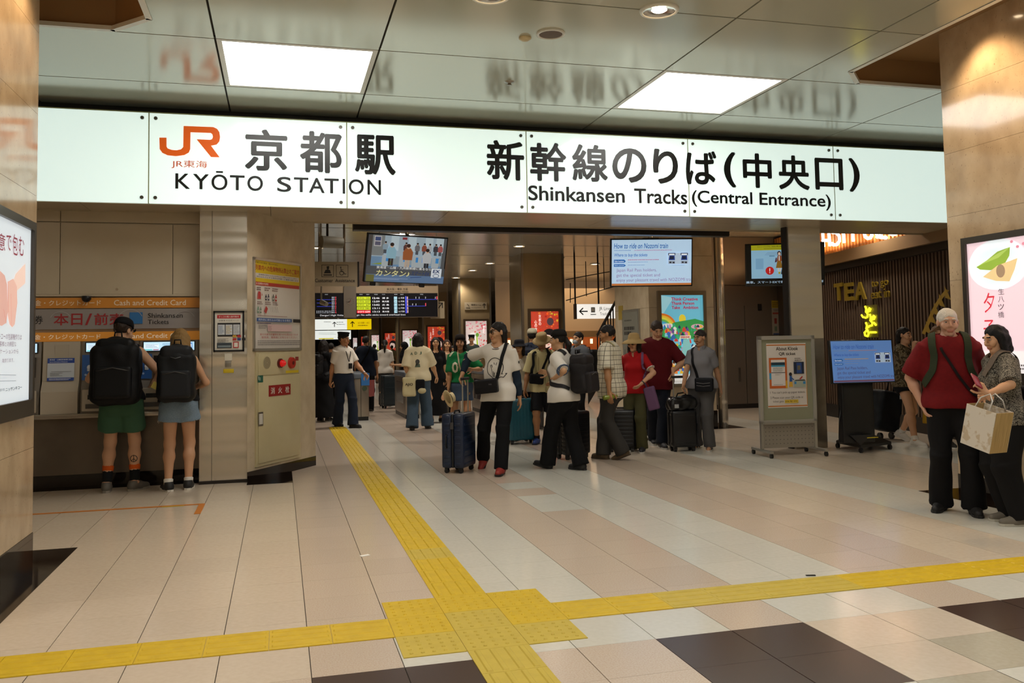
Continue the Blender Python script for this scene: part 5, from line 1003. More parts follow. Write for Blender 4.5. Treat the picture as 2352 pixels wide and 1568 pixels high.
def sd(p, x, y, z):
    t = p[0]
    if t in 'ck':
        a, b, ra, rb, n, fac = p[1:]
        px, py, pz = x-a[0], y-a[1], z-a[2]; ba = b-a
        if n is not None:
            g = 1/fac-1; c = px*n[0]+py*n[1]+pz*n[2]; px = px+n[0]*c*g; py = py+n[1]*c*g; pz = pz+n[2]*c*g; ba = ba+n*(ba @ n)*g
        L2 = ba @ ba; u = (px*ba[0]+py*ba[1]+pz*ba[2])/L2; h = np.clip(u, 0, 1)
        r = ra+h*(rb-ra)
        if t == 'c':
            d = np.sqrt((px-h*ba[0])**2+(py-h*ba[1])**2+(pz-h*ba[2])**2)-r
        else:
            d = np.maximum(np.sqrt(np.maximum((px-u*ba[0])**2+(py-u*ba[1])**2+(pz-u*ba[2])**2, 0))-r, (np.abs(u-.5)-.5)*math.sqrt(L2))
        return d*min(1, fac) if n is not None else d
    if t == 'e':
        c, r, R = p[1:]; q = [x-c[0], y-c[1], z-c[2]]
        l = [(R[0, i]*q[0]+R[1, i]*q[1]+R[2, i]*q[2]) for i in range(3)]
        k0 = np.sqrt(sum((l[i]/r[i])**2 for i in range(3))); k1 = np.sqrt(sum((l[i]/r[i]**2)**2 for i in range(3)))
        return k0*(k0-1)/np.maximum(k1, 1e-6)
    if t == 'b':
        c, h, rd, R = p[1:]; q = [x-c[0], y-c[1], z-c[2]]
        l = [np.abs(R[0, i]*q[0]+R[1, i]*q[1]+R[2, i]*q[2])-h[i] for i in range(3)]
        return np.sqrt(sum(np.maximum(v, 0)**2 for v in l))+np.minimum(np.maximum(np.maximum(l[0], l[1]), l[2]), 0)-rd
    if t == 'p': return (x-p[1][0])*p[2][0]+(y-p[1][1])*p[2][1]+(z-p[1][2])*p[2][2]
def comb(F, d, op, k):
    if op == 'u':
        if k <= 0: return np.minimum(F, d)
        h = np.maximum(k-np.abs(F-d), 0)/k; return np.minimum(F, d)-h*h*k*.25
    if op == 's':
        d = -d
        if k <= 0: return np.maximum(F, d)
        h = np.maximum(k-np.abs(F-d), 0)/k; return np.maximum(F, d)+h*h*k*.25
    return np.maximum(F, d)                                   # 'i' keep the negative side of a plane
def evalpts(ops, P):
    x, y, z = P[:, 0], P[:, 1], P[:, 2]; F = np.full(len(P), 1.0)
    for op, k, p in ops:
        if op == 'w': F = F+p(x, y, z)
        else: F = comb(F, sd(p, x, y, z), op, k)
    return F
def surf(ops, h):
    los, his = zip(*[bound(p) for op, k, p in ops if op == 'u'])
    lo = np.min(los, 0)-3*h; hi = np.max(his, 0)+3*h
    n = np.ceil((hi-lo)/h).astype(int)+1
    ax = [lo[i]+h*np.arange(n[i]) for i in range(3)]
    F = np.full(tuple(n), .2, np.float32)
    for op, k, p in ops:
        if op == 'w':
            F = F+p(ax[0][:, None, None], ax[1][None, :, None], ax[2][None, None, :]).astype(np.float32); continue
        b = bound(p)
        if b is None: sl = [slice(0, m) for m in n]
        else:
            pad = k+2.5*h+.02; sl = [slice(max(0, int((b[0][i]-pad-lo[i])/h)), min(n[i], int((b[1][i]+pad-lo[i])/h)+2)) for i in range(3)]
        d = sd(p, ax[0][sl[0]][:, None, None], ax[1][sl[1]][None, :, None], ax[2][sl[2]][None, None, :])
        F[tuple(sl)] = comb(F[tuple(sl)], np.broadcast_to(d, F[tuple(sl)].shape), op, k)
    S = F < 0
    c = np.zeros(tuple(n-1), np.uint8)
    for i in (0, 1):
        for j in (0, 1):
            for l in (0, 1): c += S[i:n[0]-1+i, j:n[1]-1+j, l:n[2]-1+l]
    I = np.argwhere((c > 0) & (c < 8))
    if not len(I): return np.zeros((0, 3)), np.zeros((0, 4), int)
    idx = np.full(tuple(n-1), -1, np.int32); idx[I[:, 0], I[:, 1], I[:, 2]] = np.arange(len(I))
    acc = np.zeros((len(I), 3)); cnt = np.zeros(len(I))
    cr = [(i, j, l) for i in (0, 1) for j in (0, 1) for l in (0, 1)]
    val = {q: F[I[:, 0]+q[0], I[:, 1]+q[1], I[:, 2]+q[2]] for q in cr}
    for q in cr:
        for a in range(3):
            if q[a] == 0:
                r = list(q); r[a] = 1; v0, v1 = val[q], val[tuple(r)]; m = (v0 < 0) != (v1 < 0)
                t = np.where(m, v0/np.where(m, v0-v1, 1), 0)
                for e in range(3): acc[:, e] += np.where(m, q[e]+(t if e == a else 0), 0)
                cnt += m
    V = lo+h*(I+acc/cnt[:, None])
    Q = []
    for a in range(3):
        b, d = (a+1) % 3, (a+2) % 3
        sl0 = [slice(None)]*3; sl1 = [slice(None)]*3; sl0[a] = slice(0, n[a]-1); sl1[a] = slice(1, n[a])
        for ax_ in (b, d): sl0[ax_] = slice(1, n[ax_]-1); sl1[ax_] = slice(1, n[ax_]-1)
        A, B = S[tuple(sl0)], S[tuple(sl1)]; E = np.argwhere(A != B)
        if not len(E): continue
        fl = A[E[:, 0], E[:, 1], E[:, 2]]; E = E.copy(); E[:, b] += 1; E[:, d] += 1
        def at(ob, od): G = E.copy(); G[:, b] += ob; G[:, d] += od; return idx[G[:, 0], G[:, 1], G[:, 2]]
        q = np.stack([at(-1, -1), at(0, -1), at(0, 0), at(-1, 0)], 1)
        q = np.where(fl[:, None], q, q[:, ::-1]); Q.append(q[(q >= 0).all(1)])
    return V, np.concatenate(Q)
def npmesh(name, parts, mats, mi=None):
    V = np.concatenate([p[0] for p in parts]); o = 0; Qs = []
    for p in parts: Qs.append(p[1]+o); o += len(p[0])
    Q = np.concatenate(Qs); me = bpy.data.meshes.new(name); nq = len(Q)
    me.vertices.add(len(V)); me.vertices.foreach_set('co', V.astype(np.float32).ravel())
    me.loops.add(nq*4); me.loops.foreach_set('vertex_index', Q.astype(np.int32).ravel())
    me.polygons.add(nq); me.polygons.foreach_set('loop_start', np.arange(0, nq*4, 4, dtype=np.int32)); me.polygons.foreach_set('loop_total', np.full(nq, 4, np.int32))
    me.polygons.foreach_set('use_smooth', np.ones(nq, bool))
    for m in mats: me.materials.append(m)
    if mi is not None: me.polygons.foreach_set('material_index', mi(V[Q].mean(1)).astype(np.int32))
    me.update(calc_edges=True); return me
def U(k, *ps): return [('u', k, p) for p in ps]
def folds(a, s=0, f=1.0):
    def g(x, y, z): return a*(np.sin(22*f*z+9*x*f+3*np.sin(13*f*y+s)+s)*.6+np.sin(31*f*x-14*f*z+2.2*np.sin(17*f*z+s)+2*s)*.4)
    return ('w', 0, g)
def ik(A, T, l1, l2, pole):
    A = np.array(A, float); T = np.array(T, float); d = T-A; L = np.linalg.norm(d); 
    if L > (l1+l2)*.999: T = A+d/L*(l1+l2)*.999; d = T-A; L = np.linalg.norm(d)
    u = d/L; x = (l1*l1-l2*l2+L*L)/(2*L); hh = math.sqrt(max(l1*l1-x*x, 0)); p = np.array(pole, float); p = p-u*(p @ u); p /= np.linalg.norm(p)
    return A+u*x+p*hh, T
def npR(M): return np.array(M.to_3x3().normalized())
SKIN = {}
def skin(c): return mat('skin_'+c, c, .5, col2=None, spec=.35)
def cloth(name, c, c2=None, sc=60, rough=.85, **k): return mat('cloth_'+name, c, rough, spec=.2, col2=c2, scale=sc, **k)
class Person:
    pass
def person(label, pos, phi, h=1.72, fem=False, sk='B98A6A', hairc='17110E', hair='short', bulk=1.0, lean=0, roll=0, pz=.955, head=(0, 0), rf=(.10, 0, .08), lf=(-.10, 0, .08), rfy=8, lfy=8, rfp=0, lfp=0,
           rh=None, lh=None, rpole=None, lpole=None, rhd=None, lhd=None, rhn=None, lhn=None, rc=.35, lc=.35, top=None, bottom=None, shoes=('2A2624', 'C8C4BC'), socks=None, q=1.0, face=True, name='person', twist=0, group=None):
    P = Person(); s = h/1.75
    for ft, sg_ in ((rf, 1), (lf, -1)):
        dh = math.hypot(ft[0]-sg_*.085, ft[1]); pz = min(pz, ft[2]+.04+math.sqrt(max(.05, .858**2-dh*dh)))
    pos = Vector(pos); a = math.atan2(-pos.y, -pos.x)+math.radians(phi)
    P.M = Matrix.Translation(pos) @ Matrix.Rotation(a-math.pi/2, 4, 'Z') @ Matrix.Scale(s, 4)
    root = bpy.data.objects.new(name, None); COL.objects.link(root); root.empty_display_size = .1; root.matrix_world = P.M; tag(root, label, 'person', group); P.root = root; P.label = label
    T = Matrix.Translation((0, 0, pz)) @ Matrix.Rotation(math.radians(twist), 4, 'Z') @ Matrix.Rotation(math.radians(-lean), 4, 'X') @ Matrix.Rotation(math.radians(roll), 4, 'Y')
    P.T = T; tp = lambda *v: np.array(T @ Vector(v)); fw = np.array(T.to_3x3() @ Vector((0, 1, 0))); P.fw = fw
    w = (.146 if fem else .164)*(.5+.5*bulk); b = bulk
    # torso
    if fem: tor = [cone(tp(-.07, 0, -.03), tp(.07, 0, -.03), .112*b, .112*b, fw, .98), cone(tp(0, 0, .03), tp(0, 0, .20), .125*b, .108*b, fw, .78), cone(tp(0, 0, .22), tp(0, 0, .40), .115*b, .125*b, fw, .78), cone(tp(-.06, .07, .31), tp(.06, .07, .31), .055*b), cone(tp(-w*.72, -.01, .455), tp(w*.72, -.01, .455), .05)]
    else: tor = [cone(tp(-.065, 0, -.02), tp(.065, 0, -.02), .108*b, .108*b, fw, .98), cone(tp(0, 0, .03), tp(0, .01*(b > 1.1), .22), .135*b, .132*b, fw, .78), cone(tp(0, 0, .22), tp(0, 0, .40), .145*b, .152*b, fw, .74), cone(tp(-w*.75, -.01, .462), tp(w*.75, -.01, .462), .06*math.sqrt(b))]
    glu = [cone(tp(-.07, -.045, -.05), tp(-.07, -.04, -.08), .085*b), cone(tp(.07, -.045, -.05), tp(.07, -.04, -.08), .085*b)]
    neck = cone(tp(0, -.02, .45), tp(0, .012, .60), .058*(.9 if fem else 1.03), .050*(.9 if fem else 1.05))
    trap = [cone(tp(0, -.025, .50), tp(-w*.6, -.02, .455), .055, .04), cone(tp(0, -.025, .50), tp(w*.6, -.02, .455), .055, .04)]
    # arms
    P.J = {}; arms = {}
    for sd_, sg_, hw, pol in (('r', 1, rh, rpole), ('l', -1, lh, lpole)):
        S_ = tp(sg_*w, -.01, .455)
        if hw is None: hw = tuple(tp(sg_*(w+.075), .05, -.09))
        E, Wr = ik(S_, hw, .295, .255, pol if pol is not None else (sg_*.5, -1, -.2))
        P.J[sd_+'s'], P.J[sd_+'e'], P.J[sd_+'w'] = S_, E, Wr
        arms[sd_] = [cone(S_, E, .052*math.sqrt(b)*(.86 if fem else 1), .040*(.88 if fem else 1)), cone(E, E+(Wr-E)*.35, .041*(.88 if fem else 1), .041*(.86 if fem else 1)), cone(E+(Wr-E)*.3, Wr, .041*(.86 if fem else 1), .027)]
    legs = {}
    for sd_, sg_, ft in (('r', 1, rf), ('l', -1, lf)):
        H_ = tp(sg_*.085, 0, -.035); K, An = ik(H_, ft, .435, .43, (sg_*.08, 1, 0))
        P.J[sd_+'h'], P.J[sd_+'k'], P.J[sd_+'a'] = H_, K, An
        cf = K+(An-K)*.32; bk = np.array([0, -1, 0]); 
        legs[sd_] = [cone(H_, K, .090*b, .056), cone(K, cf+bk*.012, .054, .056), cone(cf+bk*.012, An, .056, .036), cone(An, An+V3(0, 0, -.03), .038, .036)]
    # head frame
    HM = T @ Matrix.Translation((0, .014, .675)) @ Matrix.Scale(1.05, 4) @ Matrix.Rotation(math.radians(head[0]), 4, 'Z') @ Matrix.Rotation(math.radians(-head[1]), 4, 'X'); P.HM = HM
    hp = lambda *v: np.array(HM @ Vector(v)); hR = npR(HM)
    P.hp = hp
    g = .94 if fem else 1.0
    hd = U(.02, ell(hp(0, -.014, .028), V3(.075, .095, .09)*g, hR), cone(hp(0, .018, -.01), hp(0, .036, -.078), .062*g, .040*g), ell(hp(0, .056, -.096), V3(.026, .022, .02), hR))
    if face: hd += U(.012, cone(hp(-.036, .073, .031), hp(.036, .073, .031), .012), cone(hp(-.04, .052, -.02), hp(-.034, .058, -.03), .026), cone(hp(.04, .052, -.02), hp(.034, .058, -.03), .026)) + [('s', .014, ell(hp(-.031, .096, .010), V3(.016, .018, .011), hR)), ('s', .014, ell(hp(.031, .096, .010), V3(.016, .018, .011), hR))] + U(.010, cone(hp(0, .080, .018), hp(0, .099, -.020), .007, .0105), cone(hp(-.010, .085, -.025), hp(.010, .085, -.025), .0075), cone(hp(-.018, .076, -.056), hp(.018, .076, -.056), .0085), cone(hp(-.014, .077, -.066), hp(.014, .077, -.066), .0085))
    hd += U(.006, ell(hp(-.076*g, -.006, .0), V3(.011, .019, .031), hR), ell(hp(.076*g, -.006, .0), V3(.011, .019, .031), hR)) + U(.03, cone(hp(0, -.01, -.07), tp(0, .0, .53), .05, .05))
    bodyops = U(.035, *tor, *glu, *trap, neck) + U(.03, *arms['r'], *arms['l']) + U(.04, *legs['r'], *legs['l'])
    parts = [surf(bodyops, .0125*q), surf(hd, .0062*q)]
    # hands
    for sd_, sg_, dd, nn, cu in (('r', 1, rhd, rhn, rc), ('l', -1, lhd, lhn, lc)):
        W_, E = P.J[sd_+'w'], P.J[sd_+'e']; d = (W_-E)/np.linalg.norm(W_-E) if dd is None else np.array(dd, float)/np.linalg.norm(dd)
        n_ = np.array(nn if nn is not None else (-sg_, .15, 0), float); n_ -= d*(n_ @ d); n_ /= np.linalg.norm(n_)
        tv_ = np.cross(n_, d)*sg_                      # thumb side
        f_ = .92 if fem else 1.0; o = U(.012, cone(W_-d*.04, W_+d*.01, .027, .024), cone(W_+d*.015+tv_*.006, W_+d*.085+tv_*.017, .021*f_, .019*f_, n_, .72), cone(W_+d*.015-tv_*.006, W_+d*.082-tv_*.019, .021*f_, .018*f_, n_, .72))
        for off, L in ((.030, .070), (.0105, .079), (-.0095, .073), (-.029, .057)):
            p_ = W_+d*.092*f_+tv_*off*f_; ang = .15
            for k, sl in enumerate((.45, .32, .25)):
                ang += cu*(.75, .95, .6)[k]; e = d*math.cos(ang)+n_*math.sin(ang); p2 = p_+e*L*sl*1.05*f_
                o += U(.003, cone(p_, p2, (.0098, .0088, .0080)[k]*f_, (.0088, .0080, .0068)[k]*f_)); p_ = p2
        p_ = W_+d*.028+tv_*.022+n_*.006
        for L, aa in ((.042, .75), (.034, .45), (.026, .2)):
            e = d*(1-aa*.6)+tv_*aa+n_*(.25+cu*.3); e /= np.linalg.norm(e); p2 = p_+e*L*f_; o += U(.006, cone(p_, p2, .0125*f_ if L > .04 else .0105*f_, .0095*f_)); p_ = p2
        P.J[sd_+'p'] = W_+d*.075+n_*.02
        parts.append(surf(o, .0052*q))
    inv = np.array(HM.inverted())
    def mi(c):
        l = c @ inv[:3, :3].T+inv[:3, 3]; m = np.zeros(len(c), int)
        m[(np.abs(l[:, 0]) < .024) & (l[:, 2] < -.050) & (l[:, 2] > -.074) & (l[:, 1] > .072)] = 1
        if q >= 1.12 and face: m[(np.abs(np.abs(l[:, 0])-.031) < .012) & (np.abs(l[:, 2]-.009) < .0045) & (l[:, 1] > .06)] = 2
        m[(np.abs(np.abs(l[:, 0])-.034) < .020) & (np.abs(l[:, 2]-.034-.1*(.034-np.abs(l[:, 0]))) < .005) & (l[:, 1] > .06)] = 2
        return m
    HAIR = mat('hair_'+hairc, hairc, .55, bump=.7, scale=45, stretch=(3, 3, .25), spec=.3)
    lipc = mat('lips_'+sk, sk, .4) if not face else mat('lip_tone_'+sk, tuple(np.array(lin(sk))*V3(.78, .52, .5)), .4)
    obj('body', npmesh('body', parts, [skin(sk), lipc, HAIR], mi), None, root)
    if face and q < 1.12:
        for sx in (-1, 1):
            e = MB(); c = Vector(hp(sx*.031, .067, .010))
            e.lathe([(.001, -.0105), (.0075, -.0075), (.0105, 0), (.008, .007), (.0062, .0088)], 12, mat('eye_white', 'B8B0A6', .3), Matrix.Translation(c) @ HM.to_3x3().to_4x4() @ Matrix.Diagonal((1, 1, .62, 1)) @ Matrix.Rotation(-math.pi/2, 4, 'X'))
            e.lathe([(.0064, .0088), (.001, .0110)], 12, mat('iris', '1E1410', .15), Matrix.Translation(c) @ HM.to_3x3().to_4x4() @ Matrix.Diagonal((1, 1, .62, 1)) @ Matrix.Rotation(-math.pi/2, 4, 'X'))
            obj('eye', e, None, root)
    # hair
    ho = []
    if hair != 'none':
        ho = U(.01, ell(hp(0, -.020, .037), V3(.082, .100, .092)*g, hR))
        cut = [('s', .02, ell(hp(0, .118, -.045), V3(.088, .085, .118), hR))]
        if hair in ('short', 'crop'): ho += cut+[('s', .015, ell(hp(-.09, .05, -.06), V3(.04, .07, .06), hR)), ('s', .015, ell(hp(.09, .05, -.06), V3(.04, .07, .06), hR)), ('i', 0, plane(hp(0, -.05, -.055), -(hR @ V3(0, -.25, 1))))]
        if hair == 'bob': ho += U(.03, cone(hp(-.068, -.02, .02), hp(-.074, .0, -.11), .034, .03), cone(hp(.068, -.02, .02), hp(.074, .0, -.11), .034, .03), cone(hp(0, -.07, .02), hp(0, -.075, -.11), .06, .05), cone(hp(-.05, -.06, -.02), hp(-.052, -.055, -.115), .045, .04), cone(hp(.05, -.06, -.02), hp(.052, -.055, -.115), .045, .04))+cut
        if hair in ('long', 'wavy'):
            L = -.30 if hair == 'long' else -.24
            ho += U(.03, cone(hp(-.07, -.01, .02), hp(-.085, .02, L+.04), .032, .03), cone(hp(.07, -.01, .02), hp(.085, .02, L+.04), .032, .03), cone(hp(0, -.075, .02), hp(0, -.085, L), .055, .05), cone(hp(-.05, -.06, -.02), hp(-.06, -.06, L), .045, .042), cone(hp(.05, -.06, -.02), hp(.06, -.06, L), .045, .042))+cut
        if hair == 'mid': ho += U(.03, cone(hp(-.06, -.05, .0), hp(-.06, -.06, -.10), .04, .028), cone(hp(.06, -.05, .0), hp(.06, -.06, -.10), .04, .028), cone(hp(0, -.075, .0), hp(0, -.085, -.11), .055, .04))+cut+[('s', .02, ell(hp(-.09, .05, -.06), V3(.045, .07, .08), hR)), ('s', .02, ell(hp(.09, .05, -.06), V3(.045, .07, .08), hR))]
        if hair == 'pony': ho += cut+[('i', 0, plane(hp(0, -.05, -.06), -(hR @ V3(0, -.3, 1))))]+U(.02, cone(hp(0, -.10, .01), hp(0, -.135, -.05), .03, .034), cone(hp(0, -.135, -.05), hp(0, -.10, -.22), .036, .02))
        if hair == 'hijab': ho = U(.03, ell(hp(0, -.01, .02), V3(.094, .11, .12), hR), cone(hp(0, -.02, -.06), tp(0, -.01, .45), .09, .15))+[('s', .01, ell(hp(0, .12, .0), V3(.055, .06, .085), hR))]
        ho.append(folds(.0032, 1.3, 3.4))
        obj('hair' if hair != 'hijab' else 'headscarf', npmesh('hair', [surf(ho, .0075*q)], [HAIR if hair != 'hijab' else cloth('scarf', '0C0B0D')]), None, root)
    # shirt
    P.shirt = bodyops; seed = abs(hash(label)) % 7 if 0 else len(label) % 7
    if top:
        c, hem, sl, lo = top['m'], top.get('hem', -.06), top.get('sleeve', .6), top.get('loose', .014)
        infl = lambda p, e: [p[0], p[1], p[2], p[3]+e, p[4]+e, *p[5:]]
        ops = U(.05, *[infl(p, lo) for p in tor], *[infl(p, lo*.6) for p in glu if hem < 0], *[infl(p, .010) for p in trap])
        ops += U(.05, cone(tp(0, 0, .2), tp(0, 0, hem-.02), (.135 if not fem else .125)*b+lo, (.150 if not fem else .14)*b+lo, fw, .80))
        if hem < .03:
            bl = (bottom or {}).get('loose', .016)
            for sd_ in 'rl': ops += U(.05, cone(P.J[sd_+'h'], P.J[sd_+'h']+(P.J[sd_+'k']-P.J[sd_+'h'])*.3, .092*b+bl+.014, .085*b+bl+.014))
            ops += U(.04, *[infl(p, bl+.007) for p in glu], infl(tor[0], bl+.012))
        ops.append(('i', 0, plane(tp(0, 0, hem), -npR(T) @ V3(0, 0, 1))))
        if sl > 0:
            for sd_ in 'rl':
                S_, E, W_ = P.J[sd_+'s'], P.J[sd_+'e'], P.J[sd_+'w']; r0 = .050*math.sqrt(b)*(.86 if fem else 1)+lo
                if sl <= 1: ops += U(.03, capc(S_-(E-S_)*.08, S_+(E-S_)*sl, r0, r0*top.get('flare', .98)))
                else: ops += U(.03, cone(S_, E, r0, .042+lo*.7))+U(.012, capc(E-(W_-E)*.02, E+(W_-E)*(sl-1), .043+lo*.7, .030+lo*.6))
        else: ops += [('s', .01, ell(P.J['rs']+V3(0, 0, 0)+np.array(T.to_3x3() @ Vector((.045, 0, .02))), V3(.055, .10, .10))), ('s', .01, ell(P.J['ls']+np.array(T.to_3x3() @ Vector((-.045, 0, .02))), V3(.055, .10, .10)))]
        nr = top.get('neck', .068); ops += [('s', .006, cone(tp(0, .012, .47), tp(0, .03, .62), nr, nr*1.25))]
        ops.append(folds(top.get('fold', .0045), seed))
        P.shirt = ops
        o = obj('shirt' if 'name' not in top else top['name'], npmesh('shirt', [surf(ops, .0115*q)], [c]), None, root); P.shirto = o
        if top.get('collar'):
            co = [('u', .006, cone(tp(0, .0, .475), tp(0, .016, .545), nr+.036, nr+.010)), ('s', .0, cone(tp(0, .006, .47), tp(0, .03, .60), nr-.002, nr+.002)), ('s', .004, ell(tp(0, .13, .50), npR(T) @ V3(.022, .06, .08) if 0 else V3(.022, .06, .08)))]
            obj('collar', npmesh('collar', [surf(co, .0075)], [top['collar'] if top['collar'] is not True else c]), None, root)
        if top.get('cuff'):
            for sd_ in 'rl':
                S_, E = P.J[sd_+'s'], P.J[sd_+'e']; r0 = .052*math.sqrt(b)*(.88 if fem else 1)+lo; a0 = S_+(E-S_)*(sl-.04); a1 = S_+(E-S_)*(sl+.004)
                obj('cuff', npmesh('cuff', [surf(U(0, capc(a0, a1, r0*top.get('flare', .98)+.006, r0*top.get('flare', .98)+.006)), .008)], [top['cuff']]), None, root)
    if bottom:
        c, ln, lo = bottom['m'], bottom.get('len', 2.0), bottom.get('loose', .016)
        infl = lambda p, e: [p[0], p[1], p[2], p[3]+e, p[4]+e, *p[5:]]
        ops = U(.04, infl(tor[0], lo), *[infl(p, lo) for p in glu], cone(tp(0, 0, -.02), tp(0, 0, .09), .135*b+lo, .128*b+lo, fw, .8))
        if bottom.get('skirt'):
            L = bottom['skirt']; ops += U(.05, capc(tp(0, 0, -.02), V3(0, 0, pz-L), .15*b+lo, bottom.get('flare', .26), fw, .85))
        else:
            for sd_ in 'rl':
                H_, K, An = P.J[sd_+'h'], P.J[sd_+'k'], P.J[sd_+'a']; w0 = .090*b+lo; hemr = bottom.get('hem', .075)
                if ln < 1: e = H_+(K-H_)*ln; ops += U(.03, capc(H_, e, w0, bottom.get('hemr', w0*1.0)))
                else:
                    ops += U(.03, cone(H_, K, w0, .062+lo))
                    e = K+(An-K)*min(1.06, (ln-1)/.95+0 if ln < 2 else 1.06); ops += U(.035, capc(K-(An-K)*.05, e, .062+lo, hemr))
        ops.append(('i', 0, plane(tp(0, 0, .095), npR(T) @ V3(0, 0, 1)))); ops.append(folds(bottom.get('fold', .005), seed+2, .8))
        obj(bottom.get('name', 'trousers'), npmesh('trousers', [surf(ops, .012*q)], [c]), None, root)
        P.pants = ops
    # socks and shoes
    for sd_, sg_, fy, fp in (('r', 1, rfy, rfp), ('l', -1, lfy, lfp)):
        An = P.J[sd_+'a']; K = P.J[sd_+'k']; FM = Matrix.Translation(An) @ Matrix.Rotation(math.radians(-sg_*fy), 4, 'Z') @ Matrix.Rotation(math.radians(fp), 4, 'X')
        fpn = lambda *v: np.array(FM @ Vector(v)); fR = npR(FM)
        if shoes[0] != 'sandal':
            up = fR @ V3(0, 0, 1)
            so = U(.025, cone(fpn(0, -.035, -.035), fpn(0, .05, -.035), .045, .046), cone(fpn(0, .05, -.038), fpn(0, .15, -.048), .046, .034), cone(fpn(0, -.02, -.03), fpn(0, -.012, .022), .044, .046))+[('i', 0, plane(fpn(0, 0, .022), up)), ('i', 0, plane(fpn(0, 0, -.068), -up))]
            sh = obj('shoe', npmesh('shoe', [surf(so, .0085*q)], [mat('shoe_'+shoes[0], shoes[0], .6)]), None, root)
            ol = [(-.032, -.07), (.0, -.086), (.032, -.07), (.04, -.02), (.038, .04), (.046, .10), (.04, .15), (.015, .185), (-.015, .187), (-.038, .155), (-.044, .10), (-.036, .04), (-.038, -.02)]
            obj('sole', MB().prism(ol, -.079, -.058, mat('sole_'+shoes[1], shoes[1], .6), FM), None, sh)
            if len(shoes) > 2:
                for yy in (.02, .045, .07): obj('lace', MB().tube([tuple(FM @ Vector((-.022, yy, .008-yy*.32))), tuple(FM @ Vector((0, yy, .016-yy*.32))), tuple(FM @ Vector((.022, yy, .008-yy*.32)))], .004, 6, mat('lace_'+shoes[2], shoes[2], .7)), None, sh)
        else:
            fo = U(.02, cone(fpn(0, -.04, -.045), fpn(0, .06, -.05), .034, .036), cone(fpn(0, .06, -.05), fpn(0, .13, -.055), .036, .026), cone(fpn(0, 0, .02), fpn(0, -.02, -.03), .034, .034))
            obj('foot', npmesh('foot', [surf(fo, .009*q)], [skin(sk)]), None, root)
            ol = [(-.034, -.08), (.034, -.08), (.042, .08), (.03, .165), (-.03, .165), (-.044, .08)]
            sh = obj('sandal', MB().prism(ol, -.079, -.060, mat('sole_'+shoes[1], shoes[1], .6), FM), None, root)
            for yy, zz in ((.07, -.018), (-.01, -.0)): obj('strap', npmesh('strap', [surf(U(0, capc(fpn(0, yy-.018, -.045), fpn(0, yy+.018, -.045), .043)), .009)], [mat('sandal_strap', shoes[2], .6)]), None, sh)
        if socks:
            hgt = socks[1]; d = (K-An)/np.linalg.norm(K-An)
            obj('sock', npmesh('sock', [surf(U(0, capc(An-d*.03, An+d*hgt, .044, .050)), .009*q)], [cloth('sock'+socks[0], socks[0])]), None, root)
            if len(socks) > 2: obj('sock_band', npmesh('sock', [surf(U(0, capc(An+d*hgt, An+d*(hgt+.055), .052, .056)), .009*q)], [cloth('sock'+socks[2], socks[2])]), None, root)
    P.tp = tp; return P
# ---- helpers that dress a person
def local(P, ops, h, name, m, parent=None): return obj(name, npmesh(name, [surf(ops, h)], [m] if not isinstance(m, list) else m), None, parent if parent is not None else P.root)
def snap(ops, pts, off, it=6):
    p = np.array(pts, float)
    for _ in range(it):
        d = evalpts(ops, p)-off; e = 1e-3; g = np.stack([evalpts(ops, p+V3(*(e if i == j else 0 for j in range(3))))-off-d for i in range(3)], 1)/e
        g /= np.maximum(np.linalg.norm(g, axis=1, keepdims=True), 1e-4); p = p-g*np.clip(d, -.05, .05)[:, None]
    return p, g
def dens(pts, n):
    P_ = [np.array(p, float) for p in pts]; out = []
    for a, b in zip(P_, P_[1:]): out += [a+(b-a)*k/n for k in range(n)]
    return out+[P_[-1]]
def ribbon(name, ops, pts, w, m, parent, off=.008, th=.004, n=8, doSnap=True):
    p = np.array(dens(pts, n))
    if doSnap: p, g = snap(ops, p, off)
    else: g = np.tile(V3(0, 1, 0), (len(p), 1))
    for _ in range(2): p[1:-1] = (p[:-2]+2*p[1:-1]+p[2:])/4
    t = np.gradient(p, axis=0); t /= np.linalg.norm(t, axis=1, keepdims=True)+1e-9; b = np.cross(t, g); b /= np.linalg.norm(b, axis=1, keepdims=True)+1e-9
    vs = []; fs = []
    for i in range(len(p)): vs += [p[i]-b[i]*w/2, p[i]+b[i]*w/2, p[i]+b[i]*w/2+g[i]*th, p[i]-b[i]*w/2+g[i]*th]
    for i in range(len(p)-1):
        for k in range(4): fs.append((4*i+k, 4*i+(k+1) % 4, 4*i+4+(k+1) % 4, 4*i+4+k))
    fs += [(3, 2, 1, 0), tuple(4*(len(p)-1)+k for k in range(4))]
    return obj(name, MB().add([tuple(v) for v in vs], fs, None, False), m, parent)
def decal(P, pr, o, u, v, dirn, parent, name='print', off=.003, ops=None):
    """press flat artwork (Print) onto the garment: o,u,v in person space, thrown along dirn"""
    V = np.array(pr.mb.v); p = np.array(o)+V[:, :1]*np.array(u)+V[:, 1:2]*np.array(v)-np.array(dirn)*.25; d = np.array(dirn, float)
    lay = (V[:, 2]-V[:, 2].min())*1.0
    ops = ops or P.shirt
    for _ in range(40): p = p+d*(evalpts(ops, p)-off-lay)[:, None]*.8
    pr.mb.v = [tuple(q) for q in p]; return obj(name, pr.mb, None, parent)
def bagthing(P, name, label, cat, base, group=None):
    t = bpy.data.objects.new(name, None); COL.objects.link(t); t.empty_display_size = .1; t.matrix_world = P.M @ Matrix.Translation(Vector(base)); tag(t, label, cat, group); P_off = Matrix.Translation(-Vector(base)); t['_o'] = 0; del t['_o']; return t, P_off
def part(t, off, name, me, m=None):
    o = obj(name, me, m, t); o.matrix_local = off; return o
def bob(name, ops, h, m): return npmesh(name, [surf(ops, h)], [m])
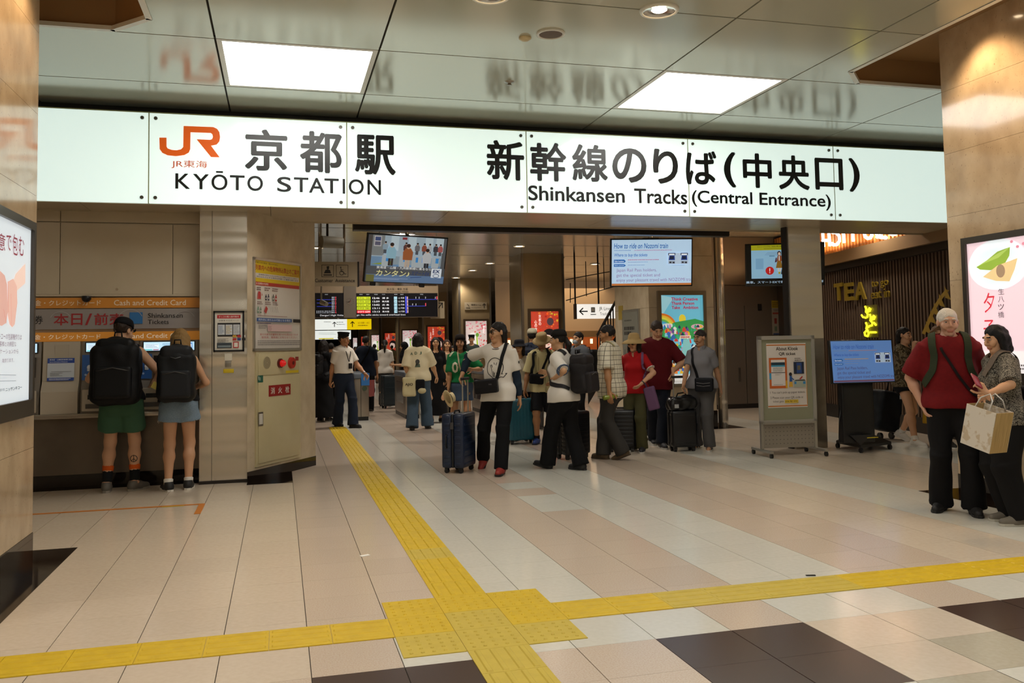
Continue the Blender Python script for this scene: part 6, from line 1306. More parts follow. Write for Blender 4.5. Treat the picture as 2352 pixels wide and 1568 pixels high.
def backpack(P, label, c, size=(.16, .12, .30), z=.24, y=-.30, straps=True, lid=True, c2=None, tiltx=0, group='backpacks'):
    tp = P.tp; T = npR(P.T); base = tp(0, y, z-size[2]); t, off = bagthing(P, 'backpack', label, 'backpack', tuple(base), group)
    m = cloth('pack'+c, c, rough=.6, bump=.15, sc=90); m2 = cloth('pack'+(c2 or c)+'b', c2 or c, rough=.5)
    R = T @ npR(Matrix.Rotation(tiltx, 4, 'X')); sx, sy, sz = size
    part(t, off, 'main_body', bob('pack', U(.05, rbox(tp(0, y, z-.03), V3(sx-.095, sy-.085, sz-.15), .085, R), ell(tp(0, y+.01, z+sz*.45), V3(sx*.86, sy*.95, sz*.55), R))+[folds(.007, 2)], .011, m))
    part(t, off, 'front_pocket', bob('pocket', U(.02, rbox(tp(0, y-sy-.0, z-sz*.35), V3(sx*.6, .02, sz*.35), .03, R)), .011, m2))
    if lid: part(t, off, 'top_lid', bob('lid', U(.02, rbox(tp(0, y-.01, z+sz*.66), V3(sx*.5, sy*.45, .02), .065, R)), .011, m2))
    part(t, off, 'zip', MB().tube([tuple(tp(-sx*.62, y-sy-.045, z-sz*.05)), tuple(tp(0, y-sy-.055, z+.02-sz*.02)), tuple(tp(sx*.62, y-sy-.045, z-sz*.05))], .005, 6), mat('zip_grey', '4A4846', .4, .5))
    part(t, off, 'grab_handle', MB().tube([tuple(tp(-.035, y+.05, z+sz*.98)), tuple(tp(-.03, y+.05, z+sz+.045)), tuple(tp(.03, y+.05, z+sz+.045)), tuple(tp(.035, y+.05, z+sz*.98))], .009, 6), m)
    if straps:
        for s in (-1, 1):
            r = ribbon('shoulder_strap', P.shirt, [tp(s*.075, -.16, .50), tp(s*.085, -.05, .55), tp(s*.095, .08, .48), tp(s*.11, .16, .34), tp(s*.14, .10, .16), tp(s*.16, -.02, .08), tp(s*.12, -.15, .05)], .055, m, t); r.matrix_local = off
    return t, off
def suitcase(label, pos, yaw, size, c, ridges=9, handle=.45, c2='1A1A1C', group='suitcases', vertical=False, cat='suitcase'):
    w, d, h = size; t = thing('suitcase', label, cat, pos, yaw, group); m = mat('shell_'+c, c, .35, spec=.5); z0 = .06
    obj('shell', MB().box((-w/2, -d/2, z0), (w/2, -.012, z0+h), bev=.035), m, t); obj('shell', MB().box((-w/2, .012, z0), (w/2, d/2, z0+h), bev=.035), m, t)
    obj('zip_band', MB().box((-w/2+.006, -.014, z0+.006), (w/2-.006, .014, z0+h-.006), bev=.012), mat('band_'+c2, c2, .6), t)
    for k in range(ridges):
        if vertical:
            x = -w/2+.05+(w-.1)*k/(ridges-1)
            for y in (-d/2, d/2): obj('ridge', MB().box((x-.009, y-.005, z0+.05), (x+.009, y+.005, z0+h-.05), bev=.004), m, t)
        else:
            z = z0+.05+(h-.1)*k/(ridges-1)
            for y in (-d/2, d/2): obj('ridge', MB().box((-w/2+.04, y-.005, z-.016), (w/2-.04, y+.005, z+.016), bev=.004), m, t)
            for x in (-w/2, w/2): obj('ridge', MB().box((x-.005, -d/2+.035, z-.016), (x+.005, -.03, z+.016), bev=.004), m, t); obj('ridge', MB().box((x-.005, .03, z-.016), (x+.005, d/2-.035, z+.016), bev=.004), m, t)
    bk = mat('wheel_black', '101012', .5)
    for x in (-w/2+.05, w/2-.05):
        for y in (-d/2+.05, d/2-.05):
            wh = obj('wheel', MB().cyl((x-.018, y, .027), (x+.018, y, .027), .027, n=18), bk, t); obj('wheel_fork', MB().box((x-.024, y-.02, .03), (x+.024, y+.02, .066)), bk, wh)
    if handle:
        hs = MB()
        for x in (-.085, .085): hs.cyl((x, d/2-.05, z0+h-.02), (x, d/2-.05, z0+h+handle), .009, n=10)
        obj('handle_rods', hs, ALU, t); obj('handle_grip', MB().box((-.11, d/2-.067, z0+h+handle-.012), (.11, d/2-.033, z0+h+handle+.022), bev=.01), bk, t)
    obj('carry_handle', MB().tube([(-.08, -.02, z0+h-.005), (-.07, -.02, z0+h+.025), (.07, -.02, z0+h+.025), (.08, -.02, z0+h-.005)], .009, 8), bk, t)
    obj('side_handle', MB().tube([(w/2-.004, -.07, z0+h*.5-.08), (w/2+.02, -.07, z0+h*.5-.06), (w/2+.02, -.07, z0+h*.5+.06), (w/2-.004, -.07, z0+h*.5+.08)], .008, 8), bk, t)
    obj('lock', MB().box((w/2-.004, -.02, z0+h*.78-.04), (w/2+.006, .02, z0+h*.78+.04)), mat('lock_grey', '5A5A5E', .3, .6), t)
    return t
def lhat(P, name, prof, m, ov=(1, 1.18), tilt=0, z=.06, y=-.015, parent=None):
    M = P.HM @ Matrix.Translation((0, y, z)) @ Matrix.Rotation(math.radians(tilt), 4, 'X') @ Matrix.Diagonal((ov[0], ov[1], 1, 1))
    return obj(name, MB().lathe(prof, 28, None, M), m, P.root if parent is None else parent)
BUCKET = [(.001, .085), (.05, .083), (.078, .07), (.086, .035), (.09, .0), (.12, -.018), (.148, -.036), (.146, -.041), (.115, -.022), (.085, -.006)]
SUNHAT = [(.001, .10), (.05, .095), (.075, .07), (.084, .02), (.088, .0), (.14, -.02), (.175, -.055), (.172, -.06), (.135, -.026), (.084, -.006)]
CAPP = [(.001, .085), (.045, .08), (.07, .062), (.083, .03), (.087, -.005), (.082, -.006), (.078, .02)]
def cap(P, c, visor=True, back=False, txt=None):
    m = cloth('cap'+c, c, rough=.8); o = lhat(P, 'cap', CAPP, m)
    if visor:
        s = -1 if back else 1; pts = []
        for k in range(9): an = math.radians(-62+15.5*k); pts.append((.085*math.sin(an), s*(.075+.0*k)*1.0+s*.085*(math.cos(an)-.45)))
        inner = [(x*.98, s*(.055+.04*math.cos(math.asin(max(-1, min(1, x/.09)))))) for x, y in pts[::-1]]
        M = P.HM @ Matrix.Translation((0, -.005, .058)) @ Matrix.Rotation(math.radians(-8*s), 4, 'X')
        obj('visor', MB().prism([(x, y+s*.0) for x, y in pts]+inner, -.004, .004, None, M), m, o)
    return o
def glasses(P, c='0E0C0C', r=.02):
    o = MB(); M = P.HM
    for s in (-1, 1): o.cyl((s*.031, .099, .012), (s*.031, .1015, .012), r, n=16, T=M); o.tube([(s*.05, .096, .016), (s*.072, .06, .018), (s*.078, .0, .016)], .0022, 6, T=M)
    o.tube([(-.012, .101, .016), (0, .106, .019), (.012, .101, .016)], .002, 6, T=M); return obj('sunglasses', o, mat('lens_dark', c, .1), P.root)
# ================================================================ WHO IS THERE
def gridmat(name, base, line, sx, sz, w=.1):
    m = mat(name, base, .85, spec=.2); nt = m.node_tree; b = nt.nodes['Principled BSDF']; N = nt.nodes.new; L = nt.links.new
    tc = N('ShaderNodeTexCoord'); sp = N('ShaderNodeSeparateXYZ'); L(tc.outputs['Object'], sp.inputs[0])
    def mth(op, a, bb=None):
        n = N('ShaderNodeMath'); n.operation = op
        for i, v in enumerate((a, bb)):
            if v is None: continue
            if isinstance(v, (int, float)): n.inputs[i].default_value = v
            else: L(v, n.inputs[i])
        return n.outputs[0]
    xy = mth('MULTIPLY', mth('ARCTAN2', sp.outputs[0], sp.outputs[1]), .17)
    l1 = mth('LESS_THAN', mth('FRACT', mth('MULTIPLY', xy, sx)), w); l2 = mth('LESS_THAN', mth('FRACT', mth('MULTIPLY', sp.outputs[2], sz)), w)
    mx = N('ShaderNodeMix'); mx.data_type = 'RGBA'; L(mth('MAXIMUM', l1, l2), mx.inputs[0]); mx.inputs[6].default_value = (*lin(base), 1); mx.inputs[7].default_value = (*lin(line), 1)
    L(mx.outputs[2], b.inputs['Base Color']); return m
def camomat(name, cols, sc):
    m = mat(name, cols[0], .85, spec=.2); nt = m.node_tree; N = nt.nodes.new; L = nt.links.new
    tc = N('ShaderNodeTexCoord'); nz = N('ShaderNodeTexNoise'); nz.inputs['Scale'].default_value = sc; nz.inputs['Detail'].default_value = 1.5; nz.inputs['Distortion'].default_value = 2.5
    r = N('ShaderNodeValToRGB'); r.color_ramp.interpolation = 'CONSTANT'; r.color_ramp.elements[0].color = (*lin(cols[0]), 1); r.color_ramp.elements[1].position = .5; r.color_ramp.elements[1].color = (*lin(cols[1]), 1)
    if len(cols) > 2: e = r.color_ramp.elements.new(.6); e.color = (*lin(cols[2]), 1)
    L(tc.outputs['Object'], nz.inputs['Vector']); L(nz.outputs['Fac'], r.inputs[0]); L(r.outputs[0], nt.nodes['Principled BSDF'].inputs['Base Color']); return m
def Mof(pos, phi, h):
    a = math.atan2(-pos.y, -pos.x)+math.radians(phi); return Matrix.Translation(pos) @ Matrix.Rotation(a-math.pi/2, 4, 'Z') @ Matrix.Scale(h/1.75, 4)
def HT(px, ytop, h): p = FL(px, ytop, h); return Vector((p.x, p.y, 0))
def LC(pos, phi, h, px, py, dY=0): return tuple(Mof(pos, phi, h).inverted() @ AY(px, py, pos.y+dY))
def LF(pos, phi, h, px, py, z=.08): p = Mof(pos, phi, h).inverted() @ FL(px, py); return (p.x, p.y, z)
def PP(label, pos, phi, h, feet=None, rhp=None, lhp=None, fz=(.08, .08), **k):
    if feet:
        lc = [LF(pos, phi, h, *f_) for f_ in feet]; my = (lc[0][1]+lc[1][1])/2; sc_ = min(1, .52/max(.01, abs(lc[0][1]-lc[1][1])))
        k['rf'], k['lf'] = [(min(.3, max(-.3, v[0])), max(-.3, min(.3, (v[1]-my)*sc_)), fz[i]) for i, v in enumerate(lc)]
    if 0: k['rf'] = LF(pos, phi, h, *feet[0], fz[0]); k['lf'] = LF(pos, phi, h, *feet[1], fz[1])
    if rhp: k['rh'] = LC(pos, phi, h, *rhp)
    if lhp: k['lh'] = LC(pos, phi, h, *lhp)
    return person(label, pos, phi, h, **k)
WHITE = cloth('white', 'D6D0C6'); CREAM = cloth('cream', 'C6BC9C'); BLK = cloth('black', '0F0F12'); NAVY = cloth('navy', '1B2333'); DENIM = cloth('denim', '6E8296', '8296A8', 120); JEAN = cloth('jean', '3E5060', '46586A', 120)
RED = cloth('red', '9E1418'); MAROON = cloth('maroon', '5A1219'); GREY = cloth('grey', '77767A'); DGREY = cloth('dark_grey', '3A3836'); OLIVE = cloth('olive', '45432A'); GREEN = cloth('green', '146B3C'); KHAKI = cloth('khaki', 'A39A72')
ASIA, LIGHT, TAN = 'C0946F', 'C99A78', 'B07E5A'
# ---- 1 man with cap at the ticket machine, seen from behind
p = Vector((-1.66, 10.2, 0)); ph = 180+math.degrees(math.atan2(p.x, p.y))*0-9
A = PP('man in black tank top and green shorts at the ticket machine', p, ph, 1.85, rf=(.13, .02, .08), lf=(-.13, 0, .08), rfy=40, lfy=5, sk=LIGHT, hairc='2A1C12', hair='crop', head=(-38, 14), lean=8, rh=(.27, .26, 1.10), rpole=(.8, -.6, -.4), lh=(-.2, .22, 1.12), bulk=1.05,
       top=dict(m=BLK, hem=-.03, sleeve=0, loose=.016, name='tank_top'), bottom=dict(m=cloth('green_shorts', '3E5E48'), len=.72, hemr=.125, loose=.022, name='shorts'), shoes=('5A5650', '8A847A', 'A8A49A'), socks=('16181A', .13, 'C8581E'))
cap(A, '121215')
pr = Print(); c = '2A1C18'; pr.ring(0, 0, .036, .036, .007, c).line([(0, .036), (0, -.036)], .006, c).line([(0, 0), (-.024, -.025)], .006, c).line([(0, 0), (.024, -.025)], .006, c)
k_ = A.J['rk']; an_ = A.J['ra']; mid = k_+(an_-k_)*.42
decal(A, pr, mid, (1, 0, 0), (0, 0, 1), (0, 1, 0), A.root, 'tattoo', .0015, U(.04, cone(k_, k_+(an_-k_)*.32+V3(0, -.012, 0), .054, .056), cone(k_+(an_-k_)*.32+V3(0, -.012, 0), an_, .056, .036)))
backpack(A, 'bulky black travel backpack on the man in green shorts', '0D0D0F', (.235, .17, .36), .22, -.34)
# ---- 2 blonde woman beside him
p = Vector((-1.06, 10.08, 0))
B = PP('blonde woman in frayed denim shorts at the ticket machine', p, 180-5, 1.74, rf=(.10, .0, .08), lf=(-.10, -.06, .08), rfy=5, lfy=25, fem=True, sk=LIGHT, hairc='8A6A3C', hair='bob', head=(15, 18), lean=6, rh=(.12, .30, 1.08), lh=(-.14, .34, 1.06), rpole=(1, -.6, -.5), lpole=(-1, -.6, -.5), top=dict(m=BLK, hem=.0, sleeve=0, loose=.012, name='tank_top'),
       bottom=dict(m=DENIM, len=.38, hemr=.13, loose=.016, name='denim_shorts'), shoes=('1A1A1C', 'D8D4CC', 'D8D4CC'), socks=('D8D4CC', .05))
fr = MB(); r = random.Random(4)
for sd_, sg in (('r', 1), ('l', -1)):
    H_, K = B.J[sd_+'h'], B.J[sd_+'k']; e = H_+(K-H_)*.38
    for k in range(26):
        an = k/26*2*math.pi; q_ = e+V3(.128*math.cos(an), .122*math.sin(an), .0); fr.tube([tuple(q_), tuple(q_+V3(r.uniform(-.006, .006), r.uniform(-.006, .006), -r.uniform(.012, .035)))], .0022, 4)
f_ = obj('frayed_hem', fr, cloth('fray', 'B8B4AC'), B.root); f_['kind'] = 'stuff'
t, off = backpack(B, 'tall dark grey hiking backpack on the blonde woman', '17181A', (.20, .15, .33), .27, -.31, c2='1E1F22')
part(t, off, 'emblem', MB().tube([tuple(B.tp(-.05, -.468, .44)), tuple(B.tp(0, -.475, .425)), tuple(B.tp(.05, -.468, .44))], .004, 6), mat('emblem_grey', '5A5C5E', .5))
part(t, off, 'luggage_tag', MB().box((-.03, -.005, -.035), (.03, .005, .035), T=Matrix.Translation(B.tp(-.215, -.30, .16)) @ Matrix.Rotation(.5, 4, 'Y')), pc('C8B85A'))
# ---- 3 station guard
p = FL(790, 981)
A = PP('station guard in white short-sleeved shirt and dark trousers walking', p, 42, 1.80, feet=((772, 979), (808, 982)), rhp=(757, 885, .1), lhp=(838, 858, -.1), sk=TAN, hair='crop', head=(20, 4), bulk=1.06, top=dict(m=WHITE, hem=.055, sleeve=.72, loose=.020, collar=True), bottom=dict(m=NAVY, hem=.10, loose=.018), shoes=('0E0E10', '0E0E10'), rfy=10)
lhat(A, 'peaked_cap', [(.001, .075), (.07, .078), (.098, .068), (.086, .035), (.084, .0), (.08, .0)], cloth('guardcap', '14161C'))
for s in (-1, 1): obj('epaulette', MB().box((-.03, -.06, -.004), (.03, .04, .004), T=Matrix.Translation(A.tp(s*.125, -.005, .535))), cloth('epaulette', '26262A'), A.shirto)
ribbon('lanyard', A.shirt, [A.tp(-.06, .02, .53), A.tp(-.05, .15, .42), A.tp(0, .18, .26), A.tp(.05, .15, .42), A.tp(.06, .02, .53)], .012, BLK, A.root)
obj('pass_holder', MB().box((-.04, -.006, -.05), (.04, .006, .05), T=Matrix.Translation(A.tp(.0, .185, .19))), mat('pass_black', '16161A', .3), A.root)
obj('belt', npmesh('belt', [surf(U(0, capc(A.tp(0, 0, .055), A.tp(0, 0, .085), .158, .156, A.fw, .84)), .011)], [BLK]), None, A.root)
obj('wristwatch', MB().cyl(tuple(A.J['lw']-(A.J['lw']-A.J['le'])*.06), tuple(A.J['lw']-(A.J['lw']-A.J['le'])*.14), .034, n=18), mat('watch_steel', '8E92A0', .3, .7), A.root)
# ---- 4 man in navy T-shirt beyond the gate
p = HT(840, 772, 1.76)
A = PP('man in navy T-shirt with a crossbody strap beyond the gate', p, 170, 1.76, q=1.3, face=False, hair='crop', sk=TAN, bulk=1.15, top=dict(m=NAVY, hem=-.12, sleeve=.8, loose=.022), bottom=dict(m=BLK))
ribbon('strap', A.shirt, [A.tp(.1, -.03, .54), A.tp(.06, -.15, .38), A.tp(-.12, -.16, .1), A.tp(-.17, -.05, .0)], .035, BLK, A.root)
# ---- 5 person in cream T-shirt and wide jeans seen from behind
p = FL(962, 986)
A = PP('person with black bob in cream T-shirt and wide jeans from behind', p, 176, 1.74, feet=((982, 984), (947, 988)), hair='bob', sk=ASIA, face=False, lhp=(942, 868, .12), rhp=(1003, 865, .2), top=dict(m=cloth('cream2', 'CFC4A4'), hem=-.07, sleeve=.95, loose=.034, flare=1.15), bottom=dict(m=JEAN, hem=.115, loose=.04), shoes=('1E1A18', '1E1A18'))
pr = Print(); pr.text('A', -.13, .10, -.085, .15, '3A5A4A', .02).text('D', -.05, .11, -.005, .16, '3A5A4A', .02).text('J', .035, .11, .075, .16, '3A5A4A', .02).ell(.0, -.02, .04, .045, '3A3A34', 10).poly([(-.05, -.12), (.05, -.12), (.04, -.06), (-.03, -.06)], '4A5A4A').rect(-.03, -.09, .0, -.05, '2A2A28')
decal(A, pr, A.tp(0, 0, .30), (1, 0, 0), (0, 0, 1), (0, 1, 0), A.shirto)
t, off = bagthing(A, 'tote_bag', 'cream tote bag with dark lettering on the hip of the jeans wearer', 'bag', tuple(A.tp(-.16, -.2, -.36)))
part(t, off, 'bag_body', bob('tote', U(.02, rbox(A.tp(-.15, -.19, -.17), V3(.09, .02, .14), .03))+[folds(.006, 1)], .011, cloth('tote', 'C0B690')))
pr = Print(); pr.text('AJIO', -.07, .0, .07, .06, '2A2420', .02); pr.obj('lettering', t, off @ Matrix.Translation(A.tp(-.15, -.242, -.16)) @ BAS)
t, off = bagthing(A, 'waist_pouch', 'black waist pouch with a cream cap clipped on it', 'bag', tuple(A.tp(.06, -.24, -.30)))
part(t, off, 'pouch', bob('pouch', U(.02, rbox(A.tp(.05, -.2, -.14), V3(.05, .03, .07), .03)), .011, BLK)); part(t, off, 'clipped_cap', bob('clip', U(.01, ell(A.tp(.08, -.235, -.24), V3(.075, .05, .055))), .01, cloth('tote', 'C0B690')))
# ---- 6 woman in green jersey
p = FL(1060, 1012)
A = PP('woman in green number jersey and denim skirt holding a straw hat', p, -4, 1.66, feet=((1045, 1010), (1078, 1012)), fem=True, hair='long', sk='A87C5C', rhp=(1030, 893, -.1), lhp=(1086, 848, -.3), lpole=(-.8, -.5, -.6), top=dict(m=GREEN, hem=.02, sleeve=.95, loose=.030, flare=1.12), bottom=dict(m=cloth('blue_denim', '3A4A62', '44546C', 120), skirt=.28, flare=.215, loose=.02, name='denim_skirt'), shoes=('C8C4BC', 'C8C4BC'), socks=('D8D4CC', .05))
lhat(A, 'headwear', CAPP, cloth('darkcap', '17120F'))
pr = Print(); pr.text('0', -.135, -.09, -.025, .09, 'CFCAB4', .03).text('4', .015, -.09, .135, .09, 'CFCAB4', .03); decal(A, pr, A.tp(0, 0, .27), (-1, 0, 0), (0, 0, 1), (0, -1, 0), A.shirto, 'number')
for s in (-1, 1):
    for k in (0, 1): ribbon('sleeve_stripe', A.shirt, [A.tp(s*(.10+.03*k), .05, .53), A.tp(s*(.16+.02*k), .07, .45)], .013, pc('CFCAB4'), A.shirto, .002, .002)
ribbon('sash', A.shirt, [A.tp(.04, .1, .52), A.tp(.02, .17, .38), A.tp(-.005, .17, .25), A.tp(-.04, .17, .05), A.tp(-.06, .15, -.1)], .022, cloth('sash', 'B0A68C'), A.root)
hh = A.J['rp']; t = thing('straw_hat', 'cream straw hat with black band held by the green jersey woman', 'hat', A.M @ Vector(hh)); M_ = A.M.to_3x3().to_4x4() @ Matrix.Translation((.01, .06, -.10)) @ Matrix.Rotation(math.radians(-70), 4, 'Y') @ Matrix.Rotation(.5, 4, 'X')
SF = [(.001, .10), (.06, .098), (.08, .09), (.086, .0), (.15, -.005), (.15, -.01), (.082, -.006)]
obj('crown_and_brim', MB().lathe(SF, 28, None, M_), cloth('straw', 'CDBE94', rough=.7), t); obj('band', MB().lathe([(.0875, .002), (.0855, .035)], 28, None, M_), BLK, t)
# ---- 7 man in white logo T-shirt and sunglasses, centre
p = FL(1148, 1082); SUITP = FL(1055, 1082)
HERO = A = PP('man in white logo T-shirt and sunglasses pulling a navy suitcase', p, -16, 1.785, feet=((1131, 1064), (1153, 1089)), fz=(.13, .085), rfp=-32, rfy=4, lfy=2, hair='mid', sk='B98C68', head=(-40, 2), rh=tuple(Mof(p, -16, 1.785).inverted() @ (SUITP+Vector((.06, .03, 1.16)))), lhp=(1194, 915, -.05), rpole=(1, -.3, -.5), lpole=(-.7, -.8, -.2), rhd=(.1, .6, -.8), bulk=.94,
           top=dict(m=WHITE, hem=-.125, sleeve=.80, loose=.016, flare=1.12), bottom=dict(m=cloth('black_pants', '0D0D0F'), hem=.080, loose=.016), shoes=('8E2A22', '1A1A1C', '1A1A1C'))
glasses(A); 
SLV = cloth('sleeve_navy', '1E2A38')
for sd_ in 'rl':
    S_, E, W_ = A.J[sd_+'s'], A.J[sd_+'e'], A.J[sd_+'w']; obj('undersleeve', npmesh('undersleeve', [surf(U(.012, cone(S_+(E-S_)*.7, E, .052, .050), cone(E, E+(W_-E)*.4, .050, .049), capc(E+(W_-E)*.35, E+(W_-E)*.93, .049, .036))+[folds(.002, 1, 2)], .0105)], [SLV]), None, A.root)
for k, zz in enumerate((.505, .49)): obj('necklace', MB().tube([tuple(A.tp(.062*math.cos(a_)*(1+.15*k), .02+.075*math.sin(a_)*(1+.2*k), zz+.02-.03*max(0, math.sin(a_)))) for a_ in [i*math.pi/10 for i in range(21)]], .004), mat('beads', '3A1E18', .4), A.root)
pr = Print(); c = '17171A'; C_ = []
for k in range(27):
    a_ = math.radians(-38+k*9.85); C_.append((.098*math.cos(a_)-.01, .115*math.sin(a_)+.02))
pr.line(C_, .008, c).line([C_[0], (.125, -.045), (.09, -.09), (.06, -.085)], .008, c).line([C_[-1], (-.03, -.10), (.02, -.105), (.06, -.085)], .008, c)
for x in ((-.045, .055, -.015, -.08), (-.02, .08, .02, -.07), (.012, .08, -.02, -.07), (.045, .07, .04, -.07)): pr.line([x[:2], x[2:]], .007, c)
pr.line([(-.045, .055), (-.06, .05), (-.03, -.075), (-.015, -.08)], .006, c).line([(.045, .07), (.065, .03), (.06, .0)], .006, c)
decal(A, pr, A.tp(-.005, 0, .245), (-1, 0, 0), (0, 0, 1), (0, -1, 0), A.shirto, 'logo_print')
pr = Print(); pr.ell(0, 0, .014, .018, '17171A', 12); decal(A, pr, A.J['ls']+(A.J['le']-A.J['ls'])*.45, (0, 1, 0), (0, 0, 1), (1, -.3, 0), A.shirto, 'sleeve_badge')
t, off = bagthing(A, 'crossbody_bag', 'black crossbody bag on the man with sunglasses', 'bag', tuple(A.tp(.13, .19, -.03)))
R_ = npR(Matrix.Rotation(.10, 4, 'Y'))
part(t, off, 'bag_body', bob('bag', U(.01, rbox(A.tp(.09, .19, .055), V3(.115, .03, .06), .022, R_)), .009, cloth('bagblk', '101013', rough=.5))); part(t, off, 'flap', bob('flap', U(.01, rbox(A.tp(.09, .213, .085), V3(.118, .014, .035), .02, R_)), .009, cloth('bagblk2', '151518', rough=.45)))
part(t, off, 'emblem', MB().box((-.018, -.002, -.008), (.018, .002, .008), T=Matrix.Translation(A.tp(.03, .247, .08))), mat('emblem_dull', '4A4A4E', .3, .8))
r_ = ribbon('strap', A.shirt, [A.tp(-.01, .18, .12), A.tp(-.05, .18, .22), A.tp(-.10, .15, .40), A.tp(-.115, .06, .53), A.tp(-.10, -.08, .53), A.tp(.02, -.18, .35), A.tp(.16, -.10, .12), A.tp(.19, .08, .08)], .040, cloth('strapblk', '121214', rough=.6), t, .006); r_.matrix_local = off
suitcase('navy ridged suitcase pulled by the man with sunglasses', SUITP, 4.12, (.42, .28, .64), '16233C', 8, .40)
COL.objects  # noqa
# ---- 8, 9 people right behind him
p = HT(1192, 777, 1.60)
A = PP('woman in dark bucket hat and white blouse behind the logo T-shirt man', p, -10, 1.56, fem=True, hair='bob', sk=ASIA, q=1.15, top=dict(m=cloth('blouse', 'BDB6A8'), hem=-.1, sleeve=1.5, loose=.02), bottom=dict(m=BLK)); lhat(A, 'bucket_hat', BUCKET, cloth('darkhat', '15151C'))
p = HT(1222, 752, 1.80)
A = PP('man in navy jacket and pale cap behind the bucket hat man', p, 168, 1.76, hair='crop', sk=ASIA, q=1.15, face=False, top=dict(m=NAVY, hem=-.08, sleeve=1.8, loose=.026), bottom=dict(m=DGREY)); cap(A, 'B4AE98', True, False)
backpack(A, 'navy backpack on the man with the pale cap', '151C2C', (.16, .10, .25))
# ---- 10 man in bucket hat and vest with teal suitcase
p = FL(1250, 1018)
A = PP('man in beige bucket hat and cream shirt with a teal suitcase', p, -6, 1.65, rf=(.11, .06, .08), lf=(-.10, -.22, .12), lfp=-25, hair='crop', sk='9A6E4C', head=(-8, 22), lean=4, rhp=(1206, 892, -.02), lhp=(1272, 872, -.28), lpole=(-1, -.3, -.5), top=dict(m=cloth('palecream', 'BEB488'), hem=-.12, sleeve=.95, loose=.03, collar=True, flare=1.1), bottom=dict(m=cloth('blackshort', '15161A'), len=.95, hemr=.10, name='shorts'), shoes=('1E3A7A', '14182A', '2A4A9A'), socks=('14141A', .06))
lhat(A, 'bucket_hat', BUCKET, cloth('beigehat', '9C865E')); glasses(A, '2A2018', .018)
obj('vest', npmesh('vest', [surf([('u', 0, cone(A.tp(0, 0, -.05), A.tp(0, 0, .40), .196, .192, A.fw, .84)), ('i', 0, plane(A.tp(0, 0, -.14), (0, 0, -1))), ('s', 0, rbox(A.tp(0, .16, .25), V3(.045, .2, .6), .0)), ('s', .0, cone(A.tp(0, .03, .42), A.tp(0, .05, .7), .11, .16))], .0115)], [KHAKI]), None, A.root)
t, off = bagthing(A, 'chest_pouch', 'black chest pouch worn by the bucket hat man', 'bag', tuple(A.tp(.08, .21, .03)))
part(t, off, 'pouch', bob('pouch', U(.01, rbox(A.tp(.08, .205, .10), V3(.085, .02, .05), .03, npR(Matrix.Rotation(-.1, 4, 'Y')))), .009, BLK)); r_ = ribbon('strap', A.shirt, [A.tp(.15, .18, .14), A.tp(.0, .2, .22), A.tp(-.09, .14, .42), A.tp(-.10, .02, .54), A.tp(-.06, -.12, .48), A.tp(.12, -.15, .2)], .035, BLK, t, .03); r_.matrix_local = off
for s in (-1, 1): ribbon('pack_strap', A.shirt, [A.tp(s*.10, -.05, .54), A.tp(s*.115, .10, .46), A.tp(s*.13, .13, .30), A.tp(s*.15, .06, .16)], .045, BLK, A.root, .034)
suitcase('teal ribbed suitcase beside the bucket hat man', FL(1198, 1018), .05, (.46, .28, .62), '0F5060', 8, .10, vertical=True)
# ---- 11 woman in white T-shirt with dark backpack walking left
p = FL(1297, 1077)
A = PP('woman in white T-shirt and black trousers walking with a dark backpack', p, -118, 1.665, feet=((1338, 1079), (1262, 1076)), lhp=(1274, 868, -.1), rhp=(1262, 858, .25), lpole=(-.6, -.8, -.3), fem=True, hair='pony', sk=ASIA, head=(18, -2), lean=4, bulk=1.08, lfp=14, top=dict(m=WHITE, hem=-.10, sleeve=.95, loose=.026, flare=1.1, cuff=cloth('cuffblue', '4A5870')), bottom=dict(m=cloth('blackp', '0E0E10'), hem=.105, loose=.032), shoes=('121214', '1A1A1C', '0A0A0C'))
lhat(A, 'visor_cap', CAPP, cloth('visor', '1A1614'))
backpack(A, 'charcoal backpack on the woman in white T-shirt', '222022', (.155, .13, .27), .22, -.29, c2='272426')
suitcase('black suitcase half hidden by the striding woman', FL(1315, 1052), .4, (.42, .27, .56), '101014', 10, .30)
# ---- 12 masked person further back
p = HT(1328, 760, 1.72)
A = PP('person in grey jacket and face mask behind the backpack woman', p, -45, 1.70, hair='crop', sk=ASIA, q=1.15, top=dict(m=cloth('greyjkt', '54585E'), hem=-.1, sleeve=1.85, loose=.028), bottom=dict(m=BLK))
obj('face_mask', npmesh('mask', [surf(U(.01, ell(A.hp(0, .055, -.045), V3(.058, .058, .045), npR(A.HM)))+[('s', .01, ell(A.hp(0, .03, -.03), V3(.055, .06, .06), npR(A.HM)))], .007)], [cloth('mask', '9AA8B4')]), None, A.root)
backpack(A, 'black backpack on the masked person', '111114', (.15, .1, .24))
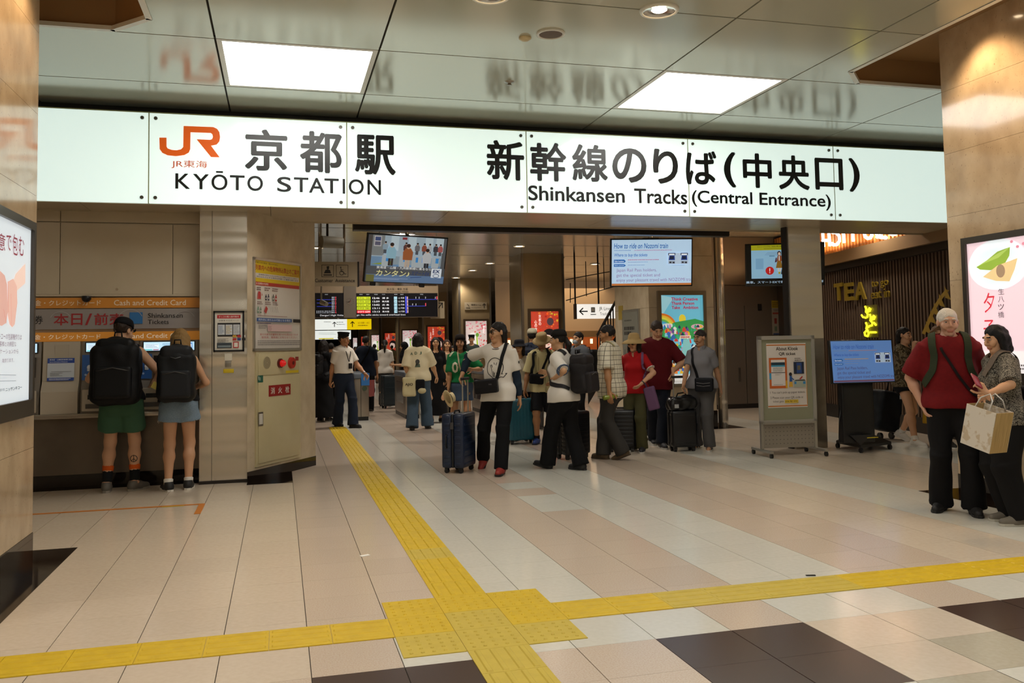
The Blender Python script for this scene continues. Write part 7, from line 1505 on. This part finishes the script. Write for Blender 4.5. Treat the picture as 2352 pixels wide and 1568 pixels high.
# ---- 13 man in checked shirt
p = FL(1408, 1055)
A = PP('man in white checked shirt walking left', p, -112, 1.735, feet=((1392, 1054), (1436, 1056)), fz=(.08, .11), lfp=-22, lhp=(1400, 905, -.36), hair='crop', sk='A5764F', head=(22, 2), bulk=1.1, lean=3, top=dict(m=gridmat('cloth_checks', 'CFC7B2', '5A5448', 21, 17, .10), hem=-.15, sleeve=.9, loose=.030, collar=True, flare=1.15), bottom=dict(m=DGREY, hem=.10, loose=.026), shoes=('5A4A34', '4A3C2C', '3A3024'))
ribbon('bag_strap', A.shirt, [A.tp(-.08, -.1, .5), A.tp(-.10, .0, .56), A.tp(-.02, .14, .4), A.tp(.1, .15, .15)], .03, KHAKI, A.root)
hp_ = A.M @ Vector(A.J['lp']); tag(obj('water_bottle', MB().lathe([(.001, -.10), (.03, -.10), (.033, -.08), (.033, .05), (.014, .085), (.014, .11), (.001, .11)], 16), mat('green_bottle', '7E8A2A', .2), None, Matrix.Translation(hp_) @ Matrix.Rotation(1.45, 4, 'Y') @ Matrix.Scale(.9, 4)), 'small green bottle held by the man in checked shirt', 'bottle')
# ---- 14 woman in straw hat and red polo
p = FL(1462, 1036)
A = PP('woman in red polo shirt, straw sun hat and dark glasses', p, -14, 1.60, feet=((1452, 1036), (1472, 1040)), lhp=(1474, 880, -.26), lpole=(-1, -.3, 0), rhp=(1428, 890, .1), fem=True, hair='bob', sk=LIGHT, head=(-12, 2), top=dict(m=RED, hem=-.08, sleeve=.72, loose=.018, collar=RED, cuff=cloth('cuffwhite', 'D6D0C6')), bottom=dict(m=OLIVE, hem=.085), shoes=('2A2A30', 'C8C4BC'))
lhat(A, 'sun_hat', SUNHAT, cloth('straw2', 'AD9262')); glasses(A, '0C0A0A', .026)
obj('wristwatch', MB().cyl(tuple(A.J['lw']-(A.J['lw']-A.J['le'])*.05), tuple(A.J['lw']-(A.J['lw']-A.J['le'])*.12), .030, n=18), mat('watch_black', '16161A', .3), A.root)
t, off = bagthing(A, 'purple_bag', 'lilac fabric bag hanging from the shoulder of the red polo woman', 'bag', tuple(A.tp(-.26, .1, -.38)))
part(t, off, 'bag_body', bob('pb', U(.02, rbox(A.tp(-.27, .08, -.15), V3(.06, .03, .15), .025, npR(Matrix.Rotation(.25, 4, 'Y')))), .010, cloth('lilac', '6E5070'))); r_ = ribbon('strap', A.shirt, [A.tp(-.24, .1, .0), A.tp(-.19, .14, .2), A.tp(-.15, .12, .4), A.tp(-.13, .0, .53)], .035, cloth('lilac', '6E5070'), t, .01); r_.matrix_local = off
suitcase('black suitcase behind the red polo woman', FL(1484, 1008), .2, (.36, .24, .58), '131318', 9, .35)
suitcase('low black suitcase between the checked shirt man and the red polo woman', FL(1428, 1036), -.3, (.38, .25, .52), '0E0E12', 9, 0)
# ---- 15 tall man in maroon polo
p = FL(1514, 1024)
A = PP('tall man in maroon polo shirt and dark jeans leaning on luggage', p, 8, 1.83, feet=((1502, 1018), (1520, 1028)), lhp=(1546, 852, -.30), lhd=(.1, .5, -.8), rhp=(1483, 865, .05), lpole=(-1, -.3, -.4), hair='crop', hairc='3A2E26', sk=LIGHT, head=(10, 24), lean=5, bulk=1.12, top=dict(m=MAROON, hem=-.14, sleeve=.9, loose=.026, collar=True, flare=1.08), bottom=dict(m=cloth('darkjean', '161A24'), hem=.09), shoes=('1C1C20', 'B8B4AC', '3A3A3E'))
# ---- 16 woman in grey polo
p = FL(1616, 1032)
A = PP('woman in grey polo shirt and grey trousers with sandals', p, -18, 1.665, feet=((1600, 1030), (1629, 1035)), rhp=(1568, 893, -.12), lhp=(1655, 890, -.02), rpole=(1, -.6, -.2), fem=True, hair='crop', hairc='2A2522', sk='AE8262', head=(-25, 8), bulk=1.1, top=dict(m=GREY, hem=-.06, sleeve=.75, loose=.020, collar=True), bottom=dict(m=cloth('greytrouser', '4C4A4A'), hem=.085, loose=.022), shoes=('sandal', 'B8B4AC', '26262A'))
t, off = bagthing(A, 'shoulder_bag', 'black shoulder bag across the grey polo woman', 'bag', tuple(A.tp(-.10, .2, -.12)))
part(t, off, 'bag_body', bob('sb', U(.01, rbox(A.tp(-.10, .19, .0), V3(.11, .02, .075), .025)), .009, cloth('navyblk', '14161C', rough=.5)))
for zz in (.03, -.01): part(t, off, 'piping', MB().tube([tuple(A.tp(-.20, .238, zz)), tuple(A.tp(-.10, .240, zz-.012)), tuple(A.tp(.0, .238, zz))], .003, 5), pc('8A8A8C'))
r_ = ribbon('strap', A.shirt, [A.tp(.0, .19, .06), A.tp(.06, .17, .25), A.tp(.10, .12, .42), A.tp(.095, .0, .53), A.tp(.05, -.13, .45), A.tp(-.12, -.12, .15)], .04, BLK, t, .006); r_.matrix_local = off
t = suitcase('black upright suitcase with a bag on top, held by the grey polo woman', FL(1568, 1035), -.1, (.36, .24, .50), '0E0E11', 2, .45, group='suitcases')
p = FL(1568, 1035); t = thing('duffel_bag', 'glossy black duffel bag resting on the upright suitcase', 'bag', p+Vector((0, 0, .57)))
obj('bag_body', npmesh('duffel', [surf(U(.04, rbox(V3(0, 0, .08), V3(.15, .06, .04), .05), ell(V3(.08, 0, .12), V3(.10, .10, .08)))+[folds(.01, 3, 1.5)], .010)], [mat('nylon_black', '0C0C0F', .3)]), None, t); obj('bag_handle', MB().tube([(-.08, 0, .16), (-.05, 0, .22), (.05, 0, .23), (.09, 0, .18)], .010, 6), BLK, t); obj('tag', MB().box((-.16, -.125, .03), (-.10, -.12, .08)), pc('A8A8A8'), t)
p = FL(1582, 1018); t = thing('luggage_backpack', 'black backpack leaning behind the upright suitcase', 'backpack', p); obj('main_body', npmesh('lb', [surf(U(.03, rbox(V3(.08, .08, .25), V3(.08, .06, .19), .06))+[folds(.005, 1)], .011)], [cloth('lb', '101013', rough=.5)]), None, t); obj('pocket', npmesh('lbp', [surf(U(.02, rbox(V3(.10, -.03, .17), V3(.05, .02, .09), .03)), .011)], [cloth('lb', '101013', rough=.5)]), None, t)
# ---- 17, 18 women by the shop wall
p = FL(2086, 1018)
A = PP('woman in camouflage print top and black shorts walking right', p, 62, 1.70, feet=((2112, 1026), (2056, 1010)), fz=(.08, .12), lfp=-25, fem=True, hair='mid', sk=LIGHT, head=(0, 4), rhp=(2098, 800, -.15), rpole=(.8, -.5, -.8), rhd=(0, .2, 1), rc=.9, top=dict(m=camomat('cloth_camo', ['3E3424', '7A6E58', '5A4C36'], 9), hem=-.08, sleeve=.95, loose=.030), bottom=dict(m=BLK, len=.32, hemr=.11, name='shorts'), shoes=('C8C2B8', 'D0CCC4', 'D8D4CC'), socks=('D0CCC4', .07))
t = thing('travel_bag', 'large dark navy wheeled bag carried beside the camouflage top woman', 'bag', FL(2035, 1008)); obj('bag_body', npmesh('tb', [surf(U(.04, rbox(V3(0, 0, .42), V3(.13, .1, .24), .06, npR(Matrix.Rotation(.22, 4, 'Y'))))+[folds(.006, 4)], .013)], [cloth('tb', '0E1218', rough=.5)]), None, t); obj('tag', MB().box((.12, -.19, .60), (.17, -.185, .67)), pc('B8B8B4'), t)
for s in (-.1, .1): obj('wheel', MB().cyl((s-.02, 0, .05), (s+.02, 0, .05), .05), BLACKP, t)
obj('handle', MB().tube([(.05, 0, .72), (.12, 0, .95), (.2, 0, .95), (.16, 0, .70)], .012, 6), BLACKP, t)
p = AY(2152, 760, 10.0); p.z = 0
A = PP('woman with brown hair and yellow top behind the camouflage top woman', p, 20, 1.66, fem=True, hair='wavy', hairc='6A4C30', sk=LIGHT, q=1.15, top=dict(m=cloth('mustard', 'A07A1C'), hem=-.05, sleeve=.8), bottom=dict(m=cloth('mustard', 'A07A1C'), skirt=.6, name='skirt', flare=.25))
# ---- 19 white-haired man in dark red T-shirt
p = FL(2196, 1176)
A = PP('white-haired man in dark red T-shirt and black trousers', p, 6, 1.745, feet=((2160, 1168), (2236, 1178)), rfy=22, lfy=6, rh=(.235, .02, .93), rpole=(1, -.8, 0), lhp=(2262, 940, .12), hair='crop', hairc='C9C2B8', sk='BC8F76', head=(8, 3), bulk=1.18, top=dict(m=cloth('darkred', '6B1216', '631014', 40), hem=-.055, sleeve=.92, loose=.030, flare=1.15), bottom=dict(m=cloth('blacktrouser', '0E0D0F'), hem=.10, loose=.018), shoes=('141214', '0E0E10', '0A0A0A'))
for s in (-1, 1): ribbon('pack_strap', A.shirt, [A.tp(s*.105, -.08, .55), A.tp(s*.12, .06, .52), A.tp(s*.135, .15, .40), A.tp(s*.145, .14, .27), A.tp(s*.17, .04, .14)], .06, cloth('strapgreen', '2E3626'), A.root, .010, .010)
ribbon('thin_strap', A.shirt, [A.tp(.09, .0, .545), A.tp(.06, .15, .42), A.tp(-.05, .19, .22), A.tp(-.16, .14, .06), A.tp(-.19, .02, .0)], .022, cloth('strapblk2', '1A1416'), A.root, .008)
# ---- 20 woman in patterned top holding phone and paper bag
p = FL(2318, 1196)
A = PP('black-haired woman in black and white patterned top holding a red phone', p, -62, 1.595, feet=((2296, 1196), (2320, 1207)), rfy=0, lfy=0, fem=True, hair='bob', hairc='0D0B0D', sk=LIGHT, head=(8, 14), lean=3, lhp=(2268, 905, -.28), rhp=(2262, 912, .0), lpole=(-.7, -.8, -.5), lhd=(.1, .5, .75), lc=.8, bulk=1.05, top=dict(m=camomat('cloth_weave', ['141214', '8A8478'], 70), hem=-.09, sleeve=.98, loose=.032, flare=1.15), bottom=dict(m=cloth('wideblack', '121112'), hem=.085, loose=.05, name='wide_trousers'), shoes=('6E665A', 'B8B2A4', 'A8A296'))
hp_ = A.M @ Vector(A.J['lp']); tag(obj('red_phone', MB().box((-.035, -.006, -.07), (.035, .006, .07), bev=.004), mat('phone_red', '8E2030', .3), None, Matrix.Translation(hp_+Vector((-.06, -.03, .05))) @ Matrix.Rotation(.5, 4, 'Y') @ Matrix.Rotation(-.8, 4, 'X')), 'red phone held by the woman in patterned top', 'phone')
c_ = AY(2256, 975, p.y-.38); t = thing('paper_bag', 'white and kraft paper shopping bag hanging from the arm of the patterned top woman', 'bag', c_-Vector((0, 0, .17))); t.rotation_euler = (0, math.radians(14), math.radians(-82))
KR = mat('kraft_stripe', 'B89A66', .7, col2='8E7444', scale=30, stretch=(1, 14, .15)); WP = mat('bag_white', 'CFC8BC', .6, col2='B8A890', scale=16, detail=2, lo=.55, hi=.62)
obj('front_face', MB().box((-.125, -.096, 0), (.125, -.09, .31)), WP, t); obj('back_face', MB().box((-.125, .09, 0), (.125, .096, .31)), WP, t); obj('side_face', MB().box((.122, -.09, 0), (.128, .09, .31)), KR, t); obj('side_face', MB().box((-.128, -.09, 0), (-.122, .09, .31)), KR, t); obj('bottom_face', MB().box((-.125, -.09, 0), (.125, .09, .004)), WP, t)
for y in (-.09, .09): obj('handle', MB().tube([(-.06, y, .30), (-.05, y*.6, .38), (0, y*.3, .42), (.05, y*.6, .38), (.06, y, .30)], .005, 6), pc('C9C6C0'), t)
sb, off = bagthing(A, 'crossbody_bag', 'dark shoulder bag behind the patterned top woman', 'bag', tuple(A.tp(.02, -.25, -.15))); part(sb, off, 'bag_body', bob('db', U(.02, rbox(A.tp(.0, -.24, .06), V3(.10, .04, .13), .04)), .011, cloth('darkbag', '17161A'))); r_ = ribbon('strap', A.shirt, [A.tp(-.1, -.18, .25), A.tp(-.10, -.08, .5), A.tp(-.10, .05, .53), A.tp(-.04, .16, .35)], .06, cloth('taupestrap', '6A5E54'), sb, .01); r_.matrix_local = off
# ================================================================ CROWD BEYOND THE GATES
def far_p(label, px, top, h, phi, tm_, bm_, hair='crop', fem=False, hat=None, **k):
    Y_ = k.pop('Y', 0); p = HT(px, top, h)
    if Y_: p = AY(px, top, Y_); h = p.z-.02; p.z = 0
    A = PP(label, p, phi, h, fem=fem, hair=hair, q=1.45, sk=k.pop('sk', ASIA), face=abs(phi) < 90, top=dict(m=tm_, hem=-.08, sleeve=k.pop('sleeve', .8)), bottom=k.pop('bottom', dict(m=bm_)), **k)
    if hat: lhat(A, 'cap', hat, cloth('farcap', '14161C'))
    return A
p = FL(744, 968)
A = PP('woman in long black dress at the left edge of the gate opening', p, 150, 1.68, fem=True, hair='long', sk=ASIA, q=1.2, face=False, top=dict(m=BLK, hem=-.1, sleeve=1.8), bottom=dict(m=BLK, skirt=.86, flare=.26, name='long_skirt')); backpack(A, 'black backpack with pale stripe at the left edge of the opening', '141416', (.15, .1, .23))
p = FL(752, 940); far_p('walker with one foot raised behind the station guard', 760, 786, 1.62, 170, BLK, BLK, Y=21, rf=(.1, -.2, .16), rfp=-40)
far_p('woman in black headscarf looking at a phone beyond the gates', 929, 784, 1.62, -80, BLK, BLK, 'hijab', True, bottom=dict(m=BLK, skirt=.86, flare=.24, name='long_skirt'), lh=(-.1, .3, 1.15), Y=21.5)
far_p('traveller in white shirt with dark luggage beyond the gates', 884, 778, 1.70, 175, WHITE, DGREY, 'pony', True, Y=22)
A = far_p('man with black backpack walking away beyond the gates', 860, 789, 1.70, 178, DGREY, cloth('brownp', '5A4A3C'), 'crop', Y=36); backpack(A, 'black backpack on the man walking away beyond the gates', '0E0E10', (.16, .12, .28))
q_ = AY(884, 778, 22); q_.z = 0; suitcase('dark teal luggage stack beside the traveller in white shirt', q_+Vector((.1, -.5, 0)), .2, (.5, .3, .75), '16242C', 6, 0)
far_p('long-haired woman in black top near the middle gate', 1000, 774, 1.68, 5, BLK, BLK, 'long', True, bottom=dict(m=BLK, skirt=.8, flare=.24, name='long_skirt'))
far_p('brown-haired woman with striped bundle behind the green jersey', 1026, 779, 1.64, 10, cloth('stripes', '8A7A66'), BLK, 'wavy', True, hairc='3A2418')
far_p('train conductor in dark uniform and peaked cap', 1083, 770, 1.80, -5, cloth('uniform', '3E4A48'), NAVY, 'crop', hat=[(.001, .075), (.07, .078), (.098, .068), (.086, .035), (.084, .0), (.08, .0)], sleeve=1.8)
far_p('person in dark bucket hat beside the green jersey woman', 1040, 792, 1.58, 0, cloth('beigeTop', 'A89878'), BLK, 'bob', True, Y=20.6)
for px, tp_, ph, c, lab in ((739, 787, 175, DGREY, 'distant walker in dark grey at far left beyond the guard'), (757, 797, 5, BLK, 'distant walker in black left of the guard head'), (771, 794, 178, GREY, 'distant walker in grey just left of the guard head'), (816, 795, 0, cloth('brick', '7A4A3A'), 'distant walker in brick red right of the guard head'), (823, 793, 175, NAVY, 'distant walker in navy right of the guard head'), (900, 792, 180, KHAKI, 'distant walker in khaki near the pale poster')):
    far_p(lab, px, tp_, 1.62, ph, c, BLK, Y={739: 25, 757: 50, 771: 33, 816: 34, 823: 30, 900: 44}[px])
